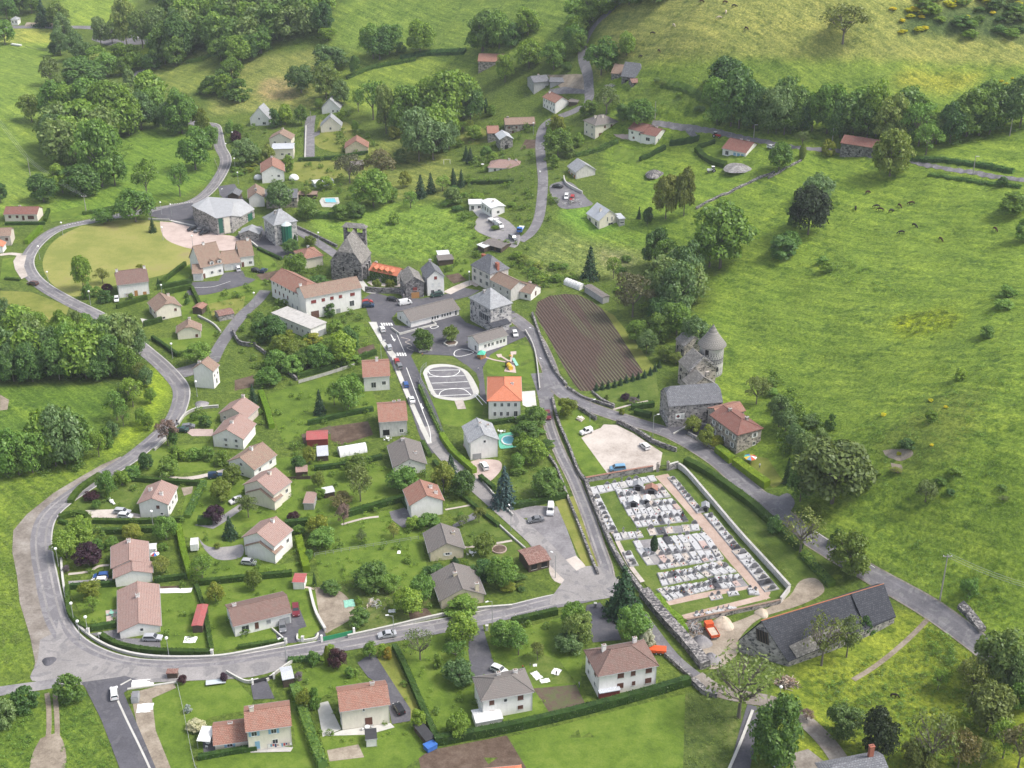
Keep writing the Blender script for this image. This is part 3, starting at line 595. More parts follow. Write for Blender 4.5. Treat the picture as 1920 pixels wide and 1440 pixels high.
area('terrace',[(263,597),(295,602),(290,606),(270,610)],'white_concrete'); area('terrace',[(1150,252),(1180,252),(1178,263),(1160,258)],'gravel_pink')
area('drive',[(670,1243),(700,1222),(708,1235),(740,1285),(770,1330),(770,1352),(735,1358),(722,1290),(690,1270)],'asphalt_dark',False)
area('drive',[(880,1180),(905,1172),(912,1200),(925,1240),(935,1265),(900,1272),(884,1268),(878,1220)],'asphalt_dark')
area('drive',[(1100,1135),(1125,1130),(1150,1160),(1165,1200),(1112,1205),(1095,1165)],'asphalt_dark')
area('drive',[(545,1150),(562,1142),(575,1175),(560,1180),(557,1205),(520,1208),(518,1190)],'asphalt_dark'); area('drive',[(590,1190),(605,1178),(615,1200),(595,1202)],'asphalt_dark')
area('drive',[(470,1283),(500,1275),(515,1310),(475,1312)],'asphalt_dark'); area('drive',[(170,1188),(222,1180),(228,1197),(300,1198),(302,1220),(240,1212),(200,1203)],'road_mid')
area('drive',[(128,1090),(210,1085),(212,1095),(130,1100)],'gravel_grey'); area('drive',[(365,985),(420,965),(450,945),(455,955),(420,980),(400,992)],'gravel_grey')
area('drive',[(730,960),(765,950),(772,985),(755,990),(735,975)],'road_mid'); area('drive',[(848,985),(890,960),(895,972),(852,990)],'road_mid')
road('garden_path',[(300,893),(340,898),(380,893),(425,882)],2.0,'gravel_beige'); road('garden_path',[(128,1077),(165,1072),(185,1062),(205,1060)],1.0,'gravel_beige'); road('garden_path',[(835,956),(885,947)],.7,'gravel_beige')
road('garden_path',[(640,984),(680,973),(710,969)],.9,'gravel_beige'); road('garden_path',[(870,1026),(900,1024),(960,1014)],.9,'gravel_beige'); road('garden_path',[(1215,752),(1180,760),(1150,768)],.9,'gravel_beige'); road('garden_path',[(556,1100),(578,1102),(590,1105)],.7,'gravel_pink')
# ================= roads
R1=[(262,132),(258,145),(262,160),(280,180),(300,200),(335,222),(370,232),(400,236),(407,250),(412,275),(423,300),(412,330),(392,357),(362,378),(320,388),(270,396),(225,404),(175,414),(118,426),(85,443),(60,468),(50,492),(58,515),(82,538),(130,566),(190,596),(235,628),(268,655),(300,682),(325,708),(339,730),(337,757),(322,790),(290,822),(250,855),(212,880),(160,912),(115,943),(87,972),(77,1007),(79,1045),(86,1080),(94,1120),(108,1165),(135,1203),(185,1232),(250,1249),(330,1252),(420,1246),(530,1228),(655,1206),(740,1190),(850,1170),(960,1147),(1030,1130),(1085,1120),(1135,1108)]
road('road',R1,5.4,'road_grey','grey village road curving around the houses')
road('pavement',[(409,385),(392,357)],1,'concrete_slab') if False else None
area('road_widening',[(110,1160),(130,1200),(190,1235),(300,1252),(420,1247),(530,1230),(545,1245),(470,1270),(330,1278),(240,1282),(160,1285),(110,1276),(100,1240)],'road_pale',True,'worn pale asphalt of the junction')
road('road',[(1140,1085),(1135,1060),(1120,1018),(1102,965),(1078,905),(1053,855),(1036,815),(1027,785),(1023,757),(1030,735)],3.4,'road_mid','narrow lane running between two stone walls')
road('road',[(955,590),(972,602),(990,618),(1008,642),(1026,680),(1040,718),(1062,742),(1110,765),(1185,790),(1260,815),(1335,858),(1385,900),(1440,945),(1502,997),(1552,1030),(1620,1070),(1690,1110),(1752,1147),(1815,1192),(1865,1232),(1920,1280),(1990,1340)],5.2,'road_mid','main grey road running down past the castle and barn')
R3=[(955,590),(972,602),(990,618),(1008,642),(1026,680),(1040,718),(1062,742),(1110,765),(1185,790),(1260,815),(1335,858),(1385,900),(1440,945),(1502,997),(1552,1030),(1620,1070),(1690,1110),(1752,1147),(1815,1192),(1865,1232),(1920,1280)]
R2=[(1140,1085),(1135,1060),(1120,1018),(1102,965),(1078,905),(1053,855),(1036,815),(1027,785),(1023,757)]
for Rr_,a_w,c_w in((R1,1.25,'road_pale'),(R3,1.2,'road_grey')):
    for sg in(-1,1): road('wheel_track',Rr_,sg*a_w-.28,c_w,w1=sg*a_w+.28)
for sg in(-1,1): road('wheel_track',R2,sg*.95-.3,'road_pale',w1=sg*.95+.3)
for Rr_,e_,c_w in((R1,2.75,'concrete_slab'),(R3,2.65,'gravel_verge'),(R2,1.75,'gravel_verge')):
    for sg in((1,) if Rr_ is R1 else (-1,1)): road('road_edge',Rr_,sg*e_-.16,c_w,w1=sg*e_+.2)
road('road',[(905,560),(930,578),(955,590)],6,'asphalt_dark'); road('road',[(1008,700),(1020,735),(1028,770)],4.6,'road_mid')
area('square',[(682,560),(700,548),(740,560),(790,560),(835,552),(870,540),(900,545),(880,556),(800,575),(745,585),(732,600),(738,612),(700,612),(690,590)],'asphalt_dark',False,'dark asphalt village square between farmhouse and school')
road('road',[(715,600),(728,625),(740,650),(757,685),(772,718),(792,765),(809,812),(826,848)],7.6,'asphalt_dark','new asphalt street with white markings below the square')
road('road',[(800,800),(822,838),(850,870),(888,908),(930,945),(975,985),(1015,1022),(1060,1070),(1100,1105)],4.8,'road_pale','pale lane descending between the gardens')
road('pavement',[(716,640),(736,664),(744,690),(760,730),(783,782),(806,832)],1.5,'white_concrete','pale pavement along the street')
area('pavement',[(691,604),(706,604),(718,640),(745,667),(733,670),(715,645)],'white_concrete')
road('road_stub',[(1100,1105),(1140,1100),(1150,1085)],5,'road_pale'); area('junction',[(1060,1085),(1100,1062),(1140,1070),(1165,1100),(1150,1120),(1060,1130),(1030,1130)],'road_pale',True)
road('road',[(1145,1100),(1178,1125),(1212,1168),(1262,1232),(1310,1272)],3.0,'road_mid','narrow lane below the cemetery wall'); road('road',[(1305,1268),(1345,1295),(1400,1308),(1450,1318),(1500,1345),(1550,1392),(1590,1450)],4.2,'gravel_verge')
road('road',[(1418,1325),(1405,1370),(1392,1420),(1375,1500)],4.0,'asphalt_dark','dark lane beside a low white kerb')
area('road',[(152,1280),(235,1268),(262,1276),(232,1300),(292,1440),(325,1520),(250,1520),(224,1440),(190,1350),(160,1290)],'asphalt_dark',False,'new dark asphalt road leading to the bottom edge')
road('pavement',[(221,1314),(240,1355),(262,1400),(285,1450),(310,1510)],.45,'white_concrete'); road('pavement',[(226,1285),(246,1274)],.45,'white_concrete')
road('road',[(350,548),(385,548),(425,538),(455,530),(470,522)],5,'asphalt_dark'); area('drive',[(355,530),(410,527),(420,512),(455,508),(462,525),(440,538),(355,548)],'asphalt_dark')
road('road',[(338,700),(372,690),(392,683)],8,'road_grey'); road('road',[(398,680),(412,650),(432,620),(455,590),(480,567),(498,545)],4.6,'road_mid','side lane climbing between garden walls')
road('road',[(545,426),(570,440),(600,458),(635,482)],4.4,'road_grey'); road('road',[(480,425),(500,455),(545,480),(560,500)],5,'asphalt_dark'); area('yard',[(440,445),(470,425),(492,440),(520,462),(545,475),(530,485),(485,465)],'asphalt_dark')
area('yard',[(278,400),(320,388),(362,380),(364,412),(318,414),(280,405)],'asphalt_dark'); area('drive',[(318,414),(364,413),(378,430),(330,419)],'road_mid'); area('yard',[(409,350),(440,345),(460,378),(475,388),(470,395),(430,385),(412,365)],'asphalt_dark')
road('road',[(975,452),(996,436),(1010,410),(1016,372),(1018,335),(1014,295),(1013,262),(1020,236),(1042,222),(1078,208),(1103,190),(1104,165),(1102,140),(1093,110),(1093,90),(1101,70),(1118,45),(1145,20),(1165,0),(1180,-15)],4.4,'road_grey','grey lane climbing to the upper hamlet')
area('drive',[(1030,168),(1058,163),(1103,170),(1103,176),(1060,176),(1035,178)],'road_mid'); area('yard',[(1055,340),(1075,345),(1100,372),(1110,385),(1060,392),(1042,380),(1030,350)],'road_mid',True)
road('road',[(1222,231),(1262,237),(1320,243),(1370,254),(1430,266),(1500,277),(1570,283),(1640,293),(1698,301),(1765,315),(1840,327),(1915,337),(1990,350)],2.8,'road_grey','narrow track running under the hedgerow trees')
area('drive',[(1283,244),(1300,244),(1312,257),(1298,258)],'road_mid')
road('road',[(583,218),(580,240),(580,262),(580,300)],5.2,'road_grey','straight driveway above the gardens'); area('drive',[(586,250),(600,245),(600,252),(588,258)],'road_mid')
road('road',[(-40,52),(25,51),(105,51),(180,53),(230,62)],6,'road_grey'); area('yard',[(175,62),(240,62),(300,68),(290,82),(200,85),(172,75)],'road_grey'); area('yard',[(50,42),(100,44),(105,50),(45,50)],'bare' if False else 'dirt')
road('gravel_path',[(838,550),(858,540),(885,530),(900,535)],4,'gravel_beige'); road('gravel_path',[(672,525),(690,545),(706,548)],3,'white_concrete'); area('yard',[(688,530),(700,524),(760,535),(745,541),(700,538)],'gravel_beige')
area('grass_bed',[(686,540),(700,536),(750,539),(752,545),(700,545)],LM)
road('pavement',[(60,470),(40,478),(28,495),(32,518),(42,524)],1,'gravel_beige') if False else area('pavement',[(32,479),(50,479),(45,500),(52,518),(40,524),(28,505),(25,490)],'gravel_beige')
area('terrace',[(1250,800),(1290,790),(1335,790),(1345,815),(1320,820),(1290,815),(1262,815)],'asphalt_dark'); area('yard',[(1440,945),(1475,925),(1490,945),(1470,965)],'road_mid',True)
area('drive',[(1385,900),(1440,925),(1470,935),(1470,960),(1440,948)],'road_mid'); area('terrace',[(462,1395),(550,1402),(545,1410),(470,1412)],'concrete_slab')
area('drive',[(1480,1415),(1515,1405),(1560,1440),(1600,1500),(1500,1500)],'gravel_verge'); area('terrace',[(888,865),(1,1)],'dirt') if False else None
area('wasteland',[(50,1365),(1,1)],'dirt') if False else None
area('yard',[(880,388),(895,385),(920,410),(900,412)],'concrete_slab'); area('yard',[(900,400),(945,410),(975,440),(965,465),(930,450),(890,430)],'gravel_grey',True)
area('yard',[(790,595),(862,592),(873,605),(920,622),(965,612),(985,625),(985,632),(955,645),(920,665),(905,690),(913,760),(900,745),(898,720),(880,690),(850,668),(795,665),(778,660),(768,640),(765,615)],'asphalt_dark',False,'dark asphalt school yard')
area('yard',[(735,610),(765,612),(780,655),(770,668),(755,650)],'asphalt_dark')
# games court: pale oval ring, dark play surface, white lines
def oval(cx,cy,pts): return [(x,y) for x,y in pts]
area('court_ring',[(793,700),(797,692),(808,685),(830,683),(852,686),(872,694),(884,706),(893,722),(898,735),(893,744),(880,750),(858,752),(835,750),(815,745),(806,735),(800,720)],'white_concrete',True,'pale oval concrete ring of the games court')
area('court',[(801,703),(804,695),(815,690),(835,688),(855,690),(867,697),(875,710),(882,725),(887,738),(880,744),(860,746),(838,745),(822,742),(815,735),(809,722)],'road_mid',True)
for q in ([(805,695),(862,694)],[(804,707),(871,705)],[(809,719),(877,716)],[(813,731),(882,728)],[(817,743),(884,740)],[(803,696),(807,702),(820,706),(838,707),(853,704),(861,698),(862,694)],[(823,743),(827,735),(840,730),(855,729),(870,731),(880,738),(883,742)],[(890,742),(905,760)],[(893,738),(912,757)],[(851,664),(855,658),(868,655),(888,661),(868,668),(854,668),(851,664)],[(806,614),(815,611),(822,613),(812,617),(806,614)]):
    road('court_line',q,.28,'paint_white')
area('planted_bed',[(800,686),(806,676),(850,674),(875,685),(893,700),(900,720),(893,718),(880,697),(865,690),(848,684),(825,681),(810,682)],'lawn_rough',False)
area('terrace',[(978,735),(1003,733),(1006,762),(990,765),(980,760)],'white_concrete'); area('court_pad',[(852,752),(868,750),(874,767),(858,768)],'gravel_beige')
road('play_path',[(896,665),(925,675),(955,680)],.8,'gravel_pink'); road('play_path',[(935,666),(945,672),(957,678),(960,665)],.8,'gravel_pink'); area('play_pad',[(955,676),(963,674),(968,700),(945,697)],'gravel_pink'); area('play_pad',[(930,665),(940,664),(942,670),(934,671)],'gravel_pink'); area('play_pad',[(957,660),(968,659),(968,665),(958,666)],'gravel_pink')
# street markings
for k in range(5):
    x=715+k*4.6; road('zebra_stripe',[(x-.3,606),(x+2.2,611)],.55,'paint_white')
for k in range(4):
    x=745+k*4.7; road('zebra_stripe',[(x-.3,662),(x+2.2,668)],.55,'paint_white')
road('arrow_marking',[(733,628),(738,637)],.35,'paint_white'); area('arrow_marking',[(735,637),(742,636),(740,641)],'paint_white'); road('arrow_marking',[(789,757),(792,765)],.35,'paint_white'); area('arrow_marking',[(789,765),(795,764),(793,768)],'paint_white')
for q in ([(752,633),(769,638),(760,642),(772,648),(763,653),(775,658)],): road('zigzag_marking',q,.25,'gravel_beige')
road('edge_line',[(741,620),(758,660)],.15,'paint_white'); road('edge_line',[(762,690),(775,725),(790,765),(805,805),(808,830)],.22,'paint_white'); road('edge_line',[(1515,987),(1560,1018),(1640,1065)],.12,'paint_white'); road('edge_line',[(365,540),(400,538),(432,528)],.18,'paint_white')
for k in range(9): road('give_way_dash',[(322+k*4.6,383.5-k*.5),(324.4+k*4.6,383.2-k*.5)],.4,'paint_white')
for k in range(8): road('give_way_dash',[(120+k*5,424-k*1.1),(122.5+k*5,423.5-k*1.1)],.35,'paint_white')
# cemetery ground
area('cemetery_ground',[(1098,905),(1262,882),(1288,893),(1390,1010),(1470,1108),(1455,1128),(1285,1165),(1262,1150),(1205,1092),(1150,1010)],LM,False,'mown cemetery grass between the rows of graves')
area('cemetery_path',[(1228,894),(1252,889),(1270,912),(1310,958),(1360,1015),(1410,1072),(1445,1112),(1437,1126),(1415,1110),(1370,1058),(1310,985),(1262,930)],'cemetery_path',False,'straight pinkish gravel path through the cemetery')
area('cemetery_path',[(1243,1129),(1395,1096),(1410,1104),(1252,1137)],'cemetery_path'); area('cemetery_path',[(1272,1156),(1435,1115),(1445,1122),(1290,1163)],'cemetery_path')
road('cemetery_path',[(1110,922),(1125,955),(1150,1000),(1178,1055),(1205,1092)],1.2,'gravel_beige')
# ================= BUILDINGS
LAND=[]   # (px,py,phrase) landmarks used to word the labels of plants and cars
def land(px,py,ph): LAND.append((px,py,ph))
def solid_roof(faces,mat,th=.16,ridge=None,rw=.16,rmat='ridge_clay'):
    """roof shell from top faces: adds underside and rim"""
    mb=MB(); key=lambda p:(round(p[0],3),round(p[1],3),round(p[2],3)); cnt={}
    for f in faces:
        for i in range(len(f)):
            a,b=key(f[i]),key(f[(i+1)%len(f)])
            cnt[(a,b)]=cnt.get((a,b),0)+1
    for f in faces:
        mb.face(f,mat); mb.face([(p[0],p[1],p[2]-th) for p in f[::-1]],mat)
    for (a,b) in cnt:
        if (b,a) not in cnt: mb.face([(a[0],a[1],a[2]-th),(b[0],b[1],b[2]-th),b,a],mat)
    if ridge:
        for a,b in ridge: mb.cyl(Vector(a)+Vector((0,0,.02)),Vector(b)+Vector((0,0,.02)),rw,rw,rmat,6)
    return mb
def roof_faces(L,W,H,rise,hf,hb,o=.45,og=.35):
    """ridge along s (0..L), cross t (0..W); returns faces in (s,t,z)"""
    hw=W/2; sl=rise/hw; ez=H-o*sl; s0,s1=-(o if hf==1 else og),L+(o if hb==1 else og); t0,t1=-o,W+o; zt=H+rise
    def end(s,k,sg):
        if k<=0: return [],(s,hw,zt),None
        z=H+rise*(1-k); 
        if k>=1: z=ez; ti0,ti1=t0,t1; run=hw+o
        else: ti0,ti1=hw-k*hw,hw+k*hw; run=k*hw*.95
        a=(s,ti0,z); b=(s,ti1,z); r=(s+sg*run,hw,zt); return [a,b],r,k
    A,ra,ka=end(s0,hf,1); B,rb,kb=end(s1,hb,-1)
    if ra[0]>rb[0]: m=(ra[0]+rb[0])/2; ra=(m,hw,zt); rb=(m,hw,zt)
    F=[]
    f=[(s0,t0,ez)]; f2=[(s0,t1,ez)]
    # right slope (t0 side)
    p=[(s0,t0,ez),(s1,t0,ez)]
    if B and kb<1: p.append(B[0])
    p.append(rb)
    if ra!=rb: p.append(ra)
    if A and ka<1: p.append(A[0])
    F.append(p)
    p=[(s1,t1,ez),(s0,t1,ez)]
    if A and ka<1: p.append(A[1])
    p.append(ra)
    if ra!=rb: p.append(rb)
    if B and kb<1: p.append(B[1])
    F.append(p)
    if A: F.append([A[1],A[0],ra])
    if B: F.append([B[0],B[1],rb])
    rl=[(ra,rb)] if ra!=rb else []
    if hf==1: rl+=[((s0,t0,ez),ra),((s0,t1,ez),ra)]
    if hb==1: rl+=[((s1,t0,ez),rb),((s1,t1,ez),rb)]
    return F,rl
WINCACHE={}
def winmesh(w,h,kind):
    """returns list of (name, mesh, parent index) around the opening centre; x along the wall, -y outwards"""
    k=(round(w,2),round(h,2),kind)
    if k in WINCACHE: return WINCACHE[k]
    fr=MB(); pn=MB(); out=[]
    fm={'w':'frame_white','b':'shutter_brown','s':'frame_white','r':'shutter_red','d':'shutter_brown','D':'door_orange','g':'garage_white','G':'shutter_brown','o':'dark_opening','W':'frame_white','B':'shutter_blue','h':'shutter_white','k':'shutter_grey','K':'shutter_grey','R':'shutter_red','t':'shutter_grey'}[kind]
    b=.07 if w<2 else .1
    fr.box(-w/2,-w/2+b,-.06,.03,-h/2,h/2,fm); fr.box(w/2-b,w/2,-.06,.03,-h/2,h/2,fm); fr.box(-w/2+b,w/2-b,-.06,.03,h/2-b,h/2,fm); fr.box(-w/2+b,w/2-b,-.06,.03,-h/2,-h/2+b,fm)
    if kind in 'wWshktB' and w>.8: fr.box(-.03,.03,-.05,.03,-h/2+b,h/2-b,fm)
    pm={'b':'shutter_brown','r':'shutter_red','d':'shutter_brown','D':'door_orange','g':'garage_white','G':'shutter_brown','o':'dark_opening','h':'shutter_white','k':'shutter_grey','B':'shutter_blue','R':'shutter_red','K':'shutter_grey'}.get(kind,'pane_dark')
    pn.box(-w/2+b,w/2-b,-.025,.02,-h/2+b,h/2-b,pm)
    isd=kind in 'dDgGK'
    if isd and kind in 'gGK':
        for i in range(1,5): fr.box(-w/2+b,w/2-b,-.035,-.026,-h/2+h*i/5-.015,-h/2+h*i/5+.015,'metal_grey')
    nm='garage_door' if kind in 'gGK' and w>2 else ('door' if isd else 'window')
    out.append((nm,fr.mesh(nm),-1)); out.append(('panel' if isd else ('shutter' if kind in 'brhkBR' else 'pane'),pn.mesh('pane'),0))
    if kind in 'stW' and w<2.4:
        for sg in(-1,1):
            m=MB(); x=sg*(w/2+w*.23); m.box(x-w*.22,x+w*.22,-.07,-.02,-h/2,h/2,{'s':'shutter_blue','t':'shutter_grey','W':'shutter_white'}[kind]); out.append(('shutter',m.mesh('shutter'),0))
    si=MB(); 
    if not isd: si.box(-w/2-.08,w/2+.08,-.12,.02,-h/2-.09,-h/2-.003,'frame_white' if kind in 'wWsh' else 'concrete'); out.append(('sill',si.mesh('sill'),0))
    WINCACHE[k]=out; return out
HS={}
def put_windows(root,wins,L,D,H,small):
    for wn in wins:
        wall,n,zf,w,h,kind=wn[:6]; u0,u1=(wn[6],wn[7]) if len(wn)>6 else (.0,1.0)
        WL={'F':L,'B':L,'R':D,'L':D}[wall]
        for i in range(n):
            u=u0+(u1-u0)*(i+.5)/n; z=zf*H
            if kind in 'dDgGK' : z=h/2+.02
            parts=winmesh(w,h,kind)
            if wall=='F': loc,rz=(u*L,-.005,z),0
            elif wall=='B': loc,rz=((1-u)*L,D+.005,z),math.pi
            elif wall=='R': loc,rz=(L+.005,u*D,z),math.pi/2
            else: loc,rz=(-.005,(1-u)*D,z),-math.pi/2
            base=None
            for j,(nm,me,pi) in enumerate(parts):
                if small and j>1: continue
                o=bpy.data.objects.new(nm,me); COL.objects.link(o)
                if pi<0: o.parent=root; o.location=loc; o.rotation_euler=(0,0,rz); base=o
                else: o.parent=base
def frame(A,B,C):
    a=at(*A); b=at(*B); dx,dy=b.x-a.x,b.y-a.y; L=math.hypot(dx,dy); ang=math.atan2(dy,dx)
    if isinstance(C,tuple):
        c=at(*C); D=abs((c.x-a.x)*-math.sin(ang)+(c.y-a.y)*math.cos(ang))
    else: D=C
    return a,L,D,ang
def loc2w(a,ang,x,y): return a.x+math.cos(ang)*x-math.sin(ang)*y, a.y+math.sin(ang)*x+math.cos(ang)*y
def house(name,label,cat,A,B,C,ye,ridge='x',pitch=28,hf=0,hb=0,roof='roof_terracotta',wall='wall_white',wins=(),chim=(),land_=None,plinth=True,ov=.45,root=None,group=None,ridgeline=True,H=None,datum=None,extra=None,asym=None,LDA=None):
    if LDA: a=at(*A); L,D,ang=LDA[0],LDA[1],R(LDA[2])
    else: a,L,D,ang=frame(A,B,C)
    if datum is not None: a=Vector((a.x,a.y,datum))
    h=H if H else max(2.2,hgt(a,ye))
    cs=[loc2w(a,ang,x,y) for x,y in((0,0),(L,0),(L,D),(0,D))]
    zs=[hz(x,y) for x,y in cs]; zb=min(min(zs)-a.z-.3,-.4)
    ghost=root is not None
    if not ghost:
        root=empty(name,(a.x,a.y,a.z),ang); tag(root,label,cat,group)
        sub=root; ox=oy=0
    else:
        sub=empty('building_wing',(0,0,0)); sub.parent=root
        m=root.matrix_basis; dz=a.z-root.location.z; rr=root.rotation_euler.z
        ddx,ddy=a.x-root.location.x,a.y-root.location.y
        sub.location=(math.cos(-rr)*ddx-math.sin(-rr)*ddy,math.sin(-rr)*ddx+math.cos(-rr)*ddy,dz); sub.rotation_euler=(0,0,ang-rr)
    if ridge=='x': RL,RW=L,D
    else: RL,RW=D,L
    rise=math.tan(R(pitch))*RW/2
    def tr(p):   # (s,t,z)->local
        return (p[0],p[1],p[2]) if ridge=='x' else (L-p[1],p[0],p[2])
    if ridge=='flat':
        rise=0
        F=[[(-.3,-.3,h+.25),(L+.3,-.3,h+.25),(L+.3,D+.3,h+.25),(-.3,D+.3,h+.25)]]; rl=[]
    else:
        F,rl=roof_faces(RL,RW,h+.08,rise,hf,hb,ov,ov*.7); F=[[tr(p) for p in f] for f in F]; rl=[(tr(p),tr(q)) for p,q in rl]
    # walls, following the gables
    w=MB()
    def gable(s,k,fl):
        z1=h+rise*(1-k)-.03; hwid=RW/2
        if k>=1: pts=[(s,0,zb),(s,RW,zb),(s,RW,h),(s,0,h)]
        elif k>0: pts=[(s,0,zb),(s,RW,zb),(s,RW,h),(s,hwid+k*hwid,z1),(s,hwid-k*hwid,z1),(s,0,h)]
        else: pts=[(s,0,zb),(s,RW,zb),(s,RW,h),(s,hwid,h+rise-.03),(s,0,h)]
        pts=[tr(p) for p in pts]
        w.face(pts[::-1] if fl else pts,wall)
    if ridge=='flat':
        w.box(0,L,0,D,zb,h,wall)
    else:
        gable(0,hf,True); gable(RL,hb,False)
        w.face([tr(p) for p in[(0,0,zb),(RL,0,zb),(RL,0,h),(0,0,h)]],wall); w.face([tr(p) for p in[(RL,RW,zb),(0,RW,zb),(0,RW,h),(RL,RW,h)]],wall)
    w.build('wall',sub)
    rmat={'roof_slate':'roof_slate','roof_slate_dark':'roof_slate_dark','roof_zinc':'roof_zinc','roof_lauze':'roof_lauze','roof_palegrey':'roof_palegrey'}.get(roof,roof)
    rf=solid_roof(F,roof,.16 if ridge!='flat' else .25,rl if (ridgeline and mpx(a)>3.4) else None,.12,rmat).build('roof',sub)
    if roof not in('roof_lauze','roof_slate_dark','roof_slate') and wall.startswith('wall') and ridge!='flat' and mpx(a)>4:
        sl=rise/(RW/2)
        for t in (-ov-.04,RW+ov+.04):
            g=MB(); p,q=tr((-.2,t,h-ov*sl)),tr((RL+.2,t,h-ov*sl)); g.cyl(p,q,.07,.07,'metal_grey',5); g.build('gutter',sub)
        for px_ in (.06,L-.06): g=MB(); g.cyl((px_,-.07,zb),(px_,-.07,h-.25),.045,.045,'metal_grey',5); g.build('drainpipe',sub)
    for ch in chim:
        u,v,ch_h=ch[:3]; cm=ch[3] if len(ch)>3 else wall; cw=ch[4] if len(ch)>4 else .45
        x,y=u*L,v*D; t=(y if ridge=='x' else x)/RW; z=h+rise*(1-abs(2*t-1)); 
        s_=(x if ridge=='x' else L and y)/RL
        if hf==1: z=min(z,h+rise*s_*RL/(RW/2))
        if hb==1: z=min(z,h+rise*(1-s_)*RL/(RW/2))
        c=MB(); c.box(x-cw,x+cw,y-cw*.75,y+cw*.75,z-.8,z+ch_h,cm); c.box(x-cw-.08,x+cw+.08,y-cw*.75-.08,y+cw*.75+.08,z+ch_h,z+ch_h+.13,'concrete' if cm!='brick' else 'brick')
        for i_ in(-1,1): c.cyl((x+i_*cw*.45,y,z+ch_h+.13),(x+i_*cw*.45,y,z+ch_h+.42),.13,.11,'roof_terracotta' if cm!='stone_grey' else 'metal_grey',6)
        c.build('chimney',rf)
    put_windows(sub,wins,L,D,h,mpx(a)<4.6)
    if not ghost:
        HS[label]=root
        if land_: land((A[0]+B[0])/2,(A[1]+B[1])/2-14,land_)
    root['_']=0; del root['_']
    return sub,(a,L,D,ang,h,rise)
def rel(sub_root,x,y,z): pass
W3=lambda k,n=3,z=.75,w=1.2,h=1.25,u0=0.,u1=1.:('F',n,z,w,h,k,u0,u1)
# ---- bottom rows
house('white_house','big white two storey house with brown hipped roof and two chimneys','house',(1121,1307),(1229,1287),(1088,1262),1265,'x',31,1,1,'roof_brown','wall_white',
 [('F',1,.78,1.5,1.3,'b',.33,.43),('F',1,.78,1.1,1.3,'b',.53,.66),('F',1,.78,1.5,1.3,'b',.80,.93),('F',1,.33,1.5,1.4,'b',.33,.43),('F',1,.33,.8,1.1,'b',.56,.66),('F',1,.33,1.5,1.4,'b',.80,.93),('L',2,.78,1.1,1.2,'b'),('L',2,.3,1.1,1.2,'w'),('R',2,.75,1.2,1.2,'b')],[(.22,.62,1.5),(.80,.8,1.5)],'the big white brown-roofed house')
house('white_house','white two storey house with hipped grey brown roof streaked dark','house',(905,1349),(998,1332),(886,1308),1311,'x',27,1,1,'roof_greybrown','wall_white',
 [('F',1,.75,1.1,1.2,'b',.12,.25),('F',1,.75,.8,.9,'w',.42,.5),('F',1,.75,1.3,1.2,'b',.68,.84),('F',1,.28,1.2,1.0,'b',.12,.25),('F',1,.28,1.2,1.0,'b',.68,.84),('L',2,.75,1.1,1.1,'w')],[(.45,.75,.8),(.78,.7,.8)],'the streaked grey-roofed white house')
house('cream_house','cream house with terracotta gable roof and white terrace on its left','house',(642,1369),(731,1356),(625,1328),1331,'x',27,0,0,'roof_terracotta','wall_cream',
 [('F',1,.86,.5,.9,'w',.44,.5),('F',1,.25,1.6,2.0,'b',.5,.62),('L',2,.3,1.6,1.9,'w')],[(.72,.62,.9)],'the cream house with the white terrace')
s,_=house('cream_house','cream house with blue shutters and two stepped terracotta roofs','house',(467,1409),(548,1397),(457,1366),1369,'x',27,0,0,'roof_terracotta','wall_cream',
 [('F',1,.78,1.2,1.2,'s',.02,.3),('F',1,.78,1.2,1.2,'s',.5,.72),('F',1,.25,1.0,2.0,'B',.12,.3),('F',1,.3,1.2,1.2,'w',.52,.72)],[(.15,.5,1.0)],'the blue-shuttered house')
house('w','','',(404,1409),(466,1400),(393,1372),1397,'x',27,0,0,'roof_terracotta','wall_cream',[('F',1,.55,1.2,.9,'s',.3,.6)],[(.5,.6,.3)],root=s)
house('white_bungalow','white bungalow with dark brown tiled roof and attached garage','house',(441,1194),(547,1168),(430,1158),1172,'x',24,0,0,'roof_brown','wall_white',
 [('F',1,.5,1.8,1.7,'w',.08,.3),('F',1,.5,.9,1.8,'b',.34,.44),('F',1,.6,1.0,1.0,'k',.55,.65),('F',1,.4,2.5,2.0,'K',.76,1.),('L',1,.5,1.,1.2,'w')],[(.1,.6,.8)],'the dark-roofed bungalow')
house('white_house','long low white house with faded pink roof beside the road bend','house',(226,1198),(299,1196),(219,1119),1184,'y',20,0,0,'roof_pink','wall_white',[('F',1,.8,.8,.9,'w',.5,.6),('R',3,.5,1.2,1.2,'w')],[(.5,.62,.9)],'the long pink-roofed house by the bend',LDA=(9.4,17.2,15))
s,_=house('white_house','white house with faded pink roof and stepped front gable above hedges','house',(214,1084),(278,1082),(209,1045),1064,'y',20,0,0,'roof_pink','wall_white',[('R',3,.5,1.2,1.2,'w')],[(.5,.85,.9)],'the pink-roofed house with white awning',LDA=(8.8,9.8,15))
house('w','','',(218,1101),(285,1097),(212,1082),1083,'y',18,0,0,'roof_pink','wall_white',[],root=s,LDA=(9,4.7,15))
house('white_house','wide white house with pink ridge roof and two white cars','house',(264,970),(317,971),(339,938),943,'y',24,0,0,'roof_pink','wall_white',[('F',1,.75,.9,1.0,'b',.6,.72),('F',1,.3,.8,.7,'w',.72,.82),('R',3,.5,1.2,1.3,'w')],[(.25,.55,.9),(.72,.3,.9)],'the wide pink-roofed house')
s,_=house('white_house','white semi with pinkish brown roof above the parked silver car','house',(460,1040),(516,1055),(534,1021),1006,'y',29,0,0,'roof_pink','wall_white',[('R',2,.6,1.1,1.2,'w')],[(.55,.75,.8)],'the gabled house above the silver car')
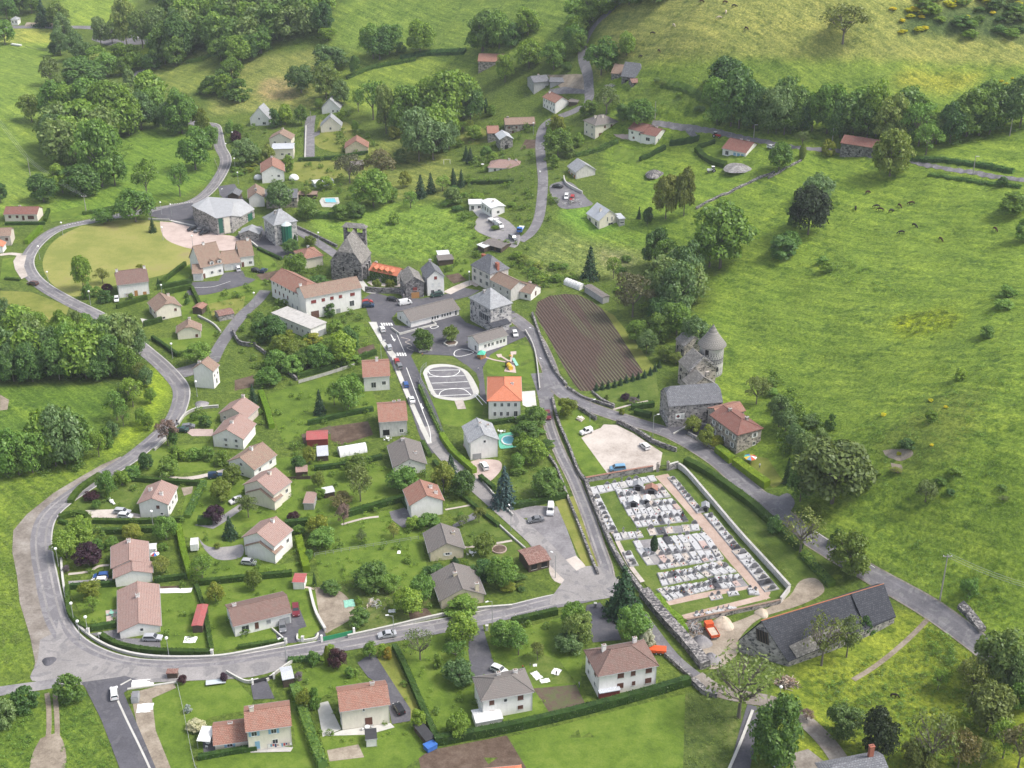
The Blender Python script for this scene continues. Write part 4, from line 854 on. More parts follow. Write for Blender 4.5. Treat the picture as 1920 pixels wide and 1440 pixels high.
house('w','','',(464,1044),(517,1057),3.2,1034,'y',27,0,0,'roof_faded','wall_white',[],root=s,H=3.6)
s,_=house('cream_house','cream house with stepped pinkish brown gables beside the purple tree','house',(461,938),(515,955),(534,927),908,'y',29,0,0,'roof_pink','wall_cream',[('R',2,.6,1.1,1.2,'w')],[(.55,.6,.8)],'the stepped cream gables')
house('w','','',(466,942),(516,957),3.2,933,'y',27,0,0,'roof_faded','wall_cream',[],root=s,H=3.4)
house('white_house','white gabled house with small upper window and brown mossy roof','house',(431,884),(478,899),(509,868),864,'y',29,0,0,'roof_faded','wall_white',[('F',1,1.05,1.0,1.0,'w',.42,.58),('F',1,.2,.8,.6,'w',.45,.6),('R',2,.6,1.1,1.2,'w')],[(.5,.5,.9)],'the mossy-roofed white gable')
house('white_house','white house with pink brown roof and four shuttered gable windows','house',(401,837),(457,843),(462,812),816,'y',29,0,0,'roof_pink','wall_white',[('F',2,.72,.9,1.1,'W',.25,.95),('F',2,.25,.9,1.0,'W',.25,.95)],[(.5,.4,.7)],'the four-windowed white gable')
house('white_house','pale house with chimney at the top of the stepped row of gables','house',(414,791),(464,799),(469,776),774,'y',29,0,0,'roof_pink','wall_pinkish',[('F',1,.6,.9,1.0,'w',.1,.25)],[(.5,.95,.9)],'the topmost gabled house of the row')
house('white_house','white house with dark corner stones and half grey half orange roof','house',(366,726),(402,729),(423,718),691,'y',36,0,0,'roof_faded','wall_white',[('R',2,.65,.9,1.0,'w'),('R',1,.3,1.0,1.9,'w',.3,.7)],[(.2,.5,.7)],'the quoined white house')
house('cream_house','cream bungalow with brown tiled half hipped roof and hedge on its corner','house',(334,637),(377,633),(308,626),623,'y',30,.3,0,'roof_faded','wall_cream',[('F',1,.35,.9,1.1,'b',.75,.9),('L',3,.5,1.3,1.3,'b')],[(.55,.95,.8)],'the cream bungalow with corner hedge')
house('cream_house','cream house with brown half hipped roof and white curved terrace','house',(295,602),(341,592),(274,586),583,'y',30,.3,0,'roof_faded','wall_cream',[('F',1,.75,.9,1.0,'b',.7,.85),('F',1,.2,.9,.6,'o',.2,.35),('L',2,.7,1.2,1.3,'b'),('L',1,.3,2,1.9,'K',.0,.4)],[(.8,.9,.9)],'the cream house with curved terrace')
house('white_house','white house with maroon brown roof and orange brown shutters','house',(224,559),(281,551),(216,542),533,'x',38,.25,.25,'roof_brown','wall_white',[('F',1,.72,1.3,1.3,'D',.2,.35),('F',1,.72,1.3,1.3,'D',.78,.9),('F',1,.35,1.2,2.2,'D',.5,.62),('F',1,.2,2.4,1.8,'g',.14,.4)],[(.05,.5,.7),(.95,.5,.7)],'the maroon-roofed house with orange shutters')
# ---- terrace by the pink court
s,_=house('terraced_houses','white terraced houses with steep brown roofs, dormers and garage doors','houses',(379,523),(420,514),(363,503),500,'x',47,0,0,'roof_faded','wall_white',[('F',2,.35,1.1,1.2,'W',.3,1.),('F',1,.3,1.0,2.0,'d',.0,.2)],[(.45,.5,.7)],'the white terraced houses')
TB1=(s,_)
house('w','','',(363,527),(381,526),(351,514),512,'x',30,0,0,'roof_faded','wall_white',[('F',1,.4,2.4,2.0,'g',.1,.9)],root=s); house('w','','',(421,508),(451,505),(412,490),494,'x',30,0,0,'roof_faded','wall_white',[('F',2,.4,2.4,2.0,'g')],root=s)
house('w','','',(452,501),(477,498),(440,487),480,'x',47,0,0,'roof_faded','wall_white',[('F',1,.3,1.2,1.2,'W',.55,.9),('F',1,.3,1.0,2.0,'d',.05,.25)],[(.8,.5,.7)],root=s)
# ---- hall
def custom(name,label,cat,base_px,faces,group=None):
    """faces: part name -> list of (material, [points]) ; points (px,py,h) above the datum, or ('w',x,y,z)"""
    b=at(*base_px); root=empty(name,b); tag(root,label,cat,group)
    for pn,fl,kw in faces:
        mb=MB()
        for m,ps in fl:
            q=[P(p[0],p[1],b.z+p[2])-b for p in ps]; mb.face(q,m)
        mb.build(pn,root)
    return root,b
def prism_building(name,label,cat,foot,hs,roof_tris,apex,wall,roof,land_=None,zmin=-1.2):
    """foot: ground px of the walls; hs: eave px rows; apex: dict key->(px,py,h); roof_tris index eave points 0.. and apex keys"""
    b=at(*foot[0]); root=empty(name,b); tag(root,label,cat); G=[at(*f) for f in foot]; n=len(G)
    E=[]
    for g,y in zip(G,hs):
        q=Vector((g.x,g.y,b.z)); E.append(Vector((g.x-b.x,g.y-b.y,hgt(q,y) if y<2000 else y-2000)))
    mb=MB()
    for i in range(n):
        j=(i+1)%n; mb.face([(E[i].x,E[i].y,zmin),(E[j].x,E[j].y,zmin),tuple(E[j]),tuple(E[i])],wall)
    mb.build('wall',root)
    AP={k:P(v[0],v[1],b.z+v[2])-b for k,v in apex.items()}; cen=sum(E,Vector())/n
    g=lambda k: AP[k] if isinstance(k,str) else E[k]+Vector((E[k].x-cen.x,E[k].y-cen.y,0)).normalized()*.35+Vector((0,0,.02))
    F=[]
    for t in roof_tris:
        q=[g(k) for k in t]; nrm=(q[1]-q[0]).cross(q[2]-q[0])
        if nrm.z<0: q=q[::-1]
        F.append([tuple(x) for x in q])
    solid_roof(F,roof,.15).build('roof',root)
    if land_: land(foot[0][0],foot[0][1]-30,land_)
    return root,b,E
hall,hb_,he_=prism_building('village_hall','large stone hall with pale zinc roof and green glass strips','hall',[(364,417),(374,427),(390,433),(409,441),(437,437),(452,425),(478,408),(456,400),(386,402)],[385,391,398,409,404,406,392,2006.5,2006.5],
 [(0,1,'a'),(1,2,'a'),(2,3,'a'),(3,'b','a'),(3,4,'b'),(4,5,'b'),(5,6,'b'),(6,7,'b'),(7,8,'a'),(7,'a','b'),(8,0,'a')],{'a':(391,369,8.8),'b':(438,380,8.7)},'stone_grey','roof_zinc','the zinc-roofed stone hall')
m=MB(); e=(he_[3]+Vector((0,0,0))); v=(he_[4]-he_[3]).normalized(); nn=Vector((v.y,-v.x,0))
m.obox(he_[3]+v*1.6+Vector((0,0,-e.z/2+.2))+nn*.05,v*.9,nn*.06,Vector((0,0,e.z/2-.6)),'glass_green'); m.build('glass_strip',hall)
m=MB(); m.obox(he_[3]+v*4.2+Vector((0,0,-e.z/2))+nn*.06,v*1.3,nn*.06,Vector((0,0,e.z/2-.3)),'wall_cream'); m.build('rendered_panel',hall)
v=(he_[6]-he_[5]).normalized(); nn=Vector((v.y,-v.x,0)); c_=(he_[5]+he_[6])/2; m=MB(); m.obox(c_*1+v*2+Vector((0,0,-c_.z*.55))+nn*.05,v*1.8,nn*.06,Vector((0,0,c_.z*.36)),'glass_green'); m.build('arched_window',hall)
s,g=house('stone_manor','square stone house with pale slate hipped roof and round glass bay','house',(517,461),(555,456),(490,441),421,'x',38,1,1,'roof_palegrey','stone_pale',[('L',4,.52,.8,1.8,'s',.25,.75),('L',3,.82,.8,1.2,'t',.1,.9),('L',1,.3,.9,1.8,'k',.75,.95)],[(.3,.45,1.6,'stone_grey'),(.75,.9,1.3,'stone_grey')],'the slate-roofed manor with glass bay',ridgeline=False,LDA=(10, 11, 32))
a_,L_,D_,an_,h_,ri_=g
m=MB(); m.lathe([(2.1,-.5),(2.1,h_-.9)],'glass_green',12,(L_*.5,-.6,0)); m.build('glass_bay',s); m=MB(); m.lathe([(2.3,h_-.9),(2.3,h_-.7),(.1,h_+.5)],'glass_pale',12,(L_*.5,-.6,0)); m.build('glass_dome',s)
m=MB()
for i in range(12):
    t=2*math.pi*i/12; m.cyl((L_*.5+math.cos(t)*2.13,-.6+math.sin(t)*2.13,-.3),(L_*.5+math.cos(t)*2.13,-.6+math.sin(t)*2.13,h_-.9),.06,.06,'green_plastic',4)
m.build('bay_frame',s)
house('w','','',(486,452),(492,442),8,432,'x',22,0,0,'roof_palegrey','stone_grey',[],root=s,H=3.2)
house('small_house','small cream house with orange hipped roof behind the round tree','house',(570,505),(606,497),(545,492),485,'x',25,1,1,'roof_terracotta','wall_cream',[('L',1,.5,1.1,1.2,'w')],[(.5,.5,1.0,'stone_grey')],'the orange hip-roofed house below the manor')
# ---- farmhouse at the square
s,g=house('white_farmhouse','long white farmhouse with orange tiled roof facing the gardens','house',(511,556),(573,590),(549,541),523,'x',30,0,1,'roof_terracotta','wall_white',[('F',8,.84,.55,.9,'o',.02,.98),('F',4,.42,.7,1.4,'b',.05,.55),('F',3,.35,.8,1.5,'K',.55,.98)],[],'the long white farmhouse',H=None)
house('white_house','white wing with mossy tiled roof and dark red shutters at the square','house',(575,600),(679,577),9.5,558,'x',27,0,0,'roof_faded','wall_white',[('F',1,.75,1.9,1.2,'r',.09,.2),('F',3,.75,1.3,1.2,'r',.24,.7),('F',1,.75,1.8,1.2,'r',.76,.92),('F',1,.35,3.0,2.9,'G',.07,.24),('F',1,.35,1.6,2.0,'K',.52,.62),('F',1,.35,1.8,2.2,'w',.76,.88),('F',1,.4,1.,1.,'w',.27,.36)],[(.02,.6,1.2)],'the mossy-roofed white wing')
house('flat_roof_building','white lower building with broad concrete roof terrace','building',(512,608),(584,638),(541,596),2000,'flat',0,0,0,'concrete','wall_white',[('F',5,.55,.9,1.2,'w',.3,1.),('R',1,.5,3.2,2.4,'K',.45,.95)],[],'the flat roof terrace',H=4.4)
# ---- church
s,g=house('church','tall dark stone church with steep slab roof and open bell wall','church',(622,524),(679,532),12,489,'y',56,.56,0,'roof_lauze','stone_dark',[('F',1,.62,.5,2.0,'o',.38,.44),('F',1,.55,.9,1.3,'o',.76,.84),('F',1,.32,1.1,1.8,'o',.76,.84),('F',1,.3,1.7,2.6,'o',.7,.9),('R',3,.5,.7,2.4,'o')],[],'the old stone church',ov=.3,ridgeline=False,LDA=(12.4, 12, -12))
a_,L_,D_,an_,h_,ri_=g
m=MB(); bw=L_*.36; y0=D_-.2; zt=h_+ri_+1.2
for x0,x1 in((-bw,-bw+1.1),(-.5,.5),(bw-1.1,bw)): m.box(L_/2+x0,L_/2+x1,y0,y0+1.9,h_-2,zt,'stone_dark')
m.box(L_/2-bw+1.1,L_/2-.5,y0,y0+1.9,h_-2,zt-3.2,'stone_dark'); m.box(L_/2+.5,L_/2+bw-1.1,y0,y0+1.9,h_-2,zt-3.2,'stone_dark'); m.box(L_/2-bw+1.1,L_/2-.5,y0,y0+1.9,zt-.7,zt,'stone_dark'); m.box(L_/2+.5,L_/2+bw-1.1,y0,y0+1.9,zt-.7,zt,'stone_dark')
m.build('bell_wall',s)
F,rl=roof_faces(2*bw,1.9,zt,1.0,1,1,.5,.5); F=[[(p[0]+L_/2-bw,p[1]+y0,p[2]) for p in f] for f in F]; solid_roof(F,'roof_lauze').build('bell_roof',s)
for sx in(-1,1):
    m=MB(); m.lathe([(.42,0),(.40,.1),(.28,.5),(.2,.7),(.05,.78)],'bronze',10,(L_/2+sx*bw*.5,y0+.95,zt-1.8)); m.build('bell',s)
for i in range(3):
    m=MB(); yy=D_*(.25+.25*i); m.box(L_,L_+.9,yy-.5,yy+.5,-1,h_*.7,'stone_grey'); m.build('buttress',s)
# ---- houses east of church
s,g=house('ivy_house','ivy covered house with bright orange roof and row of dormers','house',(694,526),(745,536),(757,525),505,'x',30,0,0,'roof_orange','stone_grey',[('F',1,.4,1.0,2.2,'d',.5,.6),('F',1,.4,1.2,1.6,'w',.15,.3),('F',1,.4,1.2,1.6,'w',.7,.85)],[(.0,.8,.8)],'the orange-roofed ivy house')
a_,L_,D_,an_,h_,ri_=g
def dormers(s,g,us,wm,rm,kind=None,z0=0):
    a_,L_,D_,an_,h_,ri_=g
    for u in us:
        m=MB(); x=u*L_; m.box(x-.8,x+.8,-.1,2.2,h_-1.2,h_+1.0+z0,wm); dm=m.build('dormer',s); h=h_+z0
        solid_roof([[(x-1.1,-.4,h+.85),(x,-.4,h+1.6),(x,3,h+1.6),(x-1.1,3,h+.85)],[(x,-.4,h+1.6),(x+1.1,-.4,h+.85),(x+1.1,3,h+.85),(x,3,h+1.6)]],rm,.1).build('dormer_roof',dm)
        if kind:
            for nm,me,pi in winmesh(.9,1.1,kind)[:2]: o=obj(nm,me,dm,(x,-.11,h+.1))
dormers(s,g,(.18,.38,.58,.78),'door_orange','roof_orange')
dormers(*TB1,(.5,.85),'wall_white','roof_faded','w',.3)
IVY=(s,g)
s,g=house('stone_house','old dark stone barn house with small gable and orange garage door','house',(761,561),(795,557),(757,540),532,'y',35,0,0,'roof_lauze','stone_dark',[('F',1,.6,1.6,1.3,'r',.4,.65),('F',1,.3,3.0,2.4,'D',.35,.7)],[],'the dark stone gable',ridgeline=False)
house('w','','',(752,552),(762,558),6,530,'x',25,0,0,'roof_lauze','stone_dark',[],root=s,ridgeline=False)
house('white_house','white gabled house with slate roof and ground floor shop front','house',(802,555),(833,551),(775,538),521,'y',40,0,0,'roof_slate','wall_white',[('F',1,.95,1.1,1.2,'r',.4,.6),('F',2,.6,.9,1.2,'h',.15,.9),('F',2,.2,1.2,1.6,'w',.1,.9)],[(.5,.9,.8,'stone_grey')],'the white slate-roofed gable house',ridgeline=False)
# ---- manor with red chimneys and brown wings
s,g=house('stone_manor','tall grey manor with slate roof and two red brick chimneys','house',(885,528),(919,546),(920,515),495,'x',45,1,1,'roof_slate','wall_old_white',[('F',3,.7,.9,1.4,'t'),('F',3,.3,.9,1.6,'t')],[(.05,.6,2.2,'brick',.7),(.95,.45,2.2,'brick',.7)],'the manor with red brick chimneys',ridgeline=False)
house('w','','',(920,546),(958,566),(940,530),523,'x',30,0,0,'roof_faded','wall_old_white',[('F',3,.6,1.0,1.4,'w'),('F',3,.22,1.0,1.4,'K')],root=s)
house('brown_roof_house','low white house with rusty brown roof and outside steps','house',(959,556),(995,564),(1025,552),541,'x',30,0,0,'roof_faded','wall_white',[('F',2,.5,1.0,1.2,'o'),('R',1,.6,.9,1.6,'b')],[(.55,.8,.8)],'the low brown-roofed house above the field')
# ---- school
s,g=house('school_manor','square stone school house with pale hipped roof and tall windows','school',(920,622),(959,609),(871,604),578,'x',36,1,1,'roof_palegrey','stone_pale',[('L',5,.5,.8,2.2,'t',.45,.9),('L',3,.8,.8,1.5,'t',.02,.95),('L',1,.4,.9,1.6,'t',.0,.15),('L',2,.12,.8,1.3,'K',.3,.9),('F',1,.75,.9,1.6,'t',.4,.6)],[(.3,.6,1.6,'stone_grey')],'the stone school house',ridgeline=False)
house('w','','',(924,628),(955,618),4,612,'x',18,0,0,'roof_slate_dark','stone_pale',[],root=s,H=3.0,ridgeline=False)
s,g=house('school_wing','long low white school wing with grey roof and row of windows','school',(770,615),(861,590),(742,598),602,'x',24,0,0,'roof_greybrown','wall_white',[('F',3,.6,.8,1.2,'w',.42,.58),('F',4,.6,.8,1.2,'w',.62,.84),('F',1,.5,.8,2.0,'w',.9,.96),('L',2,.5,.8,1.2,'w')],[],'the long school wing')
m=MB(); m.box(-6,9,-3.2,-2.9,-.8,.8,'white_concrete'); m.box(-6.3,-6,-3.2,3,-.8,.8,'white_concrete'); m.box(8.7,9,-2.9,0,-.8,.8,'white_concrete'); m.build('planter_wall',s)
house('school_annex','small white school annex with grey roof beside the playground','school',(897,664),(951,647),(879,651),643,'x',24,0,0,'roof_greybrown','wall_white',[('F',3,.55,1.0,1.3,'w',.18,.55),('F',3,.55,1.0,1.3,'w',.6,.95),('L',1,.4,1.2,2.0,'w',.6,.9)],[],'the school annex')
# ---- street houses
house('white_house','white two storey building with bright orange red roof by the playground','house',(916,786),(976,785),(913,742),750,'y',27,1,1,'roof_orange','wall_white',[('F',4,.75,.9,1.3,'w',.1,.95),('F',3,.28,.9,1.5,'w',.1,.7),('F',1,.28,1.2,2.0,'w',.75,.95)],[(.75,.5,.6)],'the bright orange-roofed building')
house('pale_house','pale white gabled house with light grey roof beside the pool','house',(882,863),(935,861),(866,832),829,'y',27,0,0,'roof_palegrey','wall_white',[('F',1,.95,.8,.9,'w',.45,.6),('F',1,.3,2.6,2.0,'K',.1,.38),('L',2,.7,1.1,1.3,'w')],[(.5,.55,.8),(.8,.6,.8)],'the pale gabled house by the pool',LDA=(8.3,10.1,13))
house('white_house','small white house with flat pink red roof beside the street','house',(683,734),(731,734),(675,703),706,'x',22,0,0,'roof_terracotta','wall_white',[('F',1,.4,1.6,2.0,'w',.25,.5),('F',1,.5,1.3,1.3,'w',.65,.9)],[(.55,.5,1.2)],'the small pink-red roofed house',LDA=(8.4,12.1,7))
house('grey_rendered_house','grey rendered house with maroon tiled roof above the allotment','house',(713,821),(764,818),(703,785),790,'x',24,0,0,'roof_terracotta','wall_old_white',[('F',1,.3,2.0,1.9,'o',.08,.38),('F',1,.35,1.2,1.3,'w',.68,.9)],[(.6,.6,.6),(.8,.8,.6)],'the maroon-roofed house above the allotment',LDA=(8.3,12.2,8))
house('white_house','white bungalow with grey brown gable roof behind a round bush','house',(740,893),(799,889),(726,853),875,'y',25,0,0,'roof_greybrown','wall_white',[('F',1,.5,1.8,1.4,'w',.15,.45),('F',1,.5,1.2,1.8,'w',.5,.7),('F',1,1.2,.5,.5,'w',.46,.54)],[(.75,.35,.5),(.45,.9,.6)],'the grey-brown gabled bungalow',LDA=(9.1,12.8,12))
house('white_house','white house with salmon gable roof beside the lane','house',(771,974),(832,966),(759,945),946,'y',27,0,0,'roof_terracotta','wall_white',[('L',2,.6,1.1,1.3,'w')],[(.75,.6,.9),(.85,.3,.7)],'the salmon-roofed gable house',LDA=(9,8.2,16))
house('cream_house','cream house with grey gable roof and long side balcony','house',(807,1053),(870,1054),(790,1016),1035,'y',27,0,0,'roof_greybrown','wall_yellow',[('F',1,.6,1.2,.8,'W',.44,.6),('L',4,.6,1.1,1.5,'w')],[(.8,.6,.8)],'the cream house with side balcony',LDA=(8.8,9.3,12))
house('cream_house','cream grey roofed house half hidden by bushes above the road','house',(827,1142),(909,1133),(808,1094),1125,'y',25,0,0,'roof_greybrown','wall_yellow',[('R',2,.5,1.1,1.2,'w')],[(.45,.55,.9),(.85,.05,2.2)],'the grey-roofed house above the road',LDA=(10.9,11.1,14))
house('rusty_shed','ramshackle shed with rusty patched tin roof beside the parking','shed',(992,1074),(1030,1064),(974,1050),1057,'x',12,0,0,'roof_rust','wood_dark',[('F',2,.5,1.6,1.4,'o')],[],'the rusty shed',ridgeline=False)
# ---- left edge
house('cream_bungalow','cream bungalow with brown red roof at the road junction','house',(10,415),(71,415),8,401,'x',24,0,0,'roof_maroon','wall_cream',[('F',2,.6,1.1,1.2,'b',.05,.5),('F',1,.45,1.,2.,'b',.52,.62),('F',1,.5,2.6,1.6,'b',.66,.95)],[(.4,.6,.5)],'the bungalow at the road junction')
house('brown_roof_house','house with brown roof cut by the left edge of the picture','house',(-22,462),(22,460),8,443,'x',24,0,0,'roof_faded','wall_pinkish',[('F',3,.6,1.1,1.2,'b')],[],'the brown-roofed house at the left edge')
house('small_house','small low house with orange roof at the far left edge','house',(-22,474),(6,474),(12,466),462,'y',28,0,0,'roof_orange','wall_white',[],[])
house('small_white_house','small white house with grey roof beside the far road','house',(22,47),(34,47),5,36,'x',30,1,1,'roof_palegrey','wall_white',[('F',2,.55,1.0,1.6,'w')],[],'the far white house')
# ---- upper hamlet
house('white_house','white house with steep grey roof and dark barge boards','house',(470,236),(506,235),8,221,'y',48,0,0,'roof_palegrey','wall_white',[('F',1,.95,1.,1.,'w',.4,.55),('F',1,.4,1.8,1.4,'w',.6,.85)],[],'the steep grey-roofed white house')
house('white_house','white house with steep grey roof topmost above the straight driveway','house',(604,214),(637,210),8,202,'y',45,0,0,'roof_palegrey','wall_white',[('F',2,.5,1.,1.,'w',.5,1.)],[],'the grey-roofed house topping the driveway')
house('cream_house','cream house with pale grey roof lower beside the straight driveway','house',(602,249),(640,245),7,236,'y',42,0,0,'roof_palegrey','wall_cream',[('F',1,.6,1.,1.3,'w',.35,.6)],[],'the pale-roofed house beside the driveway')
s,g=house('cream_house','cream house with brown roof above a metal roofed annex','house',(506,276),(546,274),8,260,'y',28,0,0,'roof_faded','wall_cream',[('F',2,.6,1.,1.,'w')],[(.5,.9,.5)],'the house with the metal-roofed annex')
house('metal_roof_house','cream building with sloping pale metal roof','house',(512,300),(551,297),(510,288),279,'x',8,0,0,'roof_metal_pale','wall_cream',[('F',2,.5,1.3,1.0,'w',.3,.95)],[],None,ridgeline=False)
house('white_house','white gabled house with bright orange roof near the white dome','house',(492,344),(534,340),(488,325),323,'y',29,0,0,'roof_terracotta','wall_white',[('F',1,.6,1.2,1.2,'w',.65,.85),('F',1,.65,.6,.6,'w',.42,.5)],[(.5,.9,.6)],'the orange gable near the dome')
house('cream_house','cream gabled house with pink orange roof alone in its garden','house',(648,292),(690,288),(642,279),277,'y',32,0,0,'roof_terracotta','wall_yellow',[('F',1,.45,1.,1.2,'w',.6,.8)],[],'the lone cream gable')
house('small_shed','small shed with brown roof between the two brown trees','shed',(660,322),(682,318),5,310,'x',25,0,0,'roof_greybrown','wood_dark',[],[(.5,.5,.8)],None)
house('white_house','white house with brown roof and corner stones by the hall','house',(468,389),(497,387),(449,374),371,'y',34,0,0,'roof_faded','wall_white',[('L',3,.7,.9,1.3,'w'),('L',3,.3,.9,1.3,'w')],[(.5,.2,.9,'stone_grey')],'the quoined house behind the hall')
house('stone_house','tall stone house with grey roof behind the birch tree','house',(500,391),(558,389),8,371,'x',32,0,0,'roof_slate','stone_warm',[('F',4,.7,.9,1.3,'t'),('F',4,.3,.9,1.3,'t')],[],'the stone house behind the birch',ridgeline=False)
house('wooden_barn','small dark wooden barn beside the village road','barn',(428,377),(448,377),(420,368),366,'y',28,0,0,'roof_slate','wood_dark',[],[],None,ridgeline=False)
house('open_shed','open shed with faded tile roof beside the swimming pool','shed',(560,374),(594,373),4,364,'x',18,0,0,'roof_faded','wood_dark',[],[],'the pool shed')
house('stone_barn','stone barn with red roof in the upper meadow','barn',(897,138),(966,134),10,114,'x',27,.0,0,'roof_terracotta','stone_warm',[('F',1,.3,2.5,2.8,'o',.6,.8)],[],'the red-roofed barn in the meadow',LDA=(19.5,10,-6))
s,g=house('modern_house','modern pale grey house with dark roof and separate garage block','house',(1001,177),(1027,170),9,154,'x',20,0,0,'roof_slate','wall_grey',[('F',1,.5,1.2,2.,'w',.7,.9),('L',1,.5,1.,2.,'w')],[(.5,.5,.5)],'the modern grey house',ridgeline=False,LDA=(8, 10, 18))
house('w','','',(1031,166),(1057,165),7,153,'x',15,0,0,'roof_slate','wall_grey',[('F',1,.4,3.4,2.2,'K',.25,.9)],root=s,ridgeline=False,LDA=(8, 8, -4))
house('white_house','narrow white house with orange roof and two rows of windows','house',(1041,214),(1066,209),(1013,202),192,'y',30,0,0,'roof_terracotta','wall_white',[('L',5,.75,.9,1.2,'w'),('L',4,.3,.9,1.3,'w')],[(.4,.9,.7)],'the narrow orange-roofed white house',LDA=(7.5, 12, 28))
house('wooden_shed','dark lean-to with white roof sheet behind the orange roofed house','shed',(1066,200),(1082,196),5,190,'x',8,0,0,'roof_greybrown','wood_dark',[],[])
house('stone_house','stone cottage with long terracotta roof beside the curving lane','house',(948,254),(1001,250),8,233,'x',26,0,0,'roof_faded','stone_warm',[('F',4,.7,.9,1.1,'b'),('F',2,.25,1.,1.6,'b')],[(.1,.5,.6)],'the stone cottage by the curving lane',LDA=(14, 8, 6))
s,g=house('stone_farmhouse','cluster of old stone farm buildings with orange and pale roofs','house',(938,283),(962,278),(915,268),261,'y',28,0,0,'roof_metal_pale','stone_grey',[('L',3,.6,.9,1.6,'K'),('F',1,.3,1.6,2.,'o')],[],'the stone farm cluster',ridgeline=False,LDA=(6, 9, 14))
house('w','','',(915,268),(935,262),8,249,'x',28,0,0,'roof_terracotta','stone_grey',[],root=s)
house('white_bungalow','white bungalow with hipped brown roof and satellite dish','house',(916,323),(979,325),(925,310),313,'x',27,1,1,'roof_pink','wall_white',[('F',3,.5,1.1,1.3,'w',.1,.6)],[(.55,.5,.6),(.75,.5,.6)],'the white hipped bungalow above the trees',LDA=(16, 9, -8))
house('white_house','white two storey house with dark brown hipped roof on the slope','house',(1115,261),(1159,252),(1096,252),234,'x',30,1,1,'roof_greybrown','wall_cream',[('F',2,.75,1.,1.2,'b',.3,.9),('F',1,.25,2.8,1.6,'b',.1,.5),('L',2,.75,1.,1.2,'w'),('L',2,.25,1.,1.2,'w')],[(.25,.5,.9),(.5,.35,.9)],'the dark hip-roofed house on the slope',LDA=(12, 9, 30))
s,g=house('white_house','white stepped house with red brown roofs and glass balcony','house',(1200,269),(1222,277),(1256,263),249,'x',22,0,0,'roof_maroon','wall_white',[('F',1,.55,2.2,1.6,'s',.2,.8),('R',2,.5,1.,1.3,'w')],[(.5,.7,.6)],'the stepped house with blue windows',LDA=(8, 10, -38))
house('w','','',(1178,261),(1202,270),9,241,'x',22,0,0,'roof_maroon','wall_white',[('F',2,.7,1.1,1.2,'w'),('F',1,.25,1.,1.,'b',.2,.5)],root=s,LDA=(8, 10, -38))
s,g=house('white_house','wide white house with red brown roof and blue shutters','house',(1354,291),(1392,304),(1429,296),277,'x',24,0,0,'roof_maroon','wall_white',[('F',3,.5,1.2,1.3,'B',.45,.95),('F',1,.45,1.6,1.8,'w',.1,.3),('R',1,.5,1.2,1.6,'B',.6,.85),('R',1,.5,.6,.9,'w',.3,.45)],[(.7,.6,.7),(.4,.6,.7)],'the wide red-brown roofed house',LDA=(11,12.5,-38))
s,g=house('unfinished_house','unfinished block house with pale metal roof on a white terrace wall','house',(1080,336),(1116,328),(1057,324),322,'y',32,.0,0,'roof_palegrey','wall_old_white',[('L',3,.5,1.3,1.4,'D')],[],'the unfinished pale-roofed house',ridgeline=False)
s,g=house('cream_house','modern cream house with pale grey roof alone on the lawn','house',(1123,430),(1160,425),(1097,419),413,'y',38,0,0,'roof_metal_pale','wall_cream',[('F',2,.95,.55,1.9,'w',.3,.75),('F',1,.28,2.2,2.,'w',.35,.8),('L',2,.4,1.6,1.9,'w')],[(.3,.4,1.)],'the modern cream house',ridgeline=False,LDA=(9.3, 10, 26))
house('w','','',(1161,425),(1171,422),6,411,'flat',0,0,0,'roof_metal_pale','wall_grey',[('F',1,.5,1.6,.9,'w')],root=s,H=3.2)
s,g=house('white_villa','white modern villa with flat pale roofs among garden trees','house',(922,409),(946,405),(890,397),390,'y',10,0,0,'roof_white','wall_white',[('L',4,.5,1.3,1.8,'w'),('F',1,.5,1.2,1.2,'w')],[(.5,.5,.5)],'the white villa',ridgeline=False,LDA=(6, 10, 26))
house('w','','',(880,396),(905,389),6,379,'flat',0,0,0,'roof_white','wall_white',[('F',2,.5,1.3,1.8,'w')],root=s,H=3.)
house('workshop','low workshop with corrugated grey roof beside the parked trucks','shed',(906,466),(940,474),(925,452),456,'x',9,0,0,'roof_greybrown','wood_dark',[('F',3,.5,2.,1.8,'o')],[],'the grey workshop',ridgeline=False)
house('lean_to','pale sheet roof leaning on the grey workshop','shed',(896,468),(908,474),5,461,'x',6,0,0,'roof_white','wood_dark',[],[])
house('garden_shed','black garden shed with flat grey roof in the rough meadow','shed',(823,499),(850,495),5,488,'flat',0,0,0,'roof_greybrown','wood_dark',[],[],'the black garden shed',H=2.3); house('garden_shed','small shed with white sheet roof behind the black one','shed',(822,487),(842,484),4,477,'x',8,0,0,'roof_white','wood_dark',[],[],H=2.2)
s,g=house('stone_farmhouse','isolated old stone farmhouse, half brown and half grey roof','house',(1165,158),(1184,164),(1205,157),141,'x',48,0,.4,'roof_slate','stone_dark',[('F',1,.3,1.6,2.4,'o',.1,.5)],[],'the isolated stone farmhouse',ridgeline=False,LDA=(8.5,9.5,-25))
house('w','','',(1146,151),(1165,158),9,136,'x',33,0,0,'roof_faded','stone_dark',[('F',3,.7,.7,1.1,'w'),('F',3,.25,.7,1.1,'w')],[(.1,.8,.9,'stone_grey')],root=s,LDA=(7,9.5,-25))
house('w','','',(1185,165),(1207,159),5,155,'x',22,0,0,'roof_rust','stone_dark',[('F',2,.4,1.,1.8,'o')],root=s,H=2.6,LDA=(6, 5, 15))
house('stone_barn','long dark stone barn with dull red roof under the hedgerow','barn',(1574,294),(1631,312),9,267,'x',24,0,0,'roof_maroon','stone_dark',[('F',2,.3,.5,.8,'o'),('F',1,.55,.6,1.4,'o',.5,.6)],[],'the red-roofed stone barn',ridgeline=False,LDA=(14.5, 9, -30))
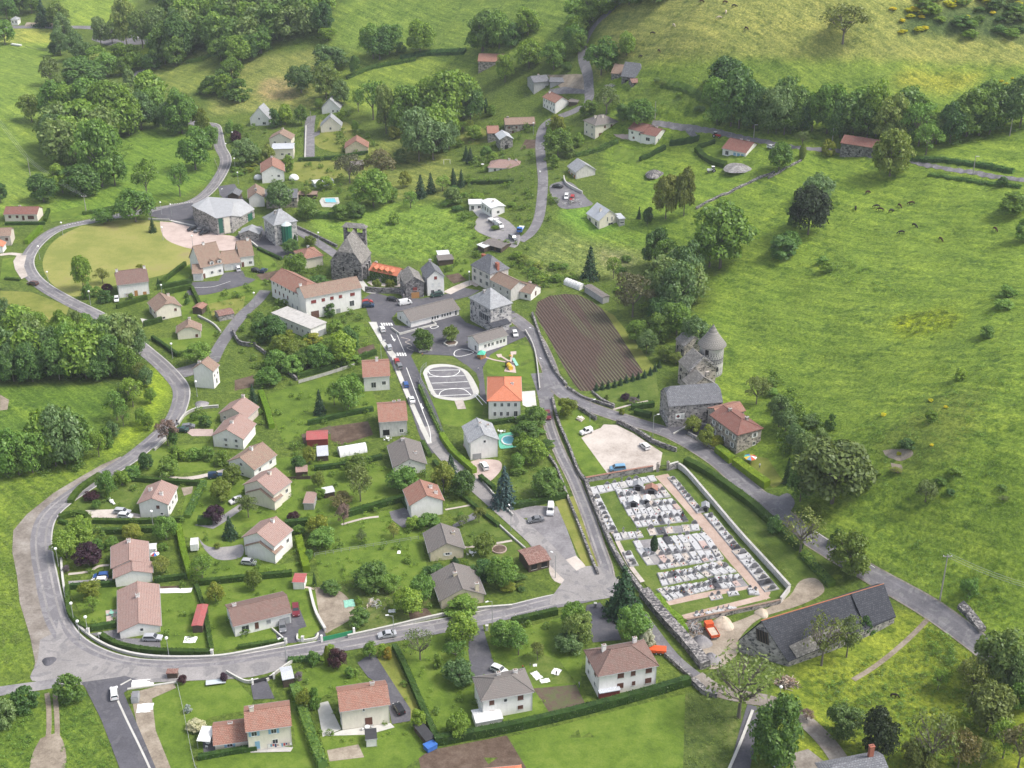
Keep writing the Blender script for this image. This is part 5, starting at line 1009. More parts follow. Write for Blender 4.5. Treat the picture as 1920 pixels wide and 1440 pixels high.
# ---- castle group
s,g=house('stone_barn','big stone barn with wide grey slate roof and white banner','barn',(1252,803),(1352,786),(1229,776),761,'x',40,.35,.35,'roof_slate','stone_grey',[('F',1,.5,1.3,2.4,'o',.72,.8),('L',2,.3,.8,1.6,'w',.3,1.)],[],'the big stone barn',ridgeline=False,ov=.25)
BARN=(s,g)
s,g=house('stone_house','stone house with red brown hipped roof, skylight and white shutters','house',(1380,851),(1428,843),(1340,808),814,'y',24,1,0,'roof_maroon','stone_warm',[('L',4,.72,.9,1.4,'W'),('L',3,.3,1.,1.5,'W'),('F',1,.72,1.1,1.4,'W',.6,.85),('F',1,.3,1.1,1.2,'w',.6,.85)],[(.7,.3,1.1),(.5,.75,.7)],'the red-roofed stone house',LDA=(8.6, 13.5, 27))
house('w','','',(1347,815),(1388,808),7,783,'x',24,0,0,'roof_terracotta','stone_warm',[],root=s,H=6.3,LDA=(9,6,27))
s,g=house('castle','rough stone manor house with stone slab roofs below the tower','castle',(1278,712),(1300,716),(1290,690),672,'y',42,0,0,'roof_lauze','stone_warm',[('L',4,.6,.8,1.4,'o'),('L',4,.25,.8,1.4,'o')],[(.5,.95,1.0,'stone_warm')],'the slab-roofed manor',ridgeline=False,ov=.2) if False else (None,None)
def castle():
    b=at(1300,716); root=empty('castle',b); tag(root,'old stone castle house with stone slab roofs below the round tower','castle'); land(1300,690,'the castle house')
    ang=R(18)
    def wing(x,y,L,D,h,pitch,ridge,z=0,hf=0,hb=0,parapet=False,rot=0):
        sub=empty('castle_wing',(x,y,z),ang+rot); sub.parent=root
        RL,RW=(L,D) if ridge=='x' else (D,L); rise=math.tan(R(pitch))*RW/2
        tr=(lambda p:(p[0],p[1],p[2])) if ridge=='x' else (lambda p:(L-p[1],p[0],p[2]))
        F,rl=roof_faces(RL,RW,h,rise,hf,hb,.25,.15); solid_roof([[tr(p) for p in f] for f in F],'roof_lauze').build('roof',sub)
        w=MB(); w.face([tr(p) for p in[(0,RW,-3),(0,0,-3),(0,0,h),(0,RW/2,h+rise-.05),(0,RW,h)]],'stone_warm'); w.face([tr(p) for p in[(RL,0,-3),(RL,RW,-3),(RL,RW,h),(RL,RW/2,h+rise-.05),(RL,0,h)]],'stone_warm')
        w.face([tr(p) for p in[(0,0,-3),(RL,0,-3),(RL,0,h),(0,0,h)]],'stone_warm'); w.face([tr(p) for p in[(RL,RW,-3),(0,RW,-3),(0,RW,h),(RL,RW,h)]],'stone_warm'); w.build('wall',sub)
        if parapet:
            m=MB(); t=.35
            for sgn in(0,1):
                a=Vector(tr((0 if not parapet=='b' else RL,0 if sgn==0 else RW,h-.3))); c=Vector(tr((0 if not parapet=='b' else RL,RW/2,h+rise)))
                d=(c-a); m.obox((a+c)/2+Vector((0,0,.35)),d/2,Vector(tr((1,0,0)))*0+ (Vector(tr((1,0,0)))-Vector(tr((0,0,0)))).normalized()*t,Vector((0,0,.45)),'stone_grey')
            m.build('gable_parapet',sub)
        return sub
    return root,b,wing
root,b,wing=castle()
def wl(px,py): p=at(px,py); return p.x-b.x,p.y-b.y
s1=wing(*wl(1293,754),8.6,6,4.8,36,'y',0,0,0); put_windows(s1,[('L',1,.6,.8,1.3,'o')],8.6,6,4.8,True)
s2=wing(*wl(1290,735),9.4,8,7.2,40,'y',0,0,0,'f'); put_windows(s2,[('L',2,.68,.8,1.3,'o'),('L',2,.3,.8,1.5,'o')],9.4,8,7.2,True)
s3=wing(*wl(1281,680),7.4,6.5,6.2,38,'y',0,0,0); put_windows(s3,[('L',2,.6,.8,1.3,'o')],7.4,6.5,6.2,True)
m=MB(); m.box(5.8,7,1.2,2.2,5,8.6,'stone_warm'); m.build('chimney',s1)
tw=at(1331,700); t_=empty('round_tower',tw); tag(t_,'round stone tower with conical slab roof and small windows','tower'); land(1331,650,'the round tower')
th=hgt(tw,644); rr_=11.6/1*1; rr_=23/mpx(tw)
m=MB(); m.lathe([(rr_*1.05,-3),(rr_,0),(rr_*.97,th)],'stone_pale',28,(0,0,0)); m.build('wall',t_,False)
ca=hgt(tw,608); m=MB(); m.lathe([(rr_*1.16,th-.25),(rr_*1.16,th+.0),(rr_*.78,th+.28*(ca-th)),(rr_*.42,th+.58*(ca-th)),(.12,ca)],'roof_lauze',28); m.build('roof',t_)
for az,zf in((-2.1,.85),(-1.9,.45),(-1.2,.3)):
    fr=MB(); fr.box(-.55,.55,-.1,.12,-.8,.8,'dark_opening'); o=fr.build('window',t_); o.location=(math.cos(az)*rr_,math.sin(az)*rr_,th*zf); o.rotation_euler=(0,0,az+math.pi/2)
# ---- big slate barn bottom right
root,b,E=prism_building('slate_barn','very long stone barn with dark slate roof and clay ridge','barn',[(1384,1222),(1478,1250),(1676,1168),(1640,1118)],[1200,1240,1157,1095],[(1,2,'b'),(1,'b','a'),(3,0,'a'),(3,'a','b')],{'a':(1427,1164,9.6),'b':(1657,1095,8.6)},'stone_grey','roof_slate_dark','the long slate barn',-2)
ap={'a':P(1427,1164,b.z+9.6)-b,'b':P(1657,1095,b.z+8.6)-b}
m=MB(); m.face([tuple(E[0]),tuple(E[1]),tuple(ap['a']-Vector((-.3,0,.3)))],'stone_grey'); m.build('gable_wall',root); m=MB(); m.face([tuple(E[2]),tuple(E[3]),tuple(ap['b']-Vector((.3,0,.3)))],'stone_grey'); m.build('gable_wall',root)
m=MB(); m.cyl(ap['a']+Vector((0,0,.06)),ap['b']+Vector((0,0,.06)),.12,.12,'ridge_clay',6); m.build('ridge',root)
q=(E[0]+E[1])/2; tp=ap['a']; ax=(E[1]-E[0]).normalized(); up=(tp-q).normalized(); nn=ax.cross(up).normalized()
m=MB(); m.obox(q+up*3.6+nn*.12,ax*1.5,up*1.5,nn*.06,'dark_opening'); o=m.build('hay_opening',root)
for i in range(5):
    m=MB(); m.obox(q+up*3.6+nn*.2+ax*(-1.3+.65*i),ax*.09,up*1.5,nn*.04,'wood_dark'); m.build('slat',o)
c=E[1]*.28+E[2]*.72; rp=ap['a']*.28+ap['b']*.72; c2=E[2]; 
n=(E[2]-E[1]).cross(rp-c).normalized(); 
m=MB(); p0=c+(rp-c)*.03+n*.25; p1=c2+n*.25; p2=ap['b']+n*.25; p3=rp+n*.25; m.face([tuple(x) for x in(p0,p1,p2,p3)],'roof_slate_dark'); m.face([tuple(x-n*.24) for x in(p3,p2,p1,p0)],'roof_slate_dark'); m.face([tuple(p0),tuple(p3),tuple(p3-n*.24),tuple(p0-n*.24)],'roof_slate_dark'); m.build('raised_roof_bay',root)
n2=(rp-c); m=MB()
a0=E[1]*.93+E[2]*.07; a1=E[1]*.45+E[2]*.55; r0=ap['a']*.93+ap['b']*.07; r1=ap['a']*.45+ap['b']*.55
m.face([tuple(x+n*.2) for x in(a0,a1,a1+(r1-a1)*.42,a0+(r0-a0)*.3)],'roof_lauze'); m.build('old_slab_roofing',root)
# ---- bottom edge houses
house('orange_roof_house','house with orange tiled roof peeping over the bottom edge','house',(893,1512),(980,1504),(884,1478),1479,'x',22,1,1,'roof_orange','wall_white',[],[])
house('grey_roof_house','pale house with grey roof and brick chimney at the bottom edge','house',(1545,1500),(1655,1478),(1540,1470),1458,'x',25,1,0,'roof_slate','wall_white',[],[(.82,.6,2.8,'brick',.5)],'the brick-chimneyed house at the bottom',ridgeline=False)
# ---- small sheds
def shed(label,A,B,C,h,roof,wall,cat='shed',pitch=12,ridge='x',name='garden_shed',ld=None): house(name,label,cat,A,B,C,0,ridge,pitch,0,0,roof,wall,[],[],ld,H=h,ov=.2,ridgeline=False)
shed('long narrow shed with red tin roof between two lawns',(362,1187),(380,1186),(357,1150),2.2,'roof_tin_red','wood_dark',pitch=8,ridge='y')
shed('small shed with flat pinkish roof in the lawn corner',(570,956),(589,956),(568,936),2.3,'roof_pink','wall_grey',pitch=5,ld='the pinkish garden shed')
shed('small white cabin with red tin roof beside the hedge end',(550,1105),(571,1105),(549,1090),2.3,'roof_tin_red','wall_white',pitch=6)
shed('red roofed allotment cabin with dark red front',(576,838),(615,835),(573,822),2.5,'roof_tin_red','shutter_red',pitch=20,ld='the red allotment cabin')
shed('low pink roofed hut behind a grey board fence',(556,895),(577,893),(556,884),1.8,'roof_pink','wood_dark',pitch=10)
shed('garden shed with grey roof beside the entrance gate',(532,1290),(552,1286),(528,1268),2.4,'roof_metal_pale','wood_dark',pitch=10)
shed('small wooden shed with orange roof in a hedged garden',(362,588),(379,590),(356,577),2.3,'roof_terracotta','wood_dark',ridge='y',pitch=20)
shed('old stone hut with mossy roof beside the climbing lane',(412,603),(440,597),(413,591),2.2,'roof_rust','stone_grey',pitch=15)
shed('metal carport with blue grey roof against the big house wall',(1124,1312),(1162,1305),3.2,1.9,'roof_metal_pale','shutter_red',pitch=6)
shed('small white kiosk with black top below the terrace',(687,1401),(707,1399),3,2.2,'tar','wall_white',pitch=3)
shed('dark timber pile shelter beside the hedge',(800,1400),(815,1394),(792,1364),1.6,'tar','wood_dark',pitch=6,ridge='y')
shed('low white canopy beside the streaked roof house',(893,1367),(942,1358),4,1.8,'roof_white','wall_white',pitch=8)
shed('long low greenhouse with white roof above the pool',(590,352),(626,346),5,2.0,'roof_white','glass_pale',cat='greenhouse',name='greenhouse',pitch=12)
shed('long grey kennel building beside the ploughed field',(1096,548),(1130,570),(1103,541),2.6,'roof_greybrown','wall_grey',cat='shed',pitch=10)
shed('allotment lean-to with corrugated pale roof',(596,866),(616,864),(594,848),2.0,'roof_metal_pale','wood_dark',pitch=5)
shed('shed with striped white roof under the weeping tree',(609,935),(628,931),(607,925),1.8,'roof_white','wood_dark',pitch=8)
shed('white awning beside the pink roofed house',(281,1044),(293,1043),(278,1035),2.4,'roof_white','wall_white',pitch=4,ridge='x')
shed('little timber shelter by the building plot',(314,1273),(333,1272),(313,1266),1.7,'roof_rust','wood_dark',pitch=8)
def tunnel(label,A,B,w,h,cat='greenhouse'):
    a=at(*A); b_=at(*B); L=(b_-a).length; ang=math.atan2(b_.y-a.y,b_.x-a.x); r=empty('greenhouse',a,ang); tag(r,label,cat)
    m=MB(); n=10; P0=[(0,math.cos(math.pi*i/n)*w/2,math.sin(math.pi*i/n)*h-.2) for i in range(n+1)]; 
    for i in range(n): p,q=P0[i],P0[i+1]; m.face([p,q,(L,q[1],q[2]),(L,p[1],p[2])],'plastic_white')
    m.face(P0[::-1],'plastic_white'); m.face([(L,y,z) for x,y,z in P0],'plastic_white'); m.build('cover',r)
    m=MB()
    for k in range(int(L//1.5)+1):
        for i in range(n):
            p,q=P0[i],P0[i+1]; m.cyl((min(k*1.5,L),p[1]*1.02,p[2]*1.02),(min(k*1.5,L),q[1]*1.02,q[2]*1.02),.035,.035,'metal_grey',4,False)
    m.build('hoop',r)
tunnel('white plastic tunnel greenhouse in the allotment',(635,852),(686,842),4.2,2.6); tunnel('white plastic tunnel greenhouse above the ploughed field',(1062,530),(1092,542),3.6,2.2)
# ================= LABELLING HELPER
PEND=[]   # things whose label is worked out at the end: (object, description, px, py)
def later(o,desc,px,py): PEND.append((o,desc,px,py))
for x,y,t in [(155,470,'the sports field'),(845,720,'the games court'),(1110,640,'the ploughed field'),(1160,850,'the gravel parking'),(1240,1000,'the cemetery'),(1030,990,'the grey gravel parking'),(1320,1190,'the builder yard'),(610,378,'the swimming pool'),(250,1360,'the new asphalt road'),(130,1240,'the road junction'),
    (1690,410,'the grazing cattle'),(1700,610,'the bright green patch'),(1675,1310,'the donkey'),(1155,1290,'the bottom hay meadow'),(100,800,'the left stream'),(60,180,'the sloping left field'),(1100,30,'the top lane'),(400,250,'the road behind the hall'),(930,20,'the top meadow'),(1860,320,'the right track'),(1150,490,'the pale tall grass'),(1440,60,'the dry hill pasture'),(540,30,'the dark top wood'),(320,180,'the left valley road'),(480,130,'the brown grassy slope'),
    (720,310,'the two brown walnut trees'),(0,640,'the left edge wood'),(1750,1120,'the big utility pole'),(1860,900,'the steep right hillside')]: land(x,y,t)
# ================= TREES
def crown_mesh(name,seed,kind):
    r=np.random.default_rng(seed); V=[];N=[];S=[]
    def add(c,n,s): V.append(c);N.append(n);S.append(s)
    if kind in('round','tall','shrub','dense','open','bare'):
        nc={'round':46,'tall':50,'shrub':34,'dense':60,'open':30,'bare':30}[kind]; nl={'round':120,'tall':115,'shrub':90,'dense':110,'open':70,'bare':22}[kind]; lf={'round':.029,'tall':.031,'shrub':.038,'dense':.030,'open':.026,'bare':.024}[kind]
        cz={'round':.51,'tall':.53,'shrub':.42,'dense':.50,'open':.62,'bare':.64}[kind]; hz_={'round':.48,'tall':.48,'shrub':.58,'dense':.52,'open':.38,'bare':.36}[kind]
        th=r.random(nc)*6.283; u=r.random(nc)*1.75-.75; 
        rad=.72+.28*r.random(nc)
        ph=r.random(4)*6.28
        for i in range(nc):
            q=math.sqrt(max(0,1-u[i]*u[i])); lob=1+.16*math.sin(2*th[i]+ph[0])+.13*math.sin(3*th[i]+ph[1]+2*u[i])
            c=np.array([math.cos(th[i])*q*.39*lob,math.sin(th[i])*q*.39*lob,u[i]*hz_*(.93+.10*math.sin(th[i]+ph[2]))])*rad[i]+[0,0,cz]
            cr=.115+.085*r.random()
            if kind=='open': cr*=.95
            d=r.normal(size=(nl,3)); d/=np.linalg.norm(d,axis=1)[:,None]; d[:,2]=np.where(d[:,2]<-.35,-d[:,2],d[:,2])
            pos=c+d*[cr,cr,cr*.85]*(.72+.33*r.random((nl,1)))
            nn=d*.75+r.normal(size=(nl,3))*.42+[0,0,.25]
            V.append(pos);N.append(nn);S.append(lf*(.6+.8*r.random(nl)))
    elif kind=='conifer':
        for k in range(15):
            z=.06+.90*k/14; R_=.5*(1-z)**.85+.02; nb=max(5,int(16*(1-z))+4)
            for b in range(nb):
                a=6.283*(b+r.random()*.8)/nb; l=R_*(.75+.35*r.random()); n=int(7+24*l)
                t=r.random(n)**.7; pos=np.stack([np.cos(a)*l*t+r.normal(size=n)*.014,np.sin(a)*l*t+r.normal(size=n)*.014,z-.09*t+r.normal(size=n)*.014],1)
                nn=np.stack([np.cos(a)*.4*np.ones(n),np.sin(a)*.4*np.ones(n),np.ones(n)*.9],1)+r.normal(size=(n,3))*.35
                V.append(pos);N.append(nn);S.append(.032*(.7+.7*r.random(n)))
    elif kind=='cypress':
        n=1500; z=r.random(n); a=r.random(n)*6.283; R_=.42*np.sin(np.pi*np.clip(z*.9+.08,0,1))**.6*(.9+.2*r.random(n)); V.append(np.stack([np.cos(a)*R_,np.sin(a)*R_,z],1)); N.append(np.stack([np.cos(a),np.sin(a),.4*np.ones(n)],1)+r.normal(size=(n,3))*.3); S.append(.05*(.6+.8*r.random(n)))
    V=np.concatenate(V);N=np.concatenate(N);S=np.concatenate(S); n=len(V)
    V[:,2]=np.maximum(V[:,2],.012)
    N/=np.linalg.norm(N,axis=1)[:,None]; ref=r.normal(size=(n,3)); A=np.cross(N,ref); A/=np.linalg.norm(A,axis=1)[:,None]; B=np.cross(N,A)
    s=S[:,None]; e=.75+.4*r.random((n,1))
    co=np.stack([V-A*s*1.1,V-B*s*.7*e,V+A*s*1.1,V+B*s*.7*e],1).reshape(-1,3)
    me=bpy.data.meshes.new(name); me.vertices.add(4*n); me.vertices.foreach_set('co',co.ravel()); me.loops.add(4*n); me.loops.foreach_set('vertex_index',np.arange(4*n)); me.polygons.add(n)
    me.polygons.foreach_set('loop_start',np.arange(0,4*n,4)); me.polygons.foreach_set('loop_total',np.full(n,4)); me.update(calc_edges=True); return me
def trunk_mesh(name,seed,kind):
    r=random.Random(seed); m=MB(); top={'conifer':.95,'cypress':.8}.get(kind,.45)
    m.cyl((0,0,-.06),(0,0,top),.030 if kind!='conifer' else .022,.014 if kind!='conifer' else .003,'trunk_grey',7)
    if kind not in('conifer','cypress'):
        n={'open':9,'bare':12}.get(kind,6)
        for i in range(n):
            a=6.283*i/n+r.random(); z=.26+.18*r.random(); l=.20+.13*r.random(); e=(math.cos(a)*l,math.sin(a)*l,z+.2+.18*r.random())
            m.cyl((0,0,z),e,.014,.005,'trunk_grey',5,False)
            for k in range(2 if kind!='open' else 4) if kind!='bare' else range(9):
                f=.5+.4*r.random(); p=(e[0]*f,e[1]*f,z+(e[2]-z)*f); b=a+r.uniform(-1,1)
                m.cyl(p,(p[0]+math.cos(b)*.14,p[1]+math.sin(b)*.14,p[2]+.10+.1*r.random()),.007,.002,'trunk_grey',4,False)
    return m.mesh(name)
CM={}; TM={}; CMAT={}
for kd,nv_ in(('round',5),('tall',4),('shrub',4),('dense',3),('open',4),('bare',3),('conifer',3),('cypress',2)):
    CM[kd]=[crown_mesh('crown_'+kd,hash(kd)%1000 if False else len(kd)*31+i*7+ord(kd[1]),kd) for i in range(nv_)]; TM[kd]=[trunk_mesh('trunk',i*5+len(kd),kd) for i in range(2)]
def crown_of(kd,mat,i):
    k=(kd,mat,i%len(CM[kd]))
    if k not in CMAT:
        me=CM[kd][k[2]].copy(); me.materials.clear(); me.materials.append(MATS[mat]); CMAT[k]=me
    return CMAT[k]
# code: (shape, foliage material, name, description)
KD={'d':('round','leaf_mid','broadleaf_tree','green broadleaf tree'),'D':('dense','leaf_dark','broadleaf_tree','dark green dense tree'),'l':('round','leaf_light','broadleaf_tree','pale silvery green tree'),'L':('tall','leaf_mid','broadleaf_tree','tall green tree'),'t':('tall','leaf_light','poplar_tree','tall pale poplar like tree'),
 'y':('round','leaf_yellow','broadleaf_tree','yellow green tree'),'b':('open','leaf_brown','walnut_tree','brownish sparse leaved tree'),'r':('bare','leaf_olive','half_bare_tree','half bare spreading tree with visible branches'),'B':('open','leaf_olive','open_crowned_tree','olive green open crowned tree'),'s':('open','leaf_mid','open_crowned_tree','thin leaved open tree'),'k':('shrub','leaf_mid','shrub','green shrub'),'K':('shrub','leaf_dark','shrub','dark green shrub'),
 'q':('shrub','leaf_light','shrub','pale green shrub'),'Y':('shrub','leaf_yellow','shrub','yellow green shrub'),'c':('conifer','leaf_conifer','conifer_tree','dark conifer'),'C':('cypress','leaf_conifer','cypress_tree','dark column shaped conifer'),'e':('conifer','leaf_blue','spruce_tree','blue grey spruce'),'p':('round','leaf_purple','purple_tree','dark purple leaved tree'),'m':('open','leaf_mauve','blossom_tree','mauve grey blossoming tree'),
 'o':('open','leaf_olive','orchard_tree','small olive green garden tree'),'O':('tall','leaf_olive','broadleaf_tree','olive green tall tree'),'X':('dense','leaf_black','evergreen_tree','almost black dense tree'),'g':('shrub','leaf_gold','golden_shrub','golden yellow shrub'),'w':('shrub','leaf_white','blossom_shrub','white flowering shrub'),'n':('conifer','leaf_conifer','garden_conifer','small dark garden conifer'),'P':('cypress','leaf_yellow','column_shrub','bright column shaped shrub')}
def size_word(h,kd):
    if kd in 'kKqYgwnPC': return ''
    return 'small ' if h<5.5 else ('large ' if h>13 else '')
NT=[0]
def plant(cx,yt,yb,w,kd,phrase=None,group=None):
    shape,mat,name,desc=KD[kd]; NT[0]+=1; i=NT[0]; r=random.Random(i*77)
    p=at(cx,yb-(1 if shape in('shrub',) else 2)); s=mpx(p); W=max(.5,w/s); H=hgt(p,yt)
    rad_corr=W*.25*math.sin(math.atan2(CH-p.z,p.y))   # the crown's own depth also rises in the picture
    H=max(W*.45,H-rad_corr*.35)
    if H>3.2*W and shape!='cypress': H=3.2*W
    if shape in('round','open','dense','bare'): H=min(H,W*1.7)
    rt=empty(name,p,r.random()*6.28); rt.scale=(W*1.2,W*1.2,H)
    if shape=='cypress': rt.scale=(W*1.15,W*1.15,H)
    obj('crown',crown_of(shape,mat,i),rt)
    if shape!='shrub': obj('trunk',TM[shape][i%2],rt)
    tag(rt,None,{'shrub':'shrub'}.get(shape,'tree'),group)
    if phrase: rt['label']=phrase
    else: later(rt,size_word(H,kd)+desc,cx,(yt+yb)/2)
    return rt
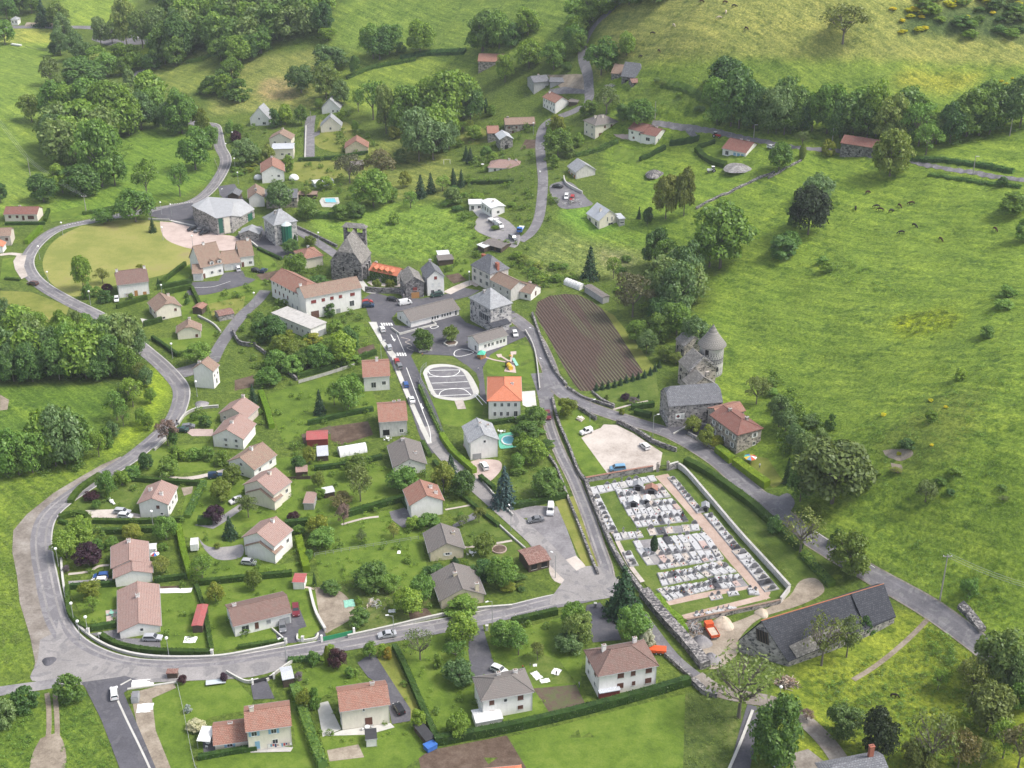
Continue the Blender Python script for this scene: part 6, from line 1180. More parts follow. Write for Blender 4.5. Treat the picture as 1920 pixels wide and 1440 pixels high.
TREES='''10,38,86,36,d;14,-5,42,34,d;82,-4,50,36,c;112,5,56,40,l;60,-20,28,30,D;38,-22,26,32,D;122,28,92,30,t;114,55,106,24,t;142,62,115,34,l;103,80,106,20,D;165,80,122,42,l;186,86,132,40,d;182,100,142,42,l;190,34,88,28,t;211,36,84,24,l;238,-2,88,36,t;268,14,92,40,l;300,12,92,44,l;328,10,86,36,l
310,45,122,44,D;340,32,116,46,D;330,72,126,38,D;298,62,116,36,d;410,40,96,42,d;436,62,112,44,d;415,72,116,40,d;452,66,122,44,d;500,26,82,46,D;490,52,102,40,d;608,4,66,32,D;566,-4,64,38,D;468,64,110,40,D
435,108,148,38,d;396,140,172,30,K;418,132,170,38,K;424,138,182,32,k;446,148,190,42,K;400,160,178,30,k;382,158,176,20,k;232,80,114,42,d;235,106,142,30,d;249,98,132,20,L;263,100,132,20,d;286,103,133,30,D;243,130,162,22,q;160,112,166,74,D;200,100,146,44,d;98,108,166,38,B;105,140,182,34,l
112,152,240,56,d;142,158,250,60,d;172,148,252,68,L;212,150,256,70,L;242,168,256,56,d;266,172,246,48,l;286,165,226,44,d;108,214,290,46,l;128,234,306,60,d;150,250,322,54,l;192,226,352,70,L;216,288,350,46,d;152,308,366,66,D;82,330,380,48,D;118,312,364,46,d;2,332,382,24,D
60,177,230,36,l;298,200,240,24,D;315,192,246,26,t;342,173,252,52,d;336,205,252,40,D;376,200,246,24,y;383,210,252,22,y;399,235,282,24,L;367,245,320,58,d;276,302,372,48,s;338,308,370,36,s;255,356,418,60,d;197,391,421,36,d;287,406,437,16,c
443,246,268,18,p;461,262,312,42,l;448,232,262,18,d;432,225,250,16,k;480,268,300,18,k;516,205,240,22,K;535,196,236,24,d;565,194,236,20,D;598,184,206,14,d;640,206,230,14,d;666,222,248,12,d;504,272,306,24,Y;540,290,322,18,k
620,84,138,58,l;612,118,188,42,t;640,150,200,28,l;565,124,176,46,l;700,44,112,42,d;730,44,102,44,d;712,60,114,40,D;788,38,100,46,d;752,80,100,18,K;666,102,142,18,K;614,52,76,30,d;906,24,98,50,D;936,22,92,48,d;958,46,92,34,D;904,50,100,50,d
700,150,226,46,s;672,160,212,24,s;724,164,252,36,t;770,160,248,56,d;802,145,232,54,d;850,130,236,80,L;882,150,232,40,D;826,160,236,44,D;786,200,305,58,l;812,226,302,56,l;842,230,282,34,l;748,190,256,36,d;700,320,390,62,d;656,290,345,40,b;716,283,342,50,b;740,236,262,22,y;690,290,312,14,y;750,280,306,24,q
947,95,156,30,d;789,325,372,26,c;808,322,364,22,c;850,313,347,18,c;865,315,352,17,c;874,272,302,16,n;882,274,308,17,n;903,180,210,7,C;911,184,214,7,C;890,235,264,28,d;922,196,216,18,k;880,225,244,18,y;912,272,298,18,k;926,285,302,16,k;850,222,262,22,s;868,228,252,16,s;760,320,352,20,Y;735,350,380,22,d;830,330,360,28,s;770,360,392,30,s;850,350,384,30,q;740,398,420,20,k
990,14,68,42,d;970,44,72,30,D;992,75,130,42,d;1038,78,132,38,d;1062,116,136,18,D;1086,-4,52,50,d;1112,-6,42,48,d;1142,-16,20,56,D;1080,28,76,36,d;1078,45,96,38,d;1084,62,104,28,d;1127,74,142,56,d;1175,60,106,32,d;1137,164,216,48,B;1200,186,238,48,d;1168,196,228,28,D;1102,188,216,28,k;1180,-12,10,50,D;1230,-16,4,60,D
1365,108,172,58,D;1345,144,236,54,d;1385,138,242,64,D;1412,150,242,50,D;1343,190,232,24,L;1370,160,238,60,d;1455,150,252,52,l;1482,142,252,40,D;1504,138,250,36,D;1550,158,252,56,d;1522,168,248,42,d;1600,163,252,50,d;1642,153,258,58,d;1670,174,272,54,l;1722,193,276,56,s;1736,234,292,44,s;1780,198,272,48,D;1812,173,258,66,D;1855,173,254,56,D;1882,168,242,56,D;1912,143,242,62,l;1575,190,258,48,D;1625,200,262,50,D;1692,210,272,40,D;1755,215,272,46,D;1835,200,256,50,D;1440,185,252,40,D;1470,195,254,46,D
1668,243,332,64,y;1460,268,322,42,d;1504,246,276,24,o;1504,270,300,13,P;1553,262,292,26,Y;1608,236,256,18,q;1580,8,84,68,B;1878,330,352,18,K;1045,215,252,26,y;1046,245,294,44,D;1066,272,296,22,q;1030,240,262,12,k;1085,250,275,20,k;1040,290,316,18,k
157,478,545,30,L;193,504,534,24,o;166,530,560,20,k;183,536,556,16,k;198,545,567,24,K;202,532,550,20,p;297,520,536,9,n;263,495,508,12,y;350,549,560,9,K;352,558,572,10,k;246,549,562,10,K
2,530,622,40,l;44,543,646,42,s;80,548,652,40,s;102,588,662,38,s;121,562,662,26,L;146,560,642,34,l;166,558,636,28,d;60,590,682,50,d;92,618,692,54,l;16,612,702,54,l;140,605,697,56,d;176,600,692,46,B;200,578,682,54,l;236,588,672,54,l;256,610,672,42,l;206,634,707,48,D;162,640,712,48,D;112,640,714,48,D;62,650,717,48,D;26,664,717,48,D;240,648,707,38,d;186,662,714,40,D;2,650,712,40,D;30,560,650,36,s;160,590,670,40,d;215,600,660,40,s
373,643,684,42,d;266,680,716,28,B;276,688,728,24,l;250,700,765,34,s;240,714,752,36,l;283,718,758,18,d;266,764,798,20,d;278,774,808,20,d;220,735,790,34,s;212,790,822,24,l;186,788,858,30,s;16,780,898,60,d;62,768,888,52,d;88,764,868,52,D;122,762,872,70,l;146,788,868,40,d;36,800,892,44,D;105,790,876,44,D;200,800,840,24,k;232,760,800,24,s
172,922,940,24,p;202,884,932,30,d;229,884,912,28,d;276,850,882,22,D;248,874,896,32,k;318,858,890,36,K;182,938,956,14,d;125,998,1048,42,d;152,974,1028,46,d;168,1020,1062,42,p;250,984,1012,34,y;312,970,1014,36,d;185,1010,1030,22,k;210,1006,1028,22,k;135,980,1004,22,d;404,948,982,30,p;432,965,1010,30,n;416,900,942,36,y;436,874,908,34,y;466,930,972,34,B;380,1044,1088,38,s;304,1044,1076,32,B;306,1018,1032,18,k
315,782,838,32,m;326,798,838,18,K;364,774,788,16,k;386,778,800,22,K;328,837,862,22,k;344,842,862,20,k;365,840,860,28,k;386,838,862,26,k;417,845,872,26,K;475,718,758,20,c;408,1018,1030,12,y
600,728,778,24,n;654,708,768,50,d;627,718,762,28,s;676,868,942,44,B;668,856,896,40,y;760,878,922,54,d;846,848,908,36,c;832,868,926,38,y;868,886,932,40,D;946,870,948,50,e;580,838,872,22,y;560,855,882,24,D;598,884,918,22,y;600,915,935,20,d;645,944,987,26,m;600,968,1008,38,y;605,990,1028,42,d;678,995,1020,20,o;738,983,1010,22,o;775,968,992,26,k;800,965,990,40,k;898,952,982,20,o;868,966,990,20,o;908,1002,1042,36,y;865,960,975,12,k;697,1060,1104,60,D;730,1078,1108,38,d;766,1104,1152,46,d;792,1078,1128,40,d;868,1122,1152,54,k;675,1140,1172,34,K;940,1048,1102,48,d;908,1050,1082,46,K;815,1060,1080,40,K;853,1042,1056,16,n;640,925,952,40,b;560,985,1003,20,k;590,1062,1100,10,n;620,1090,1110,34,K;1005,764,802,40,D;985,790,828,46,D;1000,824,868,48,d;970,850,882,22,d;1024,884,932,50,D;978,815,850,30,d;550,960,978,20,p;580,1030,1050,16,k;660,700,735,26,s
1063,746,782,32,y;1172,738,752,16,p;1188,745,760,16,m;1197,738,748,6,n;1226,1004,1036,14,C;1299,782,812,28,y;1322,800,840,28,y;1343,818,838,24,y;1166,766,778,10,Y;1137,740,750,8,Y;1247,648,678,27,y;1267,661,684,23,y;1256,738,752,12,Y
1460,728,802,38,l;1472,768,812,34,l;1520,778,802,30,l;1508,812,872,46,l;1560,826,945,116,O;1500,876,942,44,D;1475,842,908,18,c;1526,944,978,30,y;1500,960,1040,76,r;1590,998,1078,68,y;1450,966,1002,24,K;1735,902,942,40,B;1556,776,806,18,K;1538,808,852,34,l;1490,796,842,34,l;1516,850,880,30,d;1568,992,1020,22,K;1418,708,760,40,B;1458,745,770,20,k
1228,424,504,44,D;1250,438,524,44,d;1276,464,562,60,l;1248,488,584,60,l;1290,455,544,54,l;1266,490,594,72,l;1350,384,504,92,d;1330,420,502,60,d;1186,514,596,62,b;1106,458,524,34,c;1150,480,524,24,s;1268,570,632,54,d;1302,594,660,48,l;1212,620,664,36,l;1235,590,640,40,D;1195,600,640,36,d;1240,560,612,46,D;1290,640,668,20,k;1248,330,412,40,O;1282,318,406,34,O;1214,388,422,18,D;1198,386,412,10,c;1515,354,442,60,X;1532,328,382,54,l;1488,385,425,24,K;1466,442,482,50,K;1482,432,460,34,k;1550,490,510,24,k;1540,480,496,20,k;1920,410,452,34,k;1902,360,400,60,K;1880,560,580,30,k;1850,610,632,28,K;1888,536,556,30,k;1790,875,892,24,k;1700,822,840,26,K;1745,770,790,20,k;1800,690,712,22,k
556,476,520,36,d;582,442,462,22,y;546,450,478,24,D;555,440,470,8,C;525,340,398,42,l;578,374,412,36,D;640,384,412,36,D;666,380,410,34,D;610,330,356,26,k;575,350,372,20,Y;575,410,420,0.1,k
507,592,642,48,D;530,628,668,44,y;562,640,682,40,y;602,646,692,46,d;642,622,684,44,d;658,616,664,30,D;572,655,692,40,D;505,690,724,40,d;628,600,625,24,k;490,590,640,34,D;518,655,690,38,k;548,665,700,40,k;540,618,640,28,Y;620,570,594,20,K;793,618,657,36,D;845,612,642,26,y;707,524,543,15,y;731,524,543,15,y;600,516,534,34,K;712,500,506,0.1,k
866,1154,1208,48,d;788,1180,1240,54,r;855,1204,1240,36,s;862,1240,1282,52,l;694,1204,1236,22,d;716,1208,1230,18,k;728,1214,1236,14,g;634,1218,1254,30,p;614,1211,1250,10,P;588,1222,1246,22,k;822,1226,1252,18,K;860,1336,1384,36,d;785,1332,1366,24,d;948,1164,1212,50,d;972,1180,1230,40,s;1076,1132,1190,48,d;1082,1150,1210,50,l;1066,1188,1222,46,l;1168,1052,1154,72,c;1186,1140,1204,50,d;1212,1180,1215,26,w;570,1278,1332,26,y;590,1290,1330,20,k;850,1340,1370,20,K;476,1070,1108,26,y;405,1094,1132,28,y;170,1090,1122,36,y;175,1120,1150,22,s;660,1270,0.1,0.1,k
132,1264,1312,48,K;50,1286,1332,42,K;12,1310,1360,40,q;368,1350,1370,30,w;353,1320,1336,12,w;420,1262,1278,14,p;343,1266,1284,14,p;560,1262,1280,18,m;1008,1204,1240,24,o;655,1250,1270,16,k
1385,1226,1348,126,r;1540,1144,1250,70,r;1587,1146,1234,50,B;1580,1322,1384,58,l;1643,1330,1424,62,X;1452,1318,1436,88,D;1740,1336,1446,84,r;1795,1370,1446,60,b;1850,1286,1374,78,O;1870,1182,1284,84,l;1902,1220,1304,60,l;1822,1236,1304,60,B;1880,1346,1424,50,s;1814,1084,1122,30,d;1908,1330,1444,60,b;1758,1250,1296,28,s;1528,1150,1180,24,K;1620,1155,1190,22,K;1512,1330,1352,24,m;1720,1395,1440,60,O;1910,1280,1330,44,d;1838,1390,1440,40,B'''
for row in TREES.split('\n'):
    for e in row.split(';'):
        f=e.split(','); 
        if float(f[3])<1: continue
        plant(float(f[0]),float(f[1]),float(f[2]),float(f[3]),f[4])
# row of young conifers at the edge of the ploughed field
SAP=[(1118,734),(1129,732),(1140,730),(1152,728),(1163,724),(1174,719),(1186,716),(1197,713),(1208,710),(1219,705),(1228,698),(1236,691)]
for i,(x,y) in enumerate(SAP): later(plant(x,y-18,y,11,'n',group='young conifers along the ploughed field'),'clipped young conifer in the row at the field edge',x,y)
# scattered scrub and flowering broom on the hillsides
rs=random.Random(5)
def pts_in(poly,n):
    xs=[p[0] for p in poly]; ys=[p[1] for p in poly]; o=[]
    while len(o)<n:
        X=np.array([rs.uniform(min(xs),max(xs)) for _ in range(400)]); Y=np.array([rs.uniform(min(ys),max(ys)) for _ in range(400)]); k=inpoly(X,Y,poly); o+=list(zip(X[k],Y[k]))
    return o[:n]
PR=np.array(PAVR); PAVED.extend([[(592,364),(642,364),(642,398),(592,398)],[(930,808),(980,808),(980,848),(930,848)],[(992,1240),(1055,1240),(1055,1290),(992,1290)]])
def scatter(poly,n,kinds,smin,smax,grp):
    for x,y in pts_in(poly,n):
        s=rs.uniform(smin,smax); plant(x,y-s*.55,y,s,rs.choice(kinds),group=grp,phrase=None)
def herb(name,label,jobs,mat,q=90):
    """uncountable ground cover: one object; jobs = (polygon, count, min px, max px, flatness)"""
    CO=[]; r=np.random.default_rng(len(CO)+NT[0]+q)
    for poly,n,a,b,fl in jobs:
        qq=pts_in(poly,n); X=np.array([v[0] for v in qq]); Y=np.array([v[1] for v in qq]); G=[at(*v) for v in qq]; ok=np.zeros(n,bool)
        for pv in PAVED: ok|=inpoly(X,Y,pv)
        gx=np.array([g.x for g in G]); gy=np.array([g.y for g in G])
        for k0 in range(0,len(PR),400): k1=PR[k0:k0+400]; ok|=(np.hypot(gx[:,None]-k1[:,0],gy[:,None]-k1[:,1])<k1[:,2]).any(1)
        for kk,p in enumerate(G):
            if ok[kk]: continue
            s=rs.uniform(a,b)/mpx(p); me=CM['shrub'][rs.randrange(4)]; nq=len(me.polygons); 
            if 'arr' not in HB: HB['arr']={}
            if me.name not in HB['arr']:
                c=np.empty(len(me.vertices)*3); me.vertices.foreach_get('co',c); HB['arr'][me.name]=c.reshape(-1,4,3)
            A=HB['arr'][me.name]; k=r.choice(len(A),q,replace=False); c=A[k]; ctr=c.mean(1,keepdims=True); c=ctr+(c-ctr)*2.1
            t=r.random()*6.28; ct,st=math.cos(t),math.sin(t); c=np.stack([(c[...,0]*ct-c[...,1]*st)*s,(c[...,0]*st+c[...,1]*ct)*s,c[...,2]*s*fl],-1)+np.array(p); CO.append(c.reshape(-1,3))
    co=np.concatenate(CO); n=len(co)//4; me=bpy.data.meshes.new(name); me.vertices.add(4*n); me.vertices.foreach_set('co',co.ravel()); me.loops.add(4*n); me.loops.foreach_set('vertex_index',np.arange(4*n)); me.polygons.add(n)
    me.polygons.foreach_set('loop_start',np.arange(0,4*n,4)); me.polygons.foreach_set('loop_total',np.full(n,4)); me.update(calc_edges=True); me.materials.append(MATS[mat]); o=obj(name,me); tag(o,label,'vegetation',None,'stuff')
HB={}
KD['x']=('shrub','leaf_broom','broom_bush','yellow flowering broom bush')
scatter([(1700,0),(1920,-10),(1920,70),(1800,72),(1740,50)],30,'kKKq',16,36,'scrub on the top right hillside')
scatter([(1660,18),(1740,12),(1740,62),(1690,68),(1655,40)],14,'x',9,20,'flowering broom on the top right hillside')
scatter([(1760,0),(1920,0),(1920,18),(1800,40)],10,'x',8,18,'flowering broom on the top right hillside')
scatter([(1830,150),(1900,145),(1895,170),(1840,172)],5,'x',6,11,'flowering broom above the hedgerow')
scatter([(1620,740),(1800,750),(1790,870),(1600,860)],6,'x',6,11,'flowering broom on the right mound')
scatter([(1600,830),(1900,840),(1880,960),(1650,930)],6,'kKB',10,22,'scrub on the steep right hillside')
scatter([(1180,440),(1230,520),(1260,640),(1210,640),(1150,560)],8,'kK',14,24,'undergrowth below the pale tree row')
scatter([(480,600),(540,620),(640,650),(680,650),(660,690),(560,700),(500,690)],20,'kKY',16,30,'garden bushes below the farmhouse')
scatter([(960,480),(1060,500),(1100,530),(1000,530)],12,'kYs',14,24,'orchard below the parked trucks')
scatter([(860,330),(960,340),(980,440),(900,430),(830,390)],12,'kKd',14,26,'garden trees around the white villa')
scatter([(440,230),(480,300),(480,340),(440,330)],7,'kKY',10,20,'garden bushes west of the hamlet')
scatter([(970,770),(1015,790),(1040,860),(1050,920),(980,930),(950,890)],9,'kKd',18,28,'garden bushes around the pool garden')
scatter([(600,1215),(690,1225),(600,1240),(560,1240)],5,'kY',10,18,'garden bushes beside the road')
scatter([(880,1040),(960,1070),(1000,1090),(1010,1110),(920,1120)],9,'kKy',14,26,'garden bushes beside the rusty shed')
scatter([(1440,700),(1500,780),(1480,830),(1440,780)],6,'kKd',18,34,'undergrowth behind the stone house')
scatter([(1210,520),(1280,600),(1320,640),(1250,640)],6,'Kd',26,40,'undergrowth above the castle')
scatter([(1160,165),(1300,140),(1400,200),(1240,220)],6,'kqK',10,20,'scrub beside the isolated farmhouse')
HILL=[(1420,330),(1920,350),(1920,1150),(1800,1060),(1600,920),(1500,760),(1380,620),(1400,480)]
def wood(poly,n,kinds,w0,w1,asp):
    for x,y in pts_in(poly,n):
        w_=rs.uniform(w0,w1); p=at(x,y); W=w_/mpx(p)*1.2; H=hgt(p,y-w_*asp); nm=rs.choice(kinds); me=CM[KD[nm][0]][rs.randrange(3)]
        c=np.empty(len(me.vertices)*3); me.vertices.foreach_get('co',c); A=c.reshape(-1,4,3); A=A[np.random.default_rng(n).choice(len(A),2300,replace=False)]; ctr=A.mean(1,keepdims=True); A=ctr+(A-ctr)*1.5
        t=rs.random()*6.28; ct,st=math.cos(t),math.sin(t); WD.setdefault(KD[nm][1],[]).append((np.stack([(A[...,0]*ct-A[...,1]*st)*W,(A[...,0]*st+A[...,1]*ct)*W,A[...,2]*H],-1)+np.array(p)).reshape(-1,3))
WD={}
wood([(95,205),(150,180),(230,190),(290,210),(280,235),(250,262),(215,335),(150,345),(105,300)],15,'ddllL',50,68,1.35)
wood([(290,70),(330,110),(400,100),(470,110),(520,80),(620,70),(620,20),(620,-10),(300,-10),(290,40)],44,'dDlDd',42,56,1.2)
wood([(0,640),(270,670),(260,705),(0,712)],13,'ddlDl',48,62,1.35)
wood([(1345,228),(1440,240),(1560,255),(1680,265),(1780,268),(1900,240),(1900,225),(1700,240),(1450,225)],14,'dDdD',52,66,1.25)
wood([(770,250),(880,225),(870,240),(800,295)],5,'dd',50,60,1.3)
wood([(1235,500),(1290,560),(1290,600),(1240,580)],5,'ll',56,70,1.3)
wood([(0,870),(150,860),(160,875),(0,890)],4,'dD',56,66,1.5)
me=bpy.data.meshes.new('woodland'); cs=[np.concatenate(v) for v in WD.values()]; co=np.concatenate(cs); n=len(co)//4; me.vertices.add(4*n); me.vertices.foreach_set('co',co.ravel()); me.loops.add(4*n); me.loops.foreach_set('vertex_index',np.arange(4*n)); me.polygons.add(n)
me.polygons.foreach_set('loop_start',np.arange(0,4*n,4)); me.polygons.foreach_set('loop_total',np.full(n,4)); me.polygons.foreach_set('material_index',np.repeat(np.arange(len(cs)),[len(c)//4 for c in cs])); me.update(calc_edges=True)
for k in WD: me.materials.append(MATS[k])
tag(obj('woodland',me),'dense far woodland filling the gaps between the nearer trees','woodland',None,'stuff')
herb('weeds','dark green herb clumps and tussocks scattered over the pastures',[(HILL,900,3,8,.55),([(1500,460),(1640,500),(1700,560),(1560,520)],60,6,14,.6),([(1600,780),(1860,720),(1880,960),(1650,930)],160,6,15,.6),([(1700,700),(1900,640),(1900,760),(1740,800)],60,6,14,.6),
 ([(1230,10),(1680,5),(1660,110),(1250,110)],330,2.5,6,.5),([(1520,1260),(1780,1200),(1880,1340),(1880,1440),(1560,1440)],420,7,18,.6),([(1730,1170),(1800,1215),(1860,1290),(1800,1270),(1740,1210)],60,10,20,.7),([(600,420),(890,395),(900,470),(760,490),(640,440)],420,4,10,.6),([(1160,150),(1360,150),(1400,210),(1200,225)],140,4,10,.6),
 ([(1640,130),(1900,130),(1900,180),(1640,180)],90,3,6,.5),([(0,1290),(60,1310),(60,1440),(0,1440)],60,10,20,.6),([(110,1320),(190,1340),(220,1440),(120,1440)],110,6,13,.5),([(1560,930),(1900,1100),(1900,1180),(1760,1120)],220,5,12,.6)],'leaf_mid',42)
herb('garden_plants','mixed low garden plants and ground cover among the houses',[([(130,930),(560,860),(580,1080),(400,1230),(140,1180)],150,5,14,.6),([(500,740),(700,700),(800,860),(980,1060),(900,1130),(600,1190),(560,960)],300,5,14,.6),([(560,1240),(1090,1150),(1090,1300),(800,1380),(560,1400)],120,6,13,.6),([(420,230),(660,210),(700,340),(560,420),(430,330)],150,4,10,.6),
 ([(860,230),(1010,230),(1000,460),(860,440)],170,4,11,.6),([(960,480),(1060,500),(1110,540),(1010,545)],60,5,12,.6),([(370,560),(500,550),(480,620),(400,600)],50,4,10,.6),([(480,600),(690,620),(690,690),(520,720)],120,6,16,.7),([(1010,850),(1050,930),(960,940),(950,860)],40,6,14,.6),([(1050,240),(1300,270),(1180,320),(1060,300)],70,4,9,.6),([(1440,690),(1560,800),(1500,900),(1440,800)],60,8,18,.7)],'leaf_mid',60)
VG=[(130,930),(300,840),(430,720),(560,700),(700,690),(800,860),(1000,1080),(900,1130),(600,1190),(400,1225),(140,1180)]
herb('garden_bushes','bushy garden growth between the houses',[(VG,170,9,19,.75),([(380,560),(540,500),(690,610),(690,690),(520,720),(400,640)],90,9,19,.8),([(430,230),(680,210),(740,340),(690,400),(560,410),(440,330)],110,7,15,.8),([(860,220),(1060,230),(1100,290),(1000,470),(860,450)],120,7,16,.8),([(560,1240),(1090,1150),(1090,1290),(800,1370),(560,1400)],34,10,20,.7),([(480,470),(640,490),(640,520),(520,510)],22,7,13,.8),([(830,470),(1060,500),(1110,545),(840,530)],70,8,16,.8),([(1440,690),(1560,800),(1500,900),(1440,800)],30,14,26,.9)],'leaf_dark',150)
herb('woodland_undergrowth','dark undergrowth filling the foot of the woods',[([(0,640),(270,680),(270,712),(0,720)],150,12,26,.7),([(95,200),(280,200),(260,262),(200,350),(120,350)],170,10,20,.7),([(290,60),(620,30),(620,72),(330,125)],160,9,16,.7),([(1330,200),(1560,240),(1780,262),(1920,225),(1920,245),(1780,282),(1500,262),(1330,240)],200,9,18,.8),([(0,860),(160,850),(170,880),(0,900)],60,12,22,.7),([(760,250),(880,225),(880,245),(800,306)],50,8,15,.7),([(1220,480),(1290,560),(1300,640),(1240,620)],70,10,20,.7),([(600,160),(640,200),(600,210)],20,8,12,.6)],'leaf_dark',60)
herb('tall_grass','pale tall grass and weeds in the unmown meadows',[(HILL,1100,3,7,.45),([(1010,455),(1190,450),(1230,520),(1020,515)],420,4,9,.5),([(640,420),(890,395),(900,470),(760,490)],240,4,9,.5),([(380,160),(560,110),(600,200),(420,210)],160,3,6,.4),([(1285,1300),(1395,1330),(1365,1440),(1285,1440)],180,6,12,.5),([(0,1000),(30,1040),(45,1240),(0,1260)],120,6,12,.5),([(0,920),(200,850),(100,930),(20,990)],100,5,10,.4),([(1520,1260),(1780,1200),(1860,1340),(1600,1400)],200,6,13,.5),([(1290,880),(1480,1080),(1440,1060),(1330,930)],60,4,9,.5),([(660,300),(860,280),(860,370),(700,380)],180,3,7,.5)],'leaf_light',34)
herb('yellow_weeds','yellow green flowering weeds in the rough meadows',[([(1680,595),(1760,580),(1795,590),(1790,615),(1730,630),(1690,635)],220,5,10,.5),([(1520,1260),(1780,1200),(1860,1340),(1860,1440),(1600,1440)],260,6,13,.5),(HILL,320,3,7,.45),([(1720,1400),(1860,1400),(1860,1440),(1720,1440)],60,8,14,.5)],'leaf_yellow',40)
# ================= HEDGES
def leafcloud(mb_pts,mb_n,size,mat,seed):
    r=np.random.default_rng(seed); V=np.array(mb_pts); N=np.array(mb_n)+r.normal(size=V.shape)*.45; n=len(V)
    N/=np.linalg.norm(N,axis=1)[:,None]; ref=r.normal(size=(n,3)); A=np.cross(N,ref); A/=np.linalg.norm(A,axis=1)[:,None]; B=np.cross(N,A); s=size*(.6+.8*r.random((n,1)))
    return np.stack([V-A*s,V-B*s*.7,V+A*s,V+B*s*.7],1).reshape(-1,3)
HC=[0]
def hedge(pts,h,w,mat='leaf_hedge',desc='clipped dark green hedge',rough=.08,label=None):
    HC[0]+=1; L=catmull(wp(pts),4); r=random.Random(HC[0]); 
    # resample
    Q=[L[0]]; 
    for p in L[1:]:
        d=math.hypot(p[0]-Q[-1][0],p[1]-Q[-1][1]); n=max(1,int(d/1.2))
        q0=Q[-1]
        for k in range(1,n+1): Q.append((q0[0]+(p[0]-q0[0])*k/n,q0[1]+(p[1]-q0[1])*k/n))
    b=Q[0]; bz=hz(*b); rt=empty('hedge',(b[0],b[1],bz)); 
    A=side(Q,w/2); C=side(Q,-w/2); m=MB(); pts_=[];nr=[]
    for i in range(len(Q)-1):
        hh0=h*(1+r.uniform(-rough,rough)); 
        za=[hz(*p)-bz for p in(A[i],C[i],C[i+1],A[i+1])]; q=[(p[0]-b[0],p[1]-b[1]) for p in(A[i],C[i],C[i+1],A[i+1])]
        lo=[(q[k][0],q[k][1],za[k]-.2) for k in range(4)]; up=[(q[k][0]*.0+q[k][0],q[k][1],za[k]+h*.95) for k in range(4)]
        m.face([lo[1],lo[2],up[2],up[1]],mat); m.face([lo[3],lo[0],up[0],up[3]],mat); m.face([up[1],up[2],up[3],up[0]],mat)
        if i==0: m.face([lo[0],lo[1],up[1],up[0]],mat)
        if i==len(Q)-2: m.face([lo[2],lo[3],up[3],up[2]],mat)
        ex=Vector(q[2])-Vector(q[1]); l=ex.length; nx=Vector((ex.y,-ex.x,0)).normalized() if l>0 else Vector((0,0,1))
        for sd in range(3):
            ar=l*(h if sd<2 else w); 
            for k in range(int(ar*9)+1):
                t=r.random(); u=r.random()
                if sd==0: e0,e1=Vector(lo[1]).lerp(Vector(lo[2]),t),Vector(up[1]).lerp(Vector(up[2]),t); n_=nx
                elif sd==1: e0,e1=Vector(lo[0]).lerp(Vector(lo[3]),t),Vector(up[0]).lerp(Vector(up[3]),t); n_=-nx
                else: e0,e1=Vector(up[0]).lerp(Vector(up[3]),t),Vector(up[1]).lerp(Vector(up[2]),t); n_=Vector((0,0,1))
                p=e0.lerp(e1,u)+n_*r.uniform(-.02,.10+rough*.9*h*(1 if sd==2 else .5)); pts_.append(tuple(p)); nr.append(tuple(n_+Vector((0,0,.3))))
    m.build('hedge_core',rt)
    co=leafcloud(pts_,nr,.17 if rough<.2 else .24,mat,HC[0]); n=len(pts_); me=bpy.data.meshes.new('foliage'); me.vertices.add(4*n); me.vertices.foreach_set('co',co.ravel()); me.loops.add(4*n); me.loops.foreach_set('vertex_index',np.arange(4*n)); me.polygons.add(n); me.polygons.foreach_set('loop_start',np.arange(0,4*n,4)); me.polygons.foreach_set('loop_total',np.full(n,4)); me.update(calc_edges=True); me.materials.append(MATS[mat]); obj('foliage',me,rt)
    mid=pts[len(pts)//2] if len(pts)>2 else ((pts[0][0]+pts[1][0])/2,(pts[0][1]+pts[1][1])/2)
    tag(rt,label,'hedge'); 
    if not label: later(rt,desc,*mid)
BR='leaf_hedge_bright'; BD='clipped bright green hedge'; RG='leaf_dark'; RD='overgrown hedge'
hedge([(815,1396),(955,1370),(1100,1336),(1200,1309),(1292,1282)],2.3,1.5,label='very long clipped hedge bordering the bright bottom meadow')
